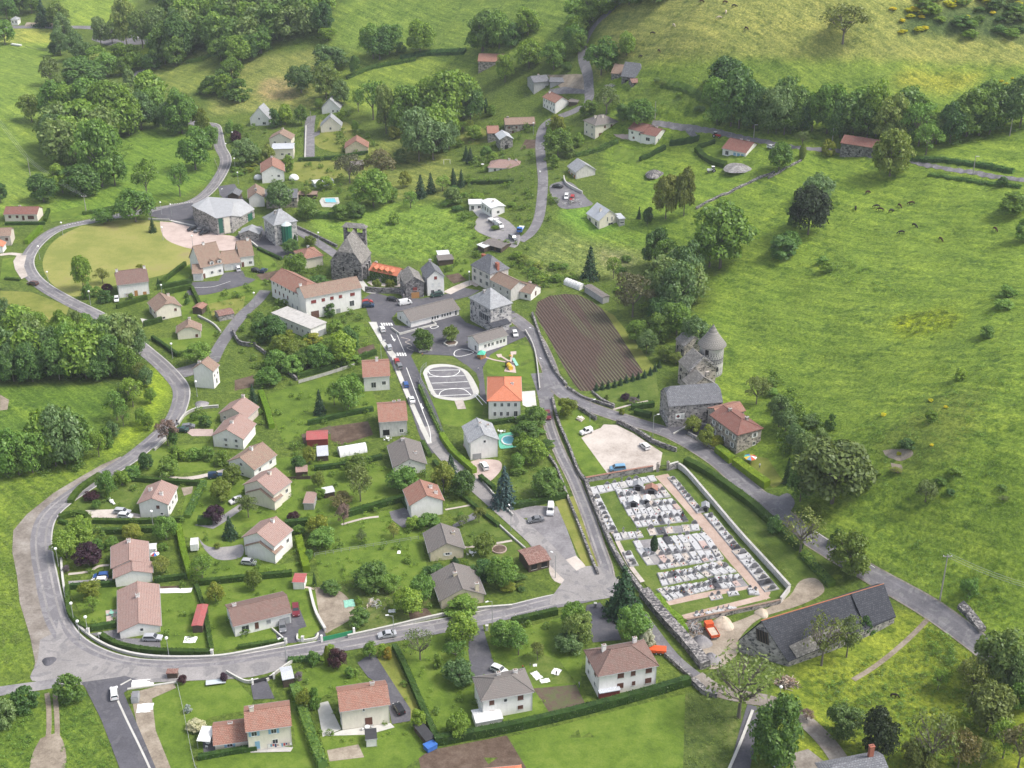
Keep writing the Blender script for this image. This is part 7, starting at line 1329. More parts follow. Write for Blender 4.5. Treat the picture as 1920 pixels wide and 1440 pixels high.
for a in [([(740,1216),(763,1262),(790,1326),(820,1392)],1.6,1.3),([(372,1424),(420,1415),(482,1405)],1.2,1.1),([(188,1194),(225,1214),(300,1226),(395,1228)],1.5,1.2),([(127,1104),(130,1148),(145,1170),(170,1184)],1.4,1.1),([(172,1182),(218,1174)],1.5,1.1),([(446,1216),(534,1203)],.9,1),([(132,1104),(218,1098)],1.5,1),
    ([(368,1100),(384,1150),(397,1222)],1.1,1.),([(375,1096),(465,1087),(548,1079)],1.6,1.2),([(290,1092),(362,1083)],1.5,1.1),([(112,974),(140,966),(163,970)],1.5,1.4),([(112,980),(126,984)],1.2,1.),([(175,980),(260,981),(345,976)],1.4,1.1),([(190,1001),(240,999),(300,996),(333,992)],1.7,1.2),([(132,944),(150,920),(188,893)],1.3,1.6),([(242,900),(300,905),(375,910)],1.5,1.3),([(372,982),(399,981)],2.2,2.),
    ([(578,797),(640,782),(700,770)],1.6,1.2),([(590,882),(650,874),(716,860)],1.5,1.2),([(650,968),(700,954),(757,938)],1.9,1.5),([(535,988),(577,984)],2.1,1.4),([(792,832),(806,858)],1.4,1.2),([(814,868),(824,880)],1.3,1.2),([(900,898),(926,920)],1.6,1.2),([(865,930),(900,960),(935,988)],1.,1.),([(960,952),(1010,945),(1062,932)],1.8,1.3),([(960,1170),(1045,1151)],1.8,1.2),
    ([(1285,868),(1330,892),(1400,942),(1440,977),(1500,1032)],1.9,1.9),([(1190,776),(1220,783)],1.8,1.6),([(1184,768),(1226,762)],1.8,1.4),([(295,543),(360,531)],1.9,1.1),([(302,534),(348,498)],1.9,1.1),([(219,579),(276,561)],1.9,1.1),([(310,552),(360,542)],2.2,1.1),([(360,542),(378,580)],1.6,1.1),([(270,612),(304,603)],2.,1.1),([(286,636),(332,668)],1.6,1.1),([(332,669),(357,664)],1.6,1.1),
    ([(10,422),(85,421)],1.3,1.1),([(85,416),(92,396)],1.6,1.2),([(156,403),(222,390)],1.4,1.8),([(560,302),(620,299),(690,288)],1.7,1.4),([(1200,302),(1247,279)],1.8,1.8),([(1256,272),(1310,263)],2.2,1.6),([(1306,282),(1325,301),(1360,312)],1.8,2.),([(1308,279),(1340,268)],1.5,1.4),([(870,344),(962,342)],1.5,1.5),([(557,709),(640,687),(705,664)],1.9,1.3),([(484,468),(528,488)],1.2,1.1),([(915,797),(965,790)],1.5,1.3),([(10,524),(38,526)],1.,1.2),([(765,955),(755,940)],1.2,1.)]: hedge(*a)
for a in [([(335,992),(345,1040),(358,1086)],1.9,1.5),([(489,740),(500,770),(510,804)],1.9,1.7),([(560,1014),(575,1072)],2.,1.8),([(828,820),(850,852),(890,888)],1.8,1.6),([(1230,1124),(1252,1152),(1275,1170)],1.9,1.8),([(1273,1173),(1284,1192)],1.9,1.8),([(1345,846),(1372,868)],2.1,2.1),([(1378,870),(1438,914)],2.1,2.1),([(50,458),(78,430)],2.,1.5)]: hedge(*a,mat=BR,desc=BD)
for a in [([(383,907),(366,940),(351,972)],1.2,1.6),([(552,1292),(566,1332),(588,1396),(606,1440)],1.8,2.),([(578,408),(620,408),(680,406)],2.2,3.0),([(750,112),(800,102),(872,99)],1.8,2.6),([(1080,294),(1120,284),(1158,268)],1.6,2.),([(787,728),(808,775),(830,822)],1.2,1.),([(640,640),(672,632)],1.4,1.4),([(780,112),(700,128),(650,148)],1.4,2.4),([(1697,300),(1780,306),(1900,325)],1.5,1.8),([(1240,160),(1300,176),(1360,205)],1.6,2.4),([(1740,330),(1830,342),(1915,352)],.9,1.4),([(840,1270),(800,1210)],.1,.1),([(1505,1040),(1560,1100)],1.2,2.),([(1630,1190),(1650,1175)],1.,1.),([(540,1240),(600,1236)],.9,1.2),([(400,100),(380,112),(350,118)],1.5,2.5)][:]:
    if a[1]<.2: continue
    hedge(*a,mat=RG,desc=RD,rough=.3)
# ================= WALLS
def lowwall(pts,h,w,mat,desc,cap=None,label=None,name='stone_wall'):
    L=catmull(wp(pts),5) if len(pts)>2 else wp(pts)
    Q=[L[0]]
    for p in L[1:]:
        d=math.hypot(p[0]-Q[-1][0],p[1]-Q[-1][1]); n=max(1,int(d/2.2)); q0=Q[-1]
        for k in range(1,n+1): Q.append((q0[0]+(p[0]-q0[0])*k/n,q0[1]+(p[1]-q0[1])*k/n))
    HC[0]+=1; r=random.Random(HC[0]); b=Q[0]; bz=hz(*b); rt=empty(name,(b[0],b[1],bz)); rough='dry' in mat
    def ring(off,z0,z1,jit):
        A=side(Q,off); return [(p[0]-b[0],p[1]-b[1],hz(*p)-bz+z1+(r.uniform(-.12,.12) if jit else 0)) for p in A],[(p[0]-b[0],p[1]-b[1],hz(*p)-bz+z0) for p in A]
    a1,a0=ring(w/2,-.6,h,rough); c1,c0=ring(-w/2,-.6,h,rough); m=MB()
    for i in range(len(Q)-1):
        m.face([c0[i],c0[i+1],c1[i+1],c1[i]],mat); m.face([a0[i+1],a0[i],a1[i],a1[i+1]],mat); m.face([c1[i],c1[i+1],a1[i+1],a1[i]],mat)
    m.face([a0[0],c0[0],c1[0],a1[0]],mat); m.face([c0[-1],a0[-1],a1[-1],c1[-1]],mat); m.build('wall_body',rt)
    if cap:
        a1,a0=ring(w/2+.08,h+.003,h+.13,False); c1,c0=ring(-w/2-.08,h+.003,h+.13,False); m=MB()
        for i in range(len(Q)-1):
            m.face([c0[i],c0[i+1],c1[i+1],c1[i]],cap); m.face([a0[i+1],a0[i],a1[i],a1[i+1]],cap); m.face([c1[i],c1[i+1],a1[i+1],a1[i]],cap); m.face([a0[i],a0[i+1],c0[i+1],c0[i]],cap)
        m.build('coping',rt)
    mid=pts[len(pts)//2] if len(pts)>2 else ((pts[0][0]+pts[1][0])/2,(pts[0][1]+pts[1][1])/2)
    tag(rt,label,'wall')
    if not label: later(rt,desc,*mid)
DS='rough dry stone wall'; CW='low concrete wall'; SW='grey stone wall'
for a in [([(1036,748),(1046,790),(1066,838),(1084,885),(1097,903)],1.1,.7,'drywall',DS),([(1025,850),(1045,882),(1062,928),(1086,988),(1106,1042),(1121,1078)],.9,.6,'drywall',DS),([(1098,905),(1112,945),(1140,1012),(1168,1065),(1203,1112)],1.4,1.0,'drywall',DS),([(1157,793),(1192,810),(1225,831),(1268,847)],1.4,.7,'drywall',DS),([(1075,760),(1118,788)],1.2,.6,'drywall',DS),
    ([(1207,1115),(1245,1162),(1290,1212),(1322,1254)],2.0,2.6,'drywall','dark dry stone retaining wall'),([(1247,1230),(1275,1255),(1297,1274)],1.0,.6,'drywall',DS),([(1300,1280),(1322,1300),(1345,1306)],1.3,1.4,'drywall',DS),([(998,590),(1020,652),(1040,696),(1062,724)],1.1,.7,'drywall',DS),([(1064,728),(1092,746),(1122,756),(1152,766)],.9,.6,'drywall',DS),([(1110,736),(1130,752),(1152,762)],.8,.5,'drywall',DS),
    ([(372,594),(400,609),(414,624)],.8,.5,'concrete',CW),([(437,622),(450,646),(480,650)],1.6,.6,'stone_dark','dark stone retaining wall'),([(480,652),(512,676),(557,714)],1.3,.6,'drywall',DS),([(557,428),(600,448),(632,464)],1.2,.6,'stone_dark','dark stone street wall'),([(685,547),(720,550),(750,551),(758,564)],2.2,.6,'stone_dark','dark stone terrace wall'),
    ([(1305,392),(1345,371),(1400,346),(1452,324)],.7,1.0,'drywall','tumbled field wall'),([(1800,1137),(1822,1160),(1842,1186)],1.1,1.6,'drywall','tumbled dry stone wall'),([(1440,335),(1470,318),(1502,302)],.6,.8,'drywall','tumbled field wall'),([(1262,815),(1300,796),(1330,798)],.5,.4,'white_concrete',CW),([(1290,815),(1345,845)],1.1,.5,'stone_grey',SW)]: lowwall(*a)
lowwall([(115,1050),(120,1100),(133,1155),(163,1190),(215,1219),(290,1234),(400,1234),(480,1221),(535,1209)],.7,.4,'concrete','',cap='white_concrete',label='long low white wall following the inside of the road bend',name='garden_wall')
lowwall([(652,1196),(720,1181),(800,1162),(880,1146),(960,1139)],.8,.35,'concrete','',cap='white_concrete',label='straight low white wall along the road above the silver car',name='garden_wall')
for a in [([(581,1108),(592,1150),(610,1184)],1.,.5,'concrete',CW,'white_concrete'),([(335,797),(348,779),(372,768),(410,764)],.8,.4,'concrete','curved low white wall','white_concrete'),([(290,845),(313,824)],.7,.4,'concrete',CW,'white_concrete'),([(448,438),(483,465)],.9,.4,'concrete',CW,'white_concrete'),([(905,905),(935,940),(962,968)],.8,.35,'concrete',CW,None),([(935,985),(960,1008),(985,1030)],.6,.35,'concrete',CW,None),([(574,238),(572,300)],.8,.4,'white_concrete','straight low white wall','white_concrete'),([(1057,334),(1063,348),(1092,364)],1.3,.4,'white_concrete','curved white wall',None),
    ([(1411,1334),(1390,1390),(1366,1446)],.35,.45,'white_concrete','low white kerb wall','white_concrete'),([(985,622),(1003,660),(1012,732)],1.,.35,'concrete','grey playground wall',None),([(278,412),(318,414)],.8,.4,'concrete',CW,None),([(320,414),(366,424)],.25,.9,'white_concrete','broad white concrete step',None),([(558,1192),(560,1203),(590,1200),(597,1190)],.7,.35,'white_concrete','curved low white wall',None),([(425,1262),(460,1280),(485,1277)],.8,.35,'white_concrete','low white wall of the driveway',None),([(548,1242),(520,1262),(500,1278)],.8,.35,'white_concrete','low white wall of the driveway',None),
    ([(239,1293),(330,1280)],.3,.5,'white_concrete','low white footing of the building plot',None),([(510,1180),(535,1202)],.6,.3,'white_concrete','short white wall',None),([(820,488),(880,530)],.01,.01,'concrete','',None)]:
    if a[1]<.05: continue
    lowwall(a[0],a[1],a[2],a[3],a[4],cap=a[5],name='garden_wall')
lowwall([(1098,905),(1160,894),(1224,883)],1.7,.5,'stone_grey','',cap='roof_terracotta',label='grey cemetery wall with tiled top behind the gravel parking',name='cemetery_wall')
lowwall([(1253,882),(1271,877)],2.0,.5,'stone_grey','',cap='white_concrete',label='short tall piece of cemetery wall right of the gate',name='cemetery_wall')
lowwall([(1272,878),(1290,893),(1340,951),(1400,1021),(1480,1108)],1.7,.5,'wall_old_white','',cap='concrete',label='long stained pale cemetery wall below the grass bank',name='cemetery_wall')
lowwall([(1480,1109),(1463,1131)],1.6,.4,'wall_old_white','',cap='concrete',label='short pale cemetery wall at its lowest corner',name='cemetery_wall')
lowwall([(1462,1132),(1380,1150),(1288,1169)],1.2,.4,'stone_grey','',cap='roof_faded',label='cemetery wall with tiled top above the builder yard',name='cemetery_wall')
def fence(pts,h,sp,desc,rails=(.5,.95),mat='metal_grey',label=None,mesh=False):
    L=wp(pts) if len(pts)<3 else catmull(wp(pts),4); Q=[L[0]]; 
    for p in L[1:]:
        d=math.hypot(p[0]-Q[-1][0],p[1]-Q[-1][1]); n=max(1,round(d/sp)); q0=Q[-1]
        for k in range(1,n+1): Q.append((q0[0]+(p[0]-q0[0])*k/n,q0[1]+(p[1]-q0[1])*k/n))
    b=Q[0]; bz=hz(*b); rt=empty('fence',(b[0],b[1],bz)); tag(rt,label,'fence'); m=MB(); m.box(-.05,.05,-.05,.05,-.3,h,mat); pm=m.mesh('post')
    for q in Q[:95]: obj('post',pm,rt,(q[0]-b[0],q[1]-b[1],hz(*q)-bz))
    for f in rails:
        m=MB()
        for i in range(len(Q)-1):
            p,q=Q[i],Q[i+1]; m.cyl((p[0]-b[0],p[1]-b[1],hz(*p)-bz+h*f),(q[0]-b[0],q[1]-b[1],hz(*q)-bz+h*f),.03,.03,mat,4,False)
        m.build('rail',rt)
    if mesh:
        m=MB()
        for i in range(len(Q)-1):
            p,q=Q[i],Q[i+1]; P0=Vector((p[0]-b[0],p[1]-b[1],hz(*p)-bz)); P1=Vector((q[0]-b[0],q[1]-b[1],hz(*q)-bz)); c=(P0+P1)/2+Vector((0,0,h*.5)); ax=(P1-P0)/2; m.obox(c,ax*.97,Vector((ax.y,-ax.x,0)).normalized()*.02,Vector((0,0,h*.46)),mat)
        m.build('panel',rt)
    if not label: later(rt,desc,*pts[len(pts)//2])
fence([(590,1044),(700,1026),(785,1012)],1.2,2.5,'wire garden fence'); fence([(784,716),(805,765),(828,815)],1.6,2.5,'grey panel fence',mesh=True,mat='metal_grey'); fence([(560,719),(612,704),(665,687)],1.3,2.5,'pale slatted fence',mesh=True,mat='concrete')
fence([(332,1283),(345,1340),(362,1425),(370,1450)],1.2,2.5,'wire garden fence'); fence([(536,900),(590,898)],1.1,2.5,'grey board fence',mesh=True,mat='wood_dark'); fence([(310,415),(370,400)],.01,50,'x') if False else None
fence([(23,83),(60,92),(100,98)],1.1,5,'post and wire field fence',mat='pole_wood'); fence([(390,362),(412,335),(402,300)],1.1,3.5,'post and wire field fence',mat='pole_wood'); fence([(1697,304),(1780,316),(1910,340)],1.1,4,'post and wire track fence',mat='pole_wood'); fence([(800,690),(790,700),(790,722),(812,750)],2.2,3,'tall wire court fence',rails=(.5,.97))
# ================= VEHICLES
for nm,c in [('car_white',(.72,.72,.73)),('car_silver',(.42,.43,.46)),('car_grey',(.17,.175,.19)),('car_black',(.018,.018,.022)),('car_blue',(.03,.09,.28)),('car_lightblue',(.16,.33,.50)),('car_darkblue',(.018,.04,.085)),('car_red',(.35,.03,.03)),('car_darkred',(.16,.02,.03)),('car_green',(.03,.07,.06)),('car_brown',(.10,.045,.035))]:
    m,t,b=newmat(nm,.28); b.inputs['Base Color'].default_value=c4(c); b.inputs['Specular IOR Level'].default_value=.5
CARM={}
def car_meshes(style,col):
    k=(style,col)
    if k in CARM: return CARM[k]
    L,W,H={'hatch':(4.0,1.72,1.45),'sedan':(4.5,1.78,1.42),'estate':(4.6,1.78,1.5),'suv':(4.5,1.85,1.7),'van':(4.9,1.95,2.1),'minivan':(4.7,1.86,1.75),'kangoo':(4.1,1.7,1.82)}[style]
    bz=.30; sh={'van':1.15,'suv':1.0,'minivan':.98,'kangoo':1.0}.get(style,.88)   # shoulder height
    # side profile: x forward
    f=L/2; prof={'hatch':[(-f,.95),(-f+.15,H-.12),(-f+.7,H),(.35,H),(1.05,sh+.06),(f-.25,sh-.12),(f,.62)],'sedan':[(-f,.9),(-f+.75,.98),(-f+1.35,H-.04),(-.5,H),(.35,H),(1.15,sh+.05),(f-.2,sh-.14),(f,.6)],
     'estate':[(-f,.95),(-f+.25,H-.1),(-f+.7,H),(.35,H),(1.15,sh+.05),(f-.2,sh-.14),(f,.6)],'suv':[(-f,1.0),(-f+.12,H-.12),(-f+.5,H),(.4,H),(1.05,sh+.08),(f-.2,sh),(f,.7)],'van':[(-f,1.0),(-f+.05,H-.08),(-f+.3,H),(1.1,H),(1.65,sh+.2),(f-.2,sh),(f,.7)],
     'minivan':[(-f,.98),(-f+.15,H-.12),(-f+.6,H),(.7,H),(1.5,sh+.1),(f-.2,sh-.05),(f,.65)],'kangoo':[(-f,.95),(-f+.05,H-.08),(-f+.3,H),(.3,H),(.85,sh+.1),(f-.2,sh-.05),(f,.65)]}[style]
    low=[(-f,bz),(f,bz)]; mb=MB(); hw=W/2
    def wd(z): return hw if z<=sh+.1 else hw-(z-sh)*.30
    body=[(-f,bz)]+prof+[(f,bz)]
    Lp=[(x,-wd(z),z) for x,z in body]; Rp=[(x,wd(z),z) for x,z in body]; n=len(body)
    # side walls split at the shoulder so that the cabin leans in
    for S,fl in((Lp,False),(Rp,True)):
        lowp=[p for p in S if p[2]<=sh+.1]; y=S[0][1]
        xs=[p for p in S]; mb.face([(p[0],p[1],p[2]) for p in (S if not fl else S[::-1])],col)
    for i in range(n): j=(i+1)%n; mb.face([Lp[i],Rp[i],Rp[j],Lp[j]],col)
    me=mb.mesh('body'); parts=[('body',me,(0,0,0))]
    g=MB(); top=[p for p in prof if p[1]>H-.2]; xr=min(p[0] for p in top)+.1; xf=max(p[0] for p in top); wsx=[p for p in prof if abs(p[1]-sh)<.22 and p[0]>0][0][0]
    zr=H-.12; zb=sh+.08
    if style in('van',): xr=.7
    if style=='kangoo': xr=-.6
    for sg in(-1,1):
        q=[(xr-.05,sg*(wd(zb)+.012),zb),(wsx-.12,sg*(wd(zb)+.012),zb),(xf+.02,sg*(wd(zr)+.012),zr),(xr+.1,sg*(wd(zr)+.012),zr)]; g.face(q if sg<0 else q[::-1],'car_glass')
    parts.append(('side_window',g.mesh('side_window'),(0,0,0)))
    g=MB(); a=(xf,H); b=[p for p in prof if p[0]>xf][0]; dx,dz=b[0]-a[0],b[1]-a[1]; nx,nz=-dz,dx; l=math.hypot(nx,nz); nx/=l;nz/=l
    if nz<0: nx,nz=-nx,-nz
    P0=(a[0]+dx*.08+nx*.015,a[1]+dz*.08+nz*.015); P1=(a[0]+dx*.95+nx*.015,a[1]+dz*.95+nz*.015); g.face([(P0[0],-wd(P0[1])+.08,P0[1]),(P1[0],-wd(P1[1])+.08,P1[1]),(P1[0],wd(P1[1])-.08,P1[1]),(P0[0],wd(P0[1])-.08,P0[1])],'car_glass'); parts.append(('windscreen',g.mesh('windscreen'),(0,0,0)))
    g=MB(); 
    a=prof[1] if style!='sedan' else prof[2]; b=prof[0] if style!='sedan' else prof[1]
    g.face([(a[0]+(b[0]-a[0])*.1-.02,-wd(a[1])+.1,a[1]+(b[1]-a[1])*.1),(a[0]+(b[0]-a[0])*.1-.02,wd(a[1])-.1,a[1]+(b[1]-a[1])*.1),(a[0]+(b[0]-a[0])*.85-.02,wd(b[1])-.1,a[1]+(b[1]-a[1])*.85+.02),(a[0]+(b[0]-a[0])*.85-.02,-wd(b[1])+.1,a[1]+(b[1]-a[1])*.85+.02)],'car_glass'); parts.append(('rear_window',g.mesh('rear_window'),(0,0,0)))
    wr=.32; wm=MB(); wm.cyl((0,-.11,0),(0,.11,0),wr,wr,'tyre',12); wm.cyl((0,-.118,0),(0,.118,0),wr*.55,wr*.55,'rim',8); wme=wm.mesh('wheel')
    for x in(-f+.78,f-.82):
        for sg in(-1,1): parts.append(('wheel',wme,(x,sg*(hw-.09),wr)))
    for sg in(-1,1):
        h=MB(); h.box(f-.06,f+.012,sg*(hw-.3)-.16,sg*(hw-.3)+.16,.58,.70,'plastic_white'); parts.append(('headlight',h.mesh('headlight'),(0,0,0)))
        h=MB(); h.box(-f-.012,-f+.04,sg*(hw-.2)-.1,sg*(hw-.2)+.1,.75,.92,'car_red'); parts.append(('tail_light',h.mesh('tail_light'),(0,0,0)))
    for nm_,me_,_ in parts:
        if nm_=='body': me_.polygons.foreach_set('use_smooth',[False]*len(me_.polygons))
    CARM[k]=parts; return parts
def car(cx,cy,fx,fy,style,col,label,name='parked_car',cat='car'):
    a=at(cx,cy+2); b=at(cx+(fx-cx),cy+2+(fy-cy)); ang=math.atan2(b.y-a.y,b.x-a.x); small=mpx(a)<4.5
    rt=empty(name,(a.x,a.y,a.z+.16),ang); rt['label']=label; rt['category']=cat
    e=1.5; dzx=(hz(a.x+math.cos(ang)*e,a.y+math.sin(ang)*e)-hz(a.x-math.cos(ang)*e,a.y-math.sin(ang)*e))/(2*e); rt.rotation_euler=(0,-math.atan(dzx),ang)
    for nm,me,loc in car_meshes(style,col):
        if small and nm in('headlight','tail_light'): continue
        obj(nm,me,rt,loc)
    return rt
for a in [(215,1302,214,1288,'estate','car_white','white car with its boot open on the new asphalt road'),(726,1192,712,1194,'sedan','car_silver','silver car driving along the road above the tall bushes'),(287,1198,300,1198,'estate','car_silver','silver car parked at the gable of the long pink roofed house'),
 (530,1178,532,1190,'hatch','car_grey','dark grey car in front of the brown roofed bungalow garage'),(555,1147,556,1158,'suv','car_darkred','dark car standing behind the brown roofed bungalow'),(748,1331,740,1318,'hatch','car_black','black car on the gravel right of the terracotta house'),(936,1258,950,1264,'hatch','car_white','white car behind the streaked roof house'),
 (1005,976,990,978,'sedan','car_grey','grey car parked crosswise on the grey gravel parking'),(1032,958,1031,970,'van','car_white','white van parked at the corner of the grey gravel parking'),(908,875,901,864,'estate','car_white','white car with open tailgate on the pinkish forecourt'),(1099,811,1086,815,'kangoo','car_white','white box bodied van half on the mown grass'),
 (1209,838,1200,830,'hatch','car_white','white hatchback beside the stone wall of the gravel parking'),(1158,880,1144,881,'minivan','car_lightblue','light blue minivan parked above the cemetery wall'),(1027,781,1029,792,'suv','car_darkred','dark red off road car driving down the narrow lane'),(966,627,970,637,'hatch','car_white','white car parked beside the school annex'),
 (717,618,712,606,'estate','car_white','white car parked nearest the upper zebra crossing'),(730,652,726,641,'hatch','car_silver','silver car parked just above the lower zebra crossing'),(744,678,741,668,'hatch','car_red','red car parked below the zebra crossing'),(749,688,746,680,'suv','car_grey','blue grey car parked bumper to bumper with the red one'),
 (761,722,758,712,'hatch','car_blue','blue car parked beside the small pink red roofed house'),(772,751,767,739,'sedan','car_white','white car lowest in the row along the street'),(691,574,704,574,'suv','car_darkblue','dark blue off road car with white roof at the farmhouse corner'),(689,567,700,565,'hatch','car_red','red car half hidden behind the dark blue one'),
 (736,562,748,564,'hatch','car_black','black car below the dark terrace wall'),(819,554,806,556,'minivan','car_green','dark green minivan before the white slate roofed house'),(760,569,771,567,'van','car_white','white van behind the long school wing'),(360,430,353,432,'hatch','car_black','leftmost of three dark cars on the pink court'),
 (372,433,365,435,'hatch','car_grey','middle of three dark cars on the pink court'),(383,437,376,439,'sedan','car_black','rightmost of three dark cars on the pink court'),(447,505,444,497,'kangoo','car_white','white van before the terraced house garages'),(481,508,490,510,'hatch','car_black','black car right of the terraced houses'),
 (219,562,219,572,'hatch','car_white','white car beside the maroon roofed house'),(62,532,52,530,'estate','car_brown','brown car parked on the verge inside the left bend'),(342,807,332,806,'sedan','car_green','dark green car on the drive of the four windowed house'),(354,801,364,800,'hatch','car_grey','grey car behind the dark green one on the drive'),
 (443,940,432,944,'hatch','car_white','white car on the grey drive by the purple tree'),(468,1056,480,1057,'hatch','car_silver','silver car below the stepped white semi'),(230,961,243,962,'estate','car_silver','silver car in front of the wide pink roofed house'),(236,969,248,970,'hatch','car_white','white car behind the bush of the wide pink roofed house'),
 (404,894,415,893,'kangoo','car_darkblue','dark car on the curved garden drive'),(190,1082,178,1083,'hatch','car_blue','blue car beside the pink roofed house with awning'),(186,1091,174,1092,'hatch','car_white','white car next to the blue one by the low hedge'),(1062,369,1061,379,'hatch','car_white','white car parked among rubble by the upper lane'),
 (1073,372,1071,380,'hatch','car_red','red and white car parked among rubble by the upper lane'),(1046,350,1058,351,'sedan','car_black','black car below the white terrace wall'),(962,447,970,452,'suv','car_grey','grey off road car near the workshop'),(936,424,944,430,'van','car_white','white van near the white villa'),
 (1463,1432,1450,1437,'hatch','car_grey','grey car at the bottom edge of the picture'),(1447,277,1455,280,'hatch','car_white','white car beside the wide red brown roofed house'),(232,63,240,63,'hatch','car_red','red car seen between the far roadside trees'),(200,66,208,66,'hatch','car_white','leftmost white car between the far roadside trees'),(256,70,264,70,'hatch','car_white','rightmost white car between the far roadside trees'),(495,508,505,500,'hatch','car_darkblue','dark blue car below the round dark tree')]: car(*a)
# trailer, trucks, tractors
def base(name,label,cat,px,py,ang_px=None):
    a=at(px,py); ang=0
    if ang_px: b=at(*ang_px); ang=math.atan2(b.y-a.y,b.x-a.x)
    r=empty(name,a+Vector((0,0,.12)),ang); tag(r,label,cat); return r,a
def wheels(r,xs,w,rad,name='wheel'):
    m=MB(); m.cyl((0,-.13,0),(0,.13,0),rad,rad,'tyre',12); m.cyl((0,-.14,0),(0,.14,0),rad*.5,rad*.5,'rim',8); me=m.mesh('wheel')
    for x in xs:
        for sg in(-1,1): obj(name,me,r,(x,sg*w,rad))
r,a=base('box_trailer','white box trailer standing on the lawn','trailer',366,1030,(367,1020)); m=MB(); m.box(-1.6,1.6,-1,1,.5,2.5,'plastic_white'); m.build('box',r); wheels(r,[0],1.0,.3); m=MB(); m.box(1.6,2.8,-.05,.05,.45,.55,'metal_grey'); m.build('drawbar',r)
r,a=base('dump_truck','small orange tipper truck beside the rubble heap','truck',1334,1190,(1322,1170)); m=MB(); m.box(-2.4,1.0,-1.1,1.1,.8,.95,'orange_paint')
for q in((-2.4,1.0,-1.1,-1.02),(-2.4,1.0,1.02,1.1),(-2.4,-2.32,-1.02,1.02),(.92,1.0,-1.02,1.02)): m.box(*q,.951,1.55,'orange_paint')
m.build('tipper_body',r); m=MB(); m.box(-2.3,.9,-1.0,1.0,.96,1.3,'sand' if 'sand' in MATS else 'dirt'); m.build('load',r); m=MB(); m.box(1.2,2.7,-1.0,1.0,.6,2.2,'orange_paint'); m.box(1.9,2.72,-.9,.9,1.45,2.0,'car_glass'); m.build('cab',r); wheels(r,[-1.5,2.0],.95,.45); m=MB(); m.box(-2.3,2.5,-.4,.4,.45,.78,'metal_grey'); m.build('chassis',r)
r,a=base('tipper_trailer','orange roof of a low trailer under the big house wall','trailer',1233,1224,(1245,1225)); m=MB(); m.box(-2,2,-1,1,.5,1.3,'orange_paint'); m.build('box',r); wheels(r,[-.3,.7],.95,.35); m=MB(); m.box(2,3.2,-.05,.05,.5,.6,'metal_grey'); m.build('drawbar',r)
for px,py,fx,fy,cc,lb in [(976,434,971,448,'blue_plastic','blue flatbed truck loaded with pale planks by the lane'),(925,418,936,424,'plastic_white','white flatbed truck parked at the white villa')]:
    r,a=base('flatbed_truck',lb,'truck',px,py,(fx,fy)); m=MB(); m.box(-3,1,-1.1,1.1,.9,1.1,cc); m.build('bed',r); m=MB(); m.box(1.2,2.8,-1.05,1.05,.6,2.3,cc); m.box(2.0,2.82,-.95,.95,1.5,2.1,'car_glass'); m.build('cab',r); wheels(r,[-2,2],.95,.45); m=MB()
    for k in range(5): m.box(-3,1,-1+.42*k,-.7+.42*k,1.11,1.3,'cloth_white')
    m.build('load',r)
for px,py,fx,fy,cc,lb in [(1334,323,1324,326,'plastic_white','old white tractor left beside the rubble below the wide house'),(1343,258,1353,258,'red_paint','red tractor with white cab on the track')]:
    r,a=base('tractor',lb,'tractor',px,py,(fx,fy)); m=MB(); m.box(.0,1.9,-.4,.4,.7,1.4,cc); m.build('bonnet',r); m=MB(); m.box(-1.2,0,-.7,.7,.9,1.5,cc); m.box(-1.1,-.05,-.62,.62,1.5,2.3,'car_glass'); m.box(-1.2,.05,-.7,.7,2.3,2.42,'plastic_white'); m.build('cab',r); wheels(r,[-.8],.85,.75,'rear_wheel'); wheels(r,[1.4],.7,.4,'front_wheel')
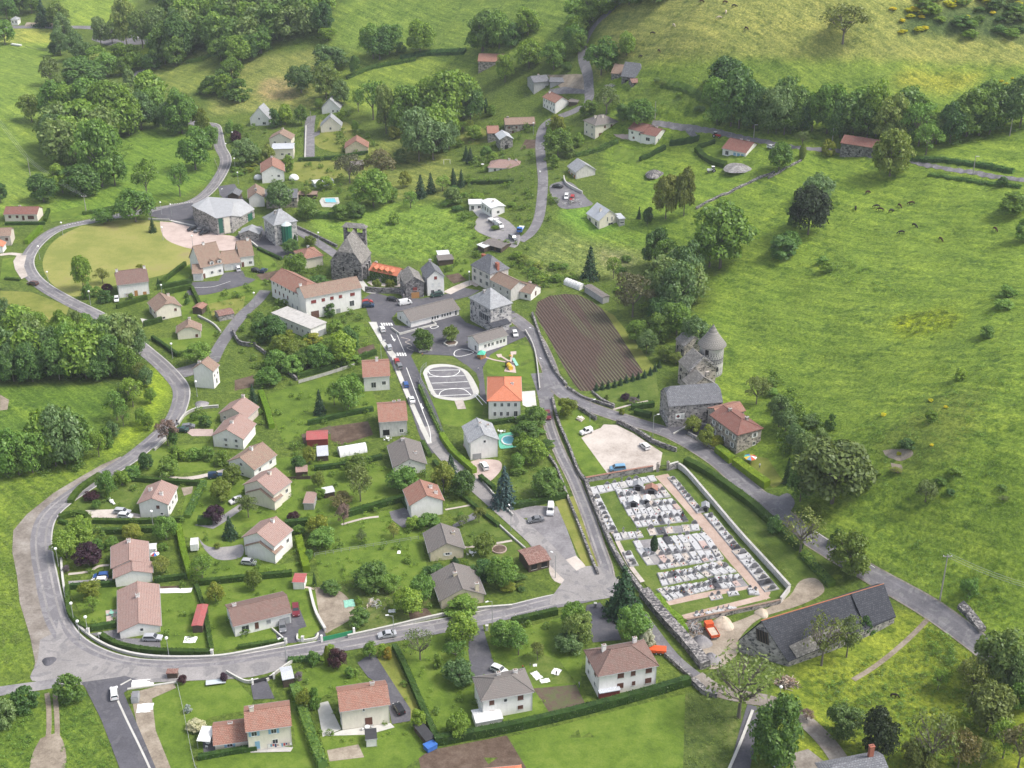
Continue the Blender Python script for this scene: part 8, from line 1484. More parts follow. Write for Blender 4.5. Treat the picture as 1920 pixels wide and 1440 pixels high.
# ================= CEMETERY
GRC=[0]
ORD=['first','second','third','fourth','fifth','sixth','seventh','eighth','ninth','tenth','eleventh','twelfth','thirteenth','fourteenth','fifteenth','sixteenth','seventeenth','eighteenth','nineteenth','twentieth','twenty first','twenty second','twenty third','twenty fourth']
def grave(c,ax,L,W,row,idx,flip,r):
    kind=r.choices(['white','grey','dark','pink','bare'],[.60,.17,.06,.05,.12])[0]; mt={'white':'granite_white','grey':'concrete','dark':'granite_dark','pink':'granite_pink','bare':'gravel_beige'}[kind]
    ang=math.atan2(ax[1],ax[0]); rt=empty('grave',(c[0],c[1],hz(*c)+OFFC[0]-.02),ang); GRC[0]+=1
    fl=1 if flip else -1; kerb={'white':'granite_white','grey':'granite_white','dark':'granite_grey','pink':'granite_white','bare':'granite_white'}[kind]
    h=r.choice([.25,.3,.35,.5]); m=MB()
    if kind=='bare': 
        t=.12; m.box(-L/2,L/2,-W/2,-W/2+t,-.2,.22,kerb); m.box(-L/2,L/2,W/2-t,W/2,-.2,.22,kerb); m.box(-L/2,-L/2+t,-W/2+t,W/2-t,-.2,.22,kerb); m.box(L/2-t,L/2,-W/2+t,W/2-t,-.2,.22,kerb); m.build('kerb',rt); m=MB(); m.box(-L/2+t,L/2-t,-W/2+t,W/2-t,-.1,.08,mt); m.build('gravel_fill',rt)
    else:
        m.box(-L/2,L/2,-W/2,W/2,-.2,h*.6,kerb); m.build('plinth',rt); m=MB(); m.box(-L/2+.14,L/2-.14,-W/2+.12,W/2-.12,h*.6+.002,h,mt); m.build('slab',rt)
    hs=r.random(); 
    if hs<.72:
        m=MB(); hh=r.uniform(.5,1.05); x=fl*(L/2-.18); w=W*r.uniform(.25,.38); m.box(x-.09,x+.09,-w,w,h+.002,h+hh*.8,'granite_grey' if kind!='dark' else mt); m.cyl((x-.09,0,h+hh*.8-.0),(x+.09,0,h+hh*.8),w*.7,w*.7,'granite_grey' if kind!='dark' else mt,10); m.build('headstone',rt)
    elif hs<.86:
        m=MB(); x=fl*(L/2-.2); m.box(x-.25,x+.25,-.25,.25,h+.002,h+.4,'granite_grey'); m.box(x-.07,x+.07,-.08,.08,h+.4,h+1.6,'granite_grey'); m.box(x-.07,x+.07,-.42,-.081,h+1.1,h+1.25,'granite_grey'); m.box(x-.07,x+.07,.081,.42,h+1.1,h+1.25,'granite_grey'); m.build('stone_cross',rt)
    for k in range(r.randint(1,4)):
        m=MB(); x,y=r.uniform(-L*.4,L*.4),r.uniform(-W*.38,W*.38); s=r.uniform(.09,.16); cc=r.choice(['flower_dark','flower_dark','flower_dark','flower_red','granite_dark','leaf_gold','plastic_white']); z=h if kind!='bare' else .08
        m.lathe([(s*.6,0),(s,s*.9),(s*.9,s*1.8),(s*.3,s*2.2)],cc,6,(x,y,z+.003)); m.build('flower_pot' if cc!='granite_dark' else 'plaque',rt)
    rt['label']=f"{ {'white':'white marble','grey':'grey granite','dark':'dark polished','pink':'pinkish granite','bare':'gravel filled'}[kind]} grave, "+(row if row.startswith('plot') else ORD[idx]+' from left in '+row); rt['category']='grave'; rt['group']='graves in the village cemetery'; return rt
rg=random.Random(11)
def quad(a,b,c,d,u,v): return tuple((a[k]*(1-u)+b[k]*u)*(1-v)+(d[k]*(1-u)+c[k]*u)*v for k in(0,1))
def block(TL,TR,BR_,BL_,cols,rows,names,skip=()):
    if cols>2: TL,TR,BR_,BL_=[(p[0]+(p[0]-q[0])*.1,p[1]+(p[1]-q[1])*.1) for p,q in((TL,BL_),(TR,BR_),(BR_,TR),(BL_,TL))]
    w=[tuple(at(*p)[:2]) for p in(TL,TR,BR_,BL_)]; drape('grave_plots',tri(w),'gravel_grey')
    for j in range(rows):
        i=0; u=0
        while i<cols:
            u0,u1=i/cols,(i+1)/cols; c=quad(*w,(u0+u1)/2,(j+.5)/rows); t0=quad(*w,(u0+u1)/2,j/rows); t1=quad(*w,(u0+u1)/2,(j+1)/rows); l0=quad(*w,u0,(j+.5)/rows); l1=quad(*w,u1,(j+.5)/rows)
            L=math.dist(t0,t1)*.93; W=math.dist(l0,l1)*.93
            if (i,j) not in skip: grave(c,(t0[0]-t1[0],t0[1]-t1[1]),L,W,names[j],i,(j%2==0) if rows==1 else (j==1),rg)
            i+=1
block((1154,923),(1241,911),(1257,931),(1163,944),7,2,['the back half of the first block','the front half of the first block'],skip=((3,0),))
block((1166,946),(1262,938),(1278,956),(1177,967),8,2,['the back half of the second block','the front half of the second block'],skip=((1,0),))
block((1181,970),(1279,959),(1290,977),(1193,989),9,2,['the back half of the third block','the front half of the third block'])
block((1148,1003),(1202,998),(1207,1008),(1153,1015),4,1,['the short row below the third block'])
block((1212,993),(1310,984),(1312,995),(1218,1005),6,1,['the thin fourth row'],skip=((3,0),))
block((1186,1017),(1322,1001),(1336,1014),(1193,1031),10,1,['the row beside the column conifer'],skip=((1,0),(2,0)))
block((1193,1033),(1337,1017),(1356,1046),(1211,1059),10,2,['the back half of the fifth block','the front half of the fifth block'],skip=((1,1),))
block((1232,1061),(1352,1046),(1357,1050),(1238,1069),9,1,['the row of small graves under the fifth block'])
block((1300,1066),(1354,1054),(1380,1072),(1322,1082),4,2,['the back of the sixth block, right part','the front of the sixth block, right part'])
block((1232,1079),(1298,1068),(1320,1083),(1240,1099),6,2,['the back of the sixth block, left part','the front of the sixth block, left part'])
block((1231,1108),(1330,1092),(1343,1103),(1250,1127),9,2,['the back of the seventh block','the front of the seventh block'])
block((1327,1087),(1386,1079),(1402,1098),(1340,1106),5,2,['the back of the seventh block, right part','the front of the seventh block, right part'],skip=((4,1),))
block((1328,1118),(1352,1115),(1356,1124),(1333,1128),2,1,['the lone pair on the lower lawn']); block((1362,1111),(1382,1108),(1387,1117),(1366,1120),1,1,['the isolated plot of the lower lawn']); block((1400,1103),(1421,1106),(1425,1118),(1404,1117),2,1,['the dark pair at the lower path corner'])
block((1300,1154),(1370,1140),(1385,1143),(1306,1161),7,1,['the low row against the bottom wall']); block((1104,917),(1226,893),(1232,902),(1110,929),9,1,['the row against the top wall'])
block((1252,898),(1262,893),(1322,962),(1306,964),1,10,['plot %s of the upper right column'%ORD[k] for k in range(10)]); block((1318,966),(1334,962),(1392,1030),(1374,1034),1,8,['plot %s of the middle right column'%ORD[k] for k in range(8)]); block((1370,1034),(1396,1030),(1462,1106),(1434,1112),1,8,['plot %s of the lower right column'%ORD[k] for k in range(8)])
block((1108,930),(1124,928),(1158,996),(1140,1000),1,9,['plot %s of the left column'%ORD[k] for k in range(9)]); block((1166,1036),(1184,1036),(1198,1062),(1180,1064),1,4,['plot %s of the lower left column'%ORD[k] for k in range(4)])
for px,py,w,rf,lb in [(1196,918,2.6,'roof_palegrey','pale tomb chapel with twin gabled roof in the first block'),(1188,948,2.4,'roof_white','white gabled tomb chapel in the second block'),(1212,944,1.6,'roof_white','small white gabled tomb in the second block'),(1221,925,3.2,'roof_terracotta','dark open tomb chapel with tiled roof in the first block'),(1322,957,1.8,'roof_palegrey','small arched tomb against the right wall')]:
    r=empty('tomb_chapel',at(px,py)+Vector((0,0,.2)),R(-8)); tag(r,lb,'tomb'); m=MB(); m.box(-w/2,w/2,-1.1,1.1,-.2,1.7,'granite_grey'); m.build('wall',r); F,_=roof_faces(2.2,w,1.7,w*.28,0,0,.25,.25); solid_roof([[(w/2-p[1],p[0]-1.1,p[2]) for p in f] for f in F],rf,.1).build('roof',r); m=MB(); m.box(-w*.28,w*.28,-1.14,-1.102,0,1.35,'dark_opening'); m.build('door',r)
r=empty('cemetery_gate',at(1243,881),0); tag(r,'cemetery gate with two stone pillars and dark iron leaves','gate')
b0=at(1233,884);b1=at(1252,881); 
for q in(b0,b1): m=MB(); m.box(-.4,.4,-.4,.4,-.3,2.6,'stone_warm'); m.lathe([(.5,2.6),(.5,2.75),(.1,3.1)],'stone_warm',8); o=m.build('pillar',r); o.location=(q.x-r.location.x,q.y-r.location.y,q.z-r.location.z)
m=MB(); dd=(b1-b0); 
for k in range(9): p=b0+dd*((k+1.5)/11)-r.location; m.cyl(p,p+Vector((0,0,1.9)),.04,.04,'tar',4)
m.cyl(b0-r.location+Vector((0,0,.4)),b1-r.location+Vector((0,0,.4)),.04,.04,'tar',4); m.cyl(b0-r.location+Vector((0,0,1.7)),b1-r.location+Vector((0,0,1.7)),.04,.04,'tar',4); m.build('iron_leaf',r)
# ================= LAMPS AND POLES
def lampmesh():
    m=MB(); m.cyl((0,0,-.3),(0,0,5.2),.09,.06,'metal_grey',8); a=m.mesh('post'); m=MB(); m.lathe([(.12,0),(.34,.15),(.42,.38),(.34,.6),(.1,.74)],'lamp_white',12,(0,0,5.2)); b=m.mesh('globe'); m=MB(); m.lathe([(.14,-.3),(.14,.5),(.1,.6)],'metal_grey',8); c=m.mesh('base'); return [('post',a),('lamp_globe',b),('lamp_base',c)]
LG=lampmesh()
def tall():
    m=MB(); m.cyl((0,0,-.3),(0,0,7),.10,.06,'metal_grey',8); m.cyl((0,0,7),(1.2,0,7.35),.05,.04,'metal_grey',6); a=m.mesh('post'); m=MB(); m.box(1.0,1.75,-.16,.16,7.3,7.45,'lamp_white'); return [('post',a),('lamp_head',m.mesh('lamp_head'))]
LT=tall()
for x,y,k in [(139,1166,0),(317,1232,0),(166,1192,0),(537,1240,1),(739,1200,1),(923,1172,1),(1041,1084,1),(958,995,1),(110,1062,0),(288,991,0),(305,560,0),(324,672,0),(170,572,0),(92,535,0),(75,486,0),(306,450,0),(362,466,0),(322,406,0),(303,402,0),(1001,651,1),(1018,712,1),(1106,790,1),(1224,818,1),(118,441,0),(414,385,1),(425,290,0),(441,318,0),(437,268,0),(447,345,0),(478,575,0),(598,460,0),(624,515,0),(762,531,0),(880,535,0),(370,744,0),(151,1200,0),(400,268,0),(1460,1325,0),(715,675,1),(1000,252,0),(1012,345,0)]:
    rt=empty('street_lamp',at(x,y),rs.random()*6); 
    for n_,me in (LT if k else LG): obj(n_,me,rt)
    rt['category']='street lamp'; later(rt,'tall grey street lamp' if k else 'globe street lamp on thin post',x,y-12)
for x,yb,yt,cr,lb in [(162,400,366,1,'utility pole with crossarm beside the road west of the hall'),(57,330,296,0,'thin utility pole alone in the sloping left field'),(1762,1126,1040,1,'big concrete utility pole with white insulators on the hillside'),(1560,268,234,0,'utility pole under the hedgerow left of the stone barn'),(1824,327,292,2,'white lamp pole beside the narrow right track'),(1893,255,222,0,'utility pole hidden in the right hedgerow'),(1228,223,190,0,'wooden pole left of the big hedgerow trees'),(1413,259,233,2,'white pole on the track above the wide red roofed house'),(583,226,214,0,'short pole at the top of the straight driveway')]:
    p=at(x,yb); H=max(5,hgt(p,yt)); r=empty('utility_pole',p); tag(r,lb,'pole'); m=MB(); m.cyl((0,0,-.5),(0,0,H),.22,.12,'pole_wood',8); m.build('post',r)
    if cr==1:
        m=MB(); m.box(-1.1,1.1,-.08,.08,H-.6,H-.42,'pole_wood'); m.build('crossarm',r)
        for k in(-1,0,1): m=MB(); m.lathe([(.09,0),(.12,.12),(.05,.25)],'lamp_white',8,(k*.95,0,H-.42)); m.build('insulator',r)
    if cr==2: m=MB(); m.box(.1,1.4,-.08,.08,H-.3,H-.16,'lamp_white'); m.build('lamp_head',r)
def wires(label,ends,sag=1.5,n=3):
    for k in range(n):
        m=MB(); a,b=[Vector(e) for e in ends]; off=Vector((b-a).normalized().cross(Vector((0,0,1))))*(k-(n-1)/2)*.9; N=14
        P_=[a.lerp(b,i/N)+off+Vector((0,0,-sag*4*(i/N)*(1-i/N))) for i in range(N+1)]
        for i in range(N): m.cyl(P_[i],P_[i+1],.035,.035,'metal_grey',4,False)
        o=m.build('overhead_wire'); tag(o,label+', '+['left wire','middle wire','right wire'][k],'power line')
def top(x,yb,yt): p=at(x,yb); return p+Vector((0,0,max(5,hgt(p,yt))))
wires('thin power line crossing the sloping left field',(at(-70,150)+Vector((0,0,9)),top(57,330,296))); wires('thin power line from the field pole to the roadside pole',(top(57,330,296),top(162,400,366)))
wires('thin power line leaving the big concrete pole towards the right edge',(top(1762,1126,1040),at(2010,1180)+Vector((0,0,9))))
# ================= ANIMALS AND PEOPLE (skin grown)
def skin_mesh(name,verts,edges,rad,mats,sub=1,paint=None):
    me=bpy.data.meshes.new(name); me.from_pydata(verts,edges,[]); o=bpy.data.objects.new(name,me); COL.objects.link(o)
    md=o.modifiers.new('s','SKIN'); 
    for v,r in zip(me.skin_vertices[0].data,rad): v.radius=(r,r) if not isinstance(r,tuple) else r
    me.skin_vertices[0].data[0].use_root=True; sb=o.modifiers.new('u','SUBSURF'); sb.levels=sub
    dg=bpy.context.evaluated_depsgraph_get(); ev=o.evaluated_get(dg); m2=bpy.data.meshes.new_from_object(ev); bpy.data.objects.remove(o)
    for m in mats: m2.materials.append(MATS[m])
    if paint:
        for p in m2.polygons: p.material_index=paint(p.center)
    m2.polygons.foreach_set('use_smooth',[True]*len(m2.polygons)); return m2
def quadruped(head_down,coat,donkey=False):
    b=.95 if not donkey else .85; bl=.75 if not donkey else .55
    V=[(-bl,0,b+.18),(-.25,0,b+.12),(.35,0,b+.13),(bl,0,b+.2)]; Rr=[(.24,.27),(.33,.36),(.33,.38),(.25,.32)]; E=[(0,1),(1,2),(2,3)]
    if donkey: Rr=[(.2,.24),(.26,.28),(.26,.3),(.2,.26)]
    hd=[(bl+.35,0,b-.05 if head_down else b+.45),(bl+.62,0,b-.5 if head_down else b+.55),(bl+.85,0,b-.75 if head_down else b+.35)]
    k=len(V); V+=hd; E+=[(3,k),(k,k+1),(k+1,k+2)]; Rr+=[.17,.14,.09]
    k=len(V); V+=[(bl+.55,.17,V[5][2]+.14),(bl+.55,-.17,V[5][2]+.14)]; E+=[(5,k),(5,k+1)]; Rr+=[.035 if not donkey else .04]*2
    for sx,hind in((bl-.08,0),(-bl+.05,1)):
        for sy in(-1,1):
            k=len(V); kx=.10 if hind else .0; hx=-.14 if hind else .03
            V+=[(sx+kx,sy*.19,b-.15),(sx+hx,sy*.19,.48),(sx+(-.06 if hind else 0),sy*.19,.04)]; E+=[(3 if not hind else 0,k),(k,k+1),(k+1,k+2)]; Rr+=[.13,.065,.06]
    k=len(V); V+=[(-bl-.2,0,b+.1),(-bl-.22,0,b-.45)]; E+=[(0,k),(k,k+1)]; Rr+=[.04,.05]
    return skin_mesh('body',V,E,Rr,[coat,'coat_black'],1,lambda c:1 if c.z<.12 else 0)
QM={c:(quadruped(True,c),quadruped(False,c)) for c in('coat_black','coat_brown','coat_pale')}
COWS=[(1604,390,'b',1),(1644,387,'b',2),(1651,393,'r',2),(1670,396,'b',0),(1686,386,'r',1),(1709,381,'r',2),(1690,436,'b',2),(1714,423,'b',1),(1763,449,'r',1),(1865,430,'r',1),(1626,361,'r',0),(1223,62,'b',0),(1235,95,'r',1),(1201,106,'b',0),(1263,47,'p',1),(1399,53,'r',1),(1349,33,'p',2),(1361,22,'p',1),(1376,11,'b',0),(1316,3,'r',2),(1359,4,'r',0)]
KIDC={'b':('coat_black','black'),'r':('coat_brown','brown'),'p':('coat_pale','pale')}
for x,y,c,a in COWS:
    cm,cn=KIDC[c]; r=empty('cow',at(x,y+3),[0.2,-1.4,2.9][a]+rs.uniform(-.4,.4)); obj('body',QM[cm][0],r); tag(r,None,'cow','cattle on the pastures'); later(r,cn+' cow grazing on the hillside',x,y); r.scale=(1.12,1.12,1.12)
dm=quadruped(True,'coat_black',True); r=empty('donkey',at(1675,1308),-.1); obj('body',dm,r); tag(r,'dark donkey grazing alone in the weedy meadow below the slate barn','donkey')
def person_mesh(coat,legs,bend=0):
    V=[(0,0,.93),(0,0,1.15),(0,0,1.38),(0,0,1.50),(0.02,0,1.64),(0,.10,.88),(.03,.11,.48),(0,.11,.05),(.12,.12,.03),(0,-.10,.88),(-.03,-.11,.48),(-.05,-.11,.05),(.07,-.12,.03),(0,.20,1.36),(.02,.26,1.08),(.12,.27,.86),(0,-.20,1.36),(.02,-.26,1.08),(.1,-.27,.86)]
    Rr=[.135,.13,.15,.055,.105,.095,.062,.045,.04,.095,.062,.045,.04,.062,.045,.035,.062,.045,.035]; E=[(0,1),(1,2),(2,3),(3,4),(0,5),(5,6),(6,7),(7,8),(0,9),(9,10),(10,11),(11,12),(2,13),(13,14),(14,15),(2,16),(16,17),(17,18)]
    return skin_mesh('body',V,E,Rr,['skin',coat,legs,'hair'],1,lambda c: (3 if c.z>1.66 or (c.z>1.56 and c.x<-.0) else 0) if c.z>1.46 else (0 if (abs(c.y)>.22 and c.z<.93) else (1 if c.z>.93 else 2)))
for x,y,cc,lg,h,lb in [(966,1161,'plastic_white','cloth_blue',1.0,'person in a white top walking along the road'),(994,1251,'cloth_blue','cloth_blue',.65,'child in dark blue clothes on the lawn beside the white sheets'),(980,1254,'orange_paint','cloth_blue',.6,'child in orange on the lawn left of the dark blue child'),(1043,1268,'coat_black','coat_black',.9,'person in dark clothes bending beside the white sheets'),(1086,1289,'metal_grey','cloth_blue',1.,'person in grey standing beside the vegetable bed'),(332,795,'coat_black','coat_black',1.,'person in black beside the curved low white wall'),(792,669,'door_orange','cloth_blue',.9,'person in orange brown at the school yard gate'),(897,695,'plastic_white','cloth_blue',.7,'child near the games court entrance'),(905,692,'cloth_blue','cloth_blue',.7,'child in blue near the games court entrance'),(1424,878,'plastic_white','cloth_blue',1.,'person beside the striped parasol')]:
    r=empty('person',at(x,y)+Vector((0,0,.1)),rs.random()*6); r.scale=(h,h,h); obj('body',person_mesh(cc,lg),r); tag(r,lb,'person')
# ================= SMALL THINGS
def simple(name,label,cat,px,py,ang_px,parts,z=0):
    r,a=base(name,label,cat,px,py,ang_px)
    for pn,fn in parts: m=MB(); fn(m); m.build(pn,r)
    return r
# swimming pool top
pl=[(603,371),(634,370),(637,380),(630,389),(604,388),(599,377)]
area('pool_deck',pl,'white_concrete',off=.05); pw=[(608,373),(628,372),(632,381),(610,381)]
def pool(name,label,poly,mat,rim,depth=.15):
    W=wp(poly); b=at(*poly[0]); r=empty(name,b); tag(r,label,'pool'); n=len(W); zt=max(hz(*p) for p in W)-b.z+depth
    m=MB(); m.face([(p[0]-b.x,p[1]-b.y,zt-.05) for p in (W if sum(W[i][0]*W[(i+1)%n][1]-W[(i+1)%n][0]*W[i][1] for i in range(n))>0 else W[::-1])],mat); m.build('water',r)
    m=MB()
    for i in range(n): a,c=W[i],W[(i+1)%n]; A=Vector((a[0]-b.x,a[1]-b.y,zt-.2)); C=Vector((c[0]-b.x,c[1]-b.y,zt-.2)); d=C-A; m.obox((A+C)/2,d/2,Vector((d.y,-d.x,0)).normalized()*.2,Vector((0,0,.22)),rim)
    m.build('rim',r)
pool('swimming_pool','rectangular turquoise swimming pool on a pale deck',pw,'pool_liner','white_concrete')
pc=(954,828); pool('round_pool','round turquoise pool beside the pale gabled house',[(pc[0]+13*math.cos(t*math.pi/8),pc[1]+8*math.sin(t*math.pi/8)) for t in range(16)],'pool_liner','plastic_white',.5); area('pool_terrace',[(935,815),(970,812),(976,835),(945,842),(936,838)],'court' if 'court' in MATS else 'pool_cover',True)
def parasol(px,py,cols,lb,rad=1.5):
    r=empty('parasol',at(px,py)); tag(r,lb,'parasol'); m=MB(); m.cyl((0,0,0),(0,0,2.3),.04,.04,'metal_grey',6); m.build('pole',r)
    for k in range(8):
        a,b=math.pi*k/4,math.pi*(k+1)/4; m=MB(); p=[(math.cos(a)*rad,math.sin(a)*rad,1.95),(math.cos(b)*rad,math.sin(b)*rad,1.95),(0,0,2.45)]; m.face(p,cols[k%len(cols)]); m.face([(x,y,z-.03) for x,y,z in p[::-1]],cols[k%len(cols)]); m.build('canopy_panel',r)
parasol(1406,868,['red_paint','leaf_gold','blue_plastic','play_green','play_yellow','car_lightblue','orange_paint','plastic_white'],'rainbow striped parasol behind the bright hedge',1.9); parasol(292,1050,['plastic_white','red_paint','blue_plastic','plastic_white'],'white red and blue parasol beside the white awning',1.2)
simple('picnic_table','picnic table with benches on the mown lawn','picnic table',1088,787,(1096,790),[('tabletop',lambda m:m.box(-1,1,-.4,.4,.7,.76,'wall_cream')),('leg',lambda m:(m.box(-.7,-.6,-.3,.3,0,.7,'wall_cream'))),('leg',lambda m:(m.box(.6,.7,-.3,.3,0,.7,'wall_cream'))),('bench',lambda m:m.box(-1,1,.6,.85,.4,.46,'wall_cream')),('bench',lambda m:m.box(-1,1,-.85,-.6,.4,.46,'wall_cream'))])
area('table_pad',[(1080,787),(1090,780),(1097,786),(1090,792)],'gravel_beige')
# banner on the stone barn, with its dark lozenge and lettering
sub,(a_,L_,D_,an_,h_,ri_)=BARN; m=MB(); bx=L_*.13; m.box(bx,bx+L_*.17,-.10,-.03,h_*.38,h_*.38+1.9,'cloth_white'); bn=m.build('banner_sheet',sub); bn.name='banner'
m=MB(); cx,cz,q=bx+.85,h_*.38+.98,.62; m.face([(cx-q,-.112,cz),(cx,-.112,cz-q),(cx+q,-.112,cz),(cx,-.112,cz+q)],'car_black'); m.face([(cx-.35,-.114,cz-.3),(cx+.3,-.114,cz+.3),(cx+.16,-.114,cz+.44),(cx-.45,-.114,cz-.18)],'car_red'); m.build('banner_emblem',bn)
m=MB()
for k,(z,l) in enumerate([(1.35,1.4),(.95,1.6),(.55,1.2)]):
    x=bx+1.7
    while x<bx+1.7+l: w_=.10+.08*((int(x*37)+k)%3); m.box(x,x+w_,-.112,-.101,h_*.38+z-.11,h_*.38+z+.09,'car_grey'); x+=w_+.07
m.build('banner_lettering',bn)
# ivy on the orange-roofed house
sub,(a_,L_,D_,an_,h_,ri_)=IVY; pp=[];nn_=[]
for k in range(1500):
    x=rs.uniform(.05,L_); z=rs.uniform(0,h_*.95)
    if 4<x<5.4 and z<2.3: continue
    pp.append((x,-.1-rs.random()*.25,z)); nn_.append((0,-1,.3))
co=leafcloud(pp,nn_,.22,'leaf_dark',3); n=len(pp); me=bpy.data.meshes.new('ivy'); me.from_pydata(co.tolist(),[],[(4*i,4*i+1,4*i+2,4*i+3) for i in range(n)]); me.materials.append(MATS['leaf_dark']); obj('ivy',me,sub)
# dormers on the terraced houses
# heaps
def heap(name,label,px,py,rx,rz_h,mat,n=22,seed=1):
    r=random.Random(seed); p=at(px,py); o=empty(name,p); tag(o,label,'heap'); w=rx/mpx(p); m=MB(); ringn=7; V=[]
    for k in range(ringn+1):
        f=k/ringn
        for i in range(n):
            t=6.283*i/n; rr=w*(1-f)*(1+.12*math.sin(3*t+seed)); V.append((math.cos(t)*rr,math.sin(t)*rr,rz_h*(1-(1-f)**1.6)*(1+r.uniform(-.05,.05))-.15*(k==0)))
    for k in range(ringn):
        for i in range(n): j=(i+1)%n; m.face([V[k*n+i],V[k*n+j],V[(k+1)*n+j],V[(k+1)*n+i]],mat)
    m.build('heap_body',o); return o
heap('gravel_heap','dark gravel heap below the orange tipper truck',1315,1206,20,2.2,'gravel_grey',seed=2); heap('gravel_heap','grey gravel heap next to the lane wall',1334,1237,18,1.7,'gravel_grey',seed=3); heap('sand_heap','pale sand heap right of the orange tipper truck',1355,1170,22,1.8,'sand',seed=4); heap('sand_heap','pale sand heap at the yard entrance',1428,1150,14,1.2,'sand',seed=5); heap('gravel_heap','small dark gravel heap at the road junction',92,1240,14,.9,'asphalt_dark',seed=6); heap('gravel_heap','grey gravel heap beside the upper road',378,758,14,1.,'gravel_grey',seed=7); heap('stone_heap','overgrown stone heap in the upper meadow',1228,328,20,2.2,'drywall',seed=8); heap('earth_heap','low earth heap behind the old white tractor',1385,315,30,1.4,'rubble',seed=9)
def pile(name,label,px,py,w,n,ln,mats,seed):
    r=random.Random(seed); p=at(px,py); o=empty(name,p); tag(o,label,'pile'); W=w/mpx(p); m=MB()
    for k in range(n):
        x,y=r.gauss(0,W*.35),r.gauss(0,W*.28); z=max(0,(1-(x*x+y*y)/(W*W))*r.random()*1.5); d=Vector((r.uniform(-1,1),r.uniform(-1,1),r.uniform(-.25,.25))).normalized()*ln*r.uniform(.4,1); c=Vector((x,y,z)); m.cyl(c-d/2,c+d/2,.09,.07,r.choice(mats),5)
    m.build('pile_pieces',o)
pile('wood_pile','tangled pile of grey timber rubble behind the orange tipper truck',1300,1180,24,170,2.2,['firewood','granite_grey','pole_wood','granite_white'],1); pile('firewood_pile','large firewood pile left of the weedy meadow',1474,1282,22,260,2.4,['firewood','trunk_grey','coat_pale'],2); pile('rubble_pile','pile of planks and rubble beside the upper lane',1075,380,22,70,1.6,['granite_white','pole_wood'],3); pile('rubble_pile','scattered pale rubble before the isolated farmhouse',1145,163,20,60,1.3,['granite_white','pole_wood'],4); pile('timber_pile','pile of planks among the garden weeds of the road corner',700,1135,24,50,1.4,['pole_wood','coat_pale','granite_white'],5)
# sheets drying on the lawn, laundry, garden furniture
def sheet(px,py,w,l,rot,lb,name='white_sheet',mat='cloth_white'):
    p=at(px,py); r=random.Random(px); m=MB(); n=6; V=[[(w*(i/n-.5)+r.uniform(-.1,.1),l*(j/n-.5)+r.uniform(-.1,.1),.06+r.random()*.12) for i in range(n+1)] for j in range(n+1)]
    for j in range(n):
        for i in range(n): m.face([V[j][i],V[j][i+1],V[j+1][i+1],V[j+1][i]],mat)
    o=m.build(name); o.location=p; o.rotation_euler=(0,0,rot); tag(o,lb,'sheet')
sheet(1006,1267,1.8,2.8,.5,'largest white sheet spread on the lawn'); sheet(1022,1277,2.2,1.4,.3,'small crumpled white sheet below the largest one'); sheet(1043,1260,1.9,2.3,-.4,'white sheet spread nearest the garden hedge'); sheet(1003,1248,.9,.9,0,'small white cloth left of the children'); sheet(655,1132,2.6,3.0,.2,'crumpled green and white tarpaulin in the weedy garden','green_tarpaulin','sheet_green'); sheet(735,1146,1.8,1.2,.1,'white board lying in the weedy garden'); sheet(268,1281,5,2.4,.12,'white concrete slab beside the building plot','white_slab'); sheet(272,1328,3.6,3,.1,'pale tarpaulin on the bare earth strip'); sheet(357,1200,3.0,2.4,0,'white paving slab near the red tin shed','white_slab'); sheet(326,1108,9,2,.03,'crumpled fleece over a vegetable bed','garden_fleece'); sheet(600,813,6,1.3,.2,'green net over a vegetable bed','garden_net','sheet_green'); sheet(748,1036,.9,1.4,0,'white board leaning in the lawn below the wire fence')
r=empty('laundry_rack',at(525,1404),.13); tag(r,'row of coloured laundry hanging before the blue shuttered house','laundry'); m=MB(); m.cyl((-2.6,0,1.5),(2.6,0,1.5),.03,.03,'metal_grey',5); m.build('line',r)
for x in(-2.6,2.6): m=MB(); m.cyl((x,0,0),(x,0,1.5),.04,.04,'metal_grey',5); m.build('post',r)
for k in range(11): m=MB(); x=-2.4+k*.46; m.box(x,x+.38,-.03,.03,.6+.2*(k%3),1.48,['plastic_white','car_lightblue','flower_red','cloth_blue','granite_pink'][k%5]); m.build('laundry_piece',r)
def table(px,py,lb,mat='plastic_white',n=4,green=False):
    r=empty('garden_table',at(px,py),rs.random()); tag(r,lb,'garden table'); m=MB(); m.lathe([(.6,.7),(.6,.75),(.05,.76)],mat,12); m.build('tabletop',r); m=MB(); m.cyl((0,0,0),(0,0,.7),.06,.06,mat,6); m.build('leg',r)
    for k in range(n):
        a=6.28*k/n+.4; c=empty('garden_chair',at(px,py),a); x,y=math.cos(a)*1.05,math.sin(a)*1.05; c.location=(r.location.x+x,r.location.y+y,r.location.z); c['label']='x'; c['category']='garden chair'; c['group']='garden chairs around '+lb.split(' on ')[0].split(' beside ')[0]; c['label']=['first','second','third','fourth'][k]+' garden chair round the '+lb
        m=MB(); m.box(-.22,.22,-.22,.22,.4,.45,mat); m.build('seat',c); m=MB(); m.box(.18,.23,-.22,.22,.45,.85,mat); m.build('backrest',c)
        for sx in(-.2,.18):
            for sy in(-.2,.18): m=MB(); m.box(sx,sx+.04,sy,sy+.04,0,.4,mat); m.build('leg',c)
table(210,1153,'green table on the pink tiled terrace','sheet_green'); table(689,1367,'white table on the white terrace'); table(727,825,'round white table beside the maroon roofed house'); table(884,1040,'sunlit white table right of the side balcony house'); table(391,1396,'white table under the terrace awning',n=3); table(940,812,'white table by the round pool',n=3)
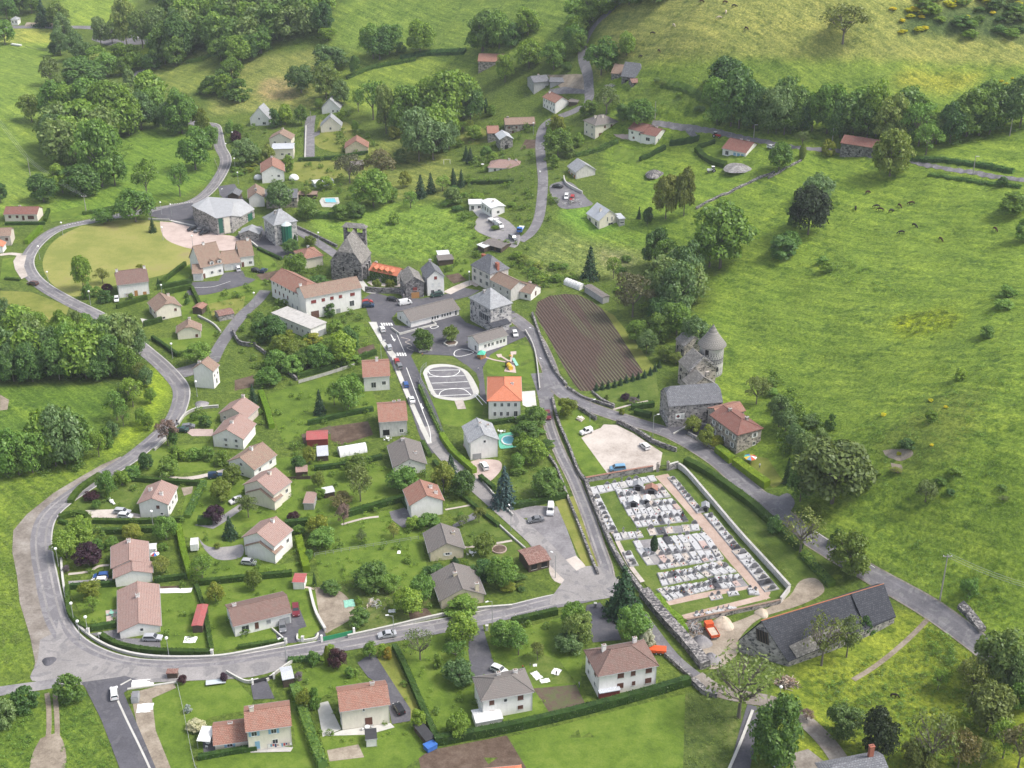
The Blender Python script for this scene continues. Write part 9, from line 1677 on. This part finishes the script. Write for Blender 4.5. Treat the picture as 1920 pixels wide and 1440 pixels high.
r=empty('awning',at(388,1392),0); tag(r,'white awning over the dark terrace beside the blue shuttered house','awning'); m=MB(); m.face([(-1.6,-2,2.2),(1.3,-2.2,2.2),(1.6,2,2.7),(-1.2,2.2,2.7)],'cloth_white'); m.face([(-1.2,2.2,2.66),(1.6,2,2.66),(1.3,-2.2,2.16),(-1.6,-2,2.16)],'cloth_white'); m.build('canopy',r)
for x,y in((-1.5,-1.9),(-1.1,2.1)): m=MB(); m.cyl((x,y,0),(x,y,2.2),.04,.04,'metal_grey',6); m.build('pole',r)
simple('trampoline','round grey metal frame with netting on the lawn','trampoline',405,1281,(420,1279),[('frame',lambda m:(m.box(-2.2,2.2,-.9,-.8,.3,.4,'metal_grey'),m.box(-2.2,2.2,.8,.9,.3,.4,'metal_grey'),m.box(-2.25,-2.2,-.9,.9,.3,.4,'metal_grey'),m.box(2.2,2.25,-.9,.9,.3,.4,'metal_grey'))),('mat',lambda m:m.box(-2.2,2.2,-.8,.8,.3,.33,'glass_pale'))])
simple('water_tank','grey metal tank standing on bare earth','tank',255,1313,(265,1312),[('tank',lambda m:m.box(-.8,.8,-1.2,1.2,0,1.5,'metal_grey')),('lid',lambda m:m.box(-.7,.7,-1.1,1.1,1.5,1.65,'granite_grey'))])
simple('skip_container','blue skip behind the timber shelter','container',807,1404,(815,1400),[('skip',lambda m:m.box(-1.2,1.2,-.9,.9,0,1.1,'blue_plastic')),('rim',lambda m:m.box(-1.3,1.3,-1,1,1.1,1.2,'blue_plastic'))])
simple('garden_gate','dark green garden gate between two white pillars','gate',634,1197,(648,1194),[('gate_leaf',lambda m:m.box(-3.6,0,-.04,.04,.1,1.3,'green_plastic')),('gate_leaf',lambda m:m.box(.0,3.6,-.04,.04,.1,1.3,'green_plastic')),('pillar',lambda m:m.box(-4.2,-3.7,-.25,.25,-.3,1.9,'wall_white')),('pillar',lambda m:m.box(3.7,4.2,-.25,.25,-.3,1.9,'wall_white'))])
simple('driveway_gate','low dark gate between white posts at the sunken driveway','gate',494,1278,(505,1275),[('gate_leaf',lambda m:m.box(-2.2,2.2,-.04,.04,.1,1.0,'tar')),('pillar',lambda m:m.box(-2.7,-2.25,-.2,.2,-.3,1.5,'wall_white')),('pillar',lambda m:m.box(2.25,2.7,-.2,.2,-.3,1.5,'wall_white'))])
for x,y,lb in [(536,1207,'left white gatepost of the bungalow drive'),(568,1203,'right white gatepost of the bungalow drive'),(166,1188,'white gatepost at the long pink house drive'),(188,1197,'white gatepost at the start of the corner hedge'),(398,1228,'white gatepost at the end of the corner hedge'),(1084,1143,'left dark gatepost of the conifer driveway'),(1116,1140,'right dark gatepost of the conifer driveway'),(913,1182,'white gatepost of the long asphalt drive')]:
    r=empty('gatepost',at(x,y)); tag(r,lb,'gatepost'); m=MB(); mm='wall_white' if 'white' in lb else 'stone_dark'; m.box(-.3,.3,-.3,.3,-.3,1.4,mm); m.build('pillar',r); m=MB(); m.box(-.38,.38,-.38,.38,1.4,1.55,'white_concrete'); m.build('capstone',r)
simple('garden_dome','white half dome beside the orange gabled house','dome',551,336,(560,336),[('shell',lambda m:m.lathe([(2.4,0),(2.3,.8),(1.8,1.6),(1,2.15),(.1,2.4)],'plastic_white',16)),('ring',lambda m:m.lathe([(2.5,-.1),(2.5,.12),(2.3,.14)],'granite_grey',16))]); simple('garden_dome','white half dome left of the orange gabled house','dome',484,335,(490,335),[('shell',lambda m:m.lathe([(2.0,0),(1.9,.8),(1.4,1.5),(.1,2.0)],'plastic_white',16)),('ring',lambda m:m.lathe([(2.1,-.1),(2.1,.12),(1.9,.14)],'granite_grey',16))])
simple('swing_frame','white swing frame in the dry garden','swing',838,308,(846,306),[('crossbar',lambda m:m.cyl((-1.5,0,2.2),(1.5,0,2.2),.05,.05,'plastic_white',6)),('leg',lambda m:m.cyl((-1.5,-.9,0),(-1.5,0,2.2),.05,.05,'plastic_white',6)),('leg',lambda m:m.cyl((-1.5,.9,0),(-1.5,0,2.2),.05,.05,'plastic_white',6)),('leg',lambda m:m.cyl((1.5,-.9,0),(1.5,0,2.2),.05,.05,'plastic_white',6)),('leg',lambda m:m.cyl((1.5,.9,0),(1.5,0,2.2),.05,.05,'plastic_white',6))])
simple('play_house','play house with green pyramid roof at the school annex','play house',903,671,(912,668),[('roof',lambda m:m.lathe([(1.9,1.7),(1.8,1.75),(.1,2.8)],'play_green',4)),('body',lambda m:m.box(-1.1,1.1,-1.1,1.1,0,1.5,'door_orange')),('post',lambda m:m.cyl((-1.2,-1.2,0),(-1.2,-1.2,1.8),.08,.08,'door_orange',6)),('post',lambda m:m.cyl((1.2,1.2,0),(1.2,1.2,1.8),.08,.08,'door_orange',6))])
simple('play_train','yellow play tunnel on the pink pad of the playground','play equipment',956,692,(962,700),[('tunnel',lambda m:m.cyl((-1.6,0,.8),(1.2,0,.8),.8,.8,'play_yellow',12)),('step_frame',lambda m:m.box(-2.6,-1.7,-.8,.8,0,1.6,'wood_dark'))]); simple('slide','pale green slide on the playground grass','slide',966,683,(974,690),[('chute',lambda m:m.obox((0,0,.8),(1.6,0,-.7),(0,.5,0),(0.02,0,.05),'sheet_green')),('ladder',lambda m:m.box(-1.7,-1.5,-.4,.4,0,1.6,'metal_grey'))]); simple('spring_rider','yellow spring rider between the playground pads','play equipment',957,671,(962,672),[('seat',lambda m:m.box(-.4,.4,-.2,.2,.5,.9,'play_yellow')),('spring',lambda m:m.cyl((0,0,0),(0,0,.5),.1,.1,'metal_grey',6))])
simple('flower_planter','round flower bed with pinkish edge in the garden','flower bed',936,1031,(940,1031),[('edging',lambda m:m.lathe([(2.0,-.1),(2.0,.25),(1.8,.25),(1.75,.1)],'granite_pink',18)),('soil',lambda m:m.lathe([(1.75,.0),(1.7,.15),(.1,.3)],'bed_soil',18))])
simple('tree_planter','white angular planter around the school yard tree','planter',845,645,(855,644),[('edging',lambda m:m.lathe([(2.6,-.1),(2.6,.5),(2.2,.5),(2.15,.3)],'white_concrete',6)),('soil',lambda m:m.lathe([(2.15,.1),(2.1,.32),(.1,.4)],'bed_soil',6))]); simple('tree_planter','long white planter below the round school yard tree','planter',796,659,(810,657),[('planter_box',lambda m:m.box(-2,2.6,-.5,.5,-.1,.8,'white_concrete')),('soil',lambda m:m.box(-1.9,2.5,-.4,.4,.8,.85,'bed_soil'))])
simple('livestock_trough','long pale metal trailer lying in the left field','trailer',31,86,(41,87),[('trough',lambda m:m.box(-4,4,-1,1,.3,1.1,'plastic_white')),('frame',lambda m:m.box(-3,3,-.6,.6,0,.3,'metal_grey'))])
simple('purple_bush_pot','round purple flowering bush at the garden corner','bush',125,1071,(130,1071),[('flowers',lambda m:m.lathe([(.3,0),(1.0,.4),(1.1,.9),(.8,1.4),(.1,1.6)],'leaf_purple' if False else 'play_pink',12)),('stem',lambda m:m.cyl((0,0,-.1),(0,0,.4),.2,.15,'trunk_grey',6))]) if False else None
fl=plant(125,1061,1075,14,'m',phrase='round purple flowering bush at the garden wall corner')
for k,(x,y) in enumerate([(832,938),(838,944)]): pass
simple('satellite_dish','white satellite dish on the hipped bungalow lawn','dish',905,312,(910,313),[('dish',lambda m:m.lathe([(.1,.6),(.5,.7),(.8,1.0)],'plastic_white',12)),('stand',lambda m:m.cyl((0,0,0),(0,0,.65),.06,.06,'metal_grey',6))])
for x,y,lb in [(208,942,'left white plastic lounger on the wide pink house lawn'),(213,945,'right white plastic lounger on the wide pink house lawn')]: simple('sun_lounger',lb,'lounger',x,y,(x+3,y+4),[('seat',lambda m:m.box(-.6,.9,-.3,.3,.25,.35,'plastic_white')),('backrest',lambda m:m.obox((-.85,0,.6),(-.2,0,.3),(0,.3,0),(.04,0,.03),'plastic_white'))])
# ================= LABELS for the things placed from lists
def relation(dx,dy):
    if abs(dx)>abs(dy)*1.2: return 'right of' if dx>0 else 'left of'
    return 'below' if dy>0 else 'above'
GR={}
for o,desc,px,py in PEND:
    # the landmark nearest in the picture names the place
    best=min(LAND,key=lambda l:math.hypot(px-l[0],(py-l[1])*1.25)); d=math.hypot(px-best[0],py-best[1])
    rl=('far ' if d>170 else '')+relation(px-best[0],py-best[1]); GR.setdefault((desc,rl,best[2]),[]).append((px,py,o))
NUM=['one','two','three','four','five','six','seven','eight','nine','ten','eleven','twelve','thirteen','fourteen','fifteen']
for (desc,rl,lm),L in GR.items():
    L.sort(key=lambda q:q[0]); n=len(L)
    for i,(px,py,o) in enumerate(L):
        if n==1: t=desc+' '+rl+' '+lm
        else:
            pos='leftmost' if i==0 else ('rightmost' if i==n-1 else ORD[i]+' from left'); t=f"{desc} {rl} {lm}, {pos}"
        w=t.split()
        while len(t.split())>16: t=t.replace(' like','',1) if ' like' in t else ' '.join(t.split()[:16])
        o['label']=t
# ================= HAZE
hx=bpy.data.meshes.new('haze'); zt=215.0; zb=float(ZZ.min())-1.0
x0,x1,y0,y1=-1200,1200,-60,2300; z1=max(zt,float(ZZ[(XX>x0-60)&(XX<x1+60)&(YY>y0-60)&(YY<y1+60)].max())+12)
hx.from_pydata([(x0,y0,zb),(x1,y0,zb),(x1,y1,zb),(x0,y1,zb),(x0,y0,z1),(x1,y0,z1),(x1,y1,z1),(x0,y1,z1)],[],[(0,3,2,1),(4,5,6,7),(0,1,5,4),(1,2,6,5),(2,3,7,6),(3,0,4,7)])
hm=bpy.data.materials.new('haze_air'); hm.use_nodes=True; t=hm.node_tree
for n_ in list(t.nodes):
    if n_.type!='OUTPUT_MATERIAL': t.nodes.remove(n_)
pv=t.nodes.new('ShaderNodeVolumePrincipled'); pv.inputs['Color'].default_value=(.86,.92,1,1); pv.inputs['Density'].default_value=HAZE; pv.inputs['Anisotropy'].default_value=.2
t.links.new(pv.outputs[0],[n_ for n_ in t.nodes if n_.type=='OUTPUT_MATERIAL'][0].inputs['Volume'])
hx.materials.append(hm); ho=obj('haze',hx); tag(ho,'thin bluish summer haze filling the valley air',None,None,'stuff')
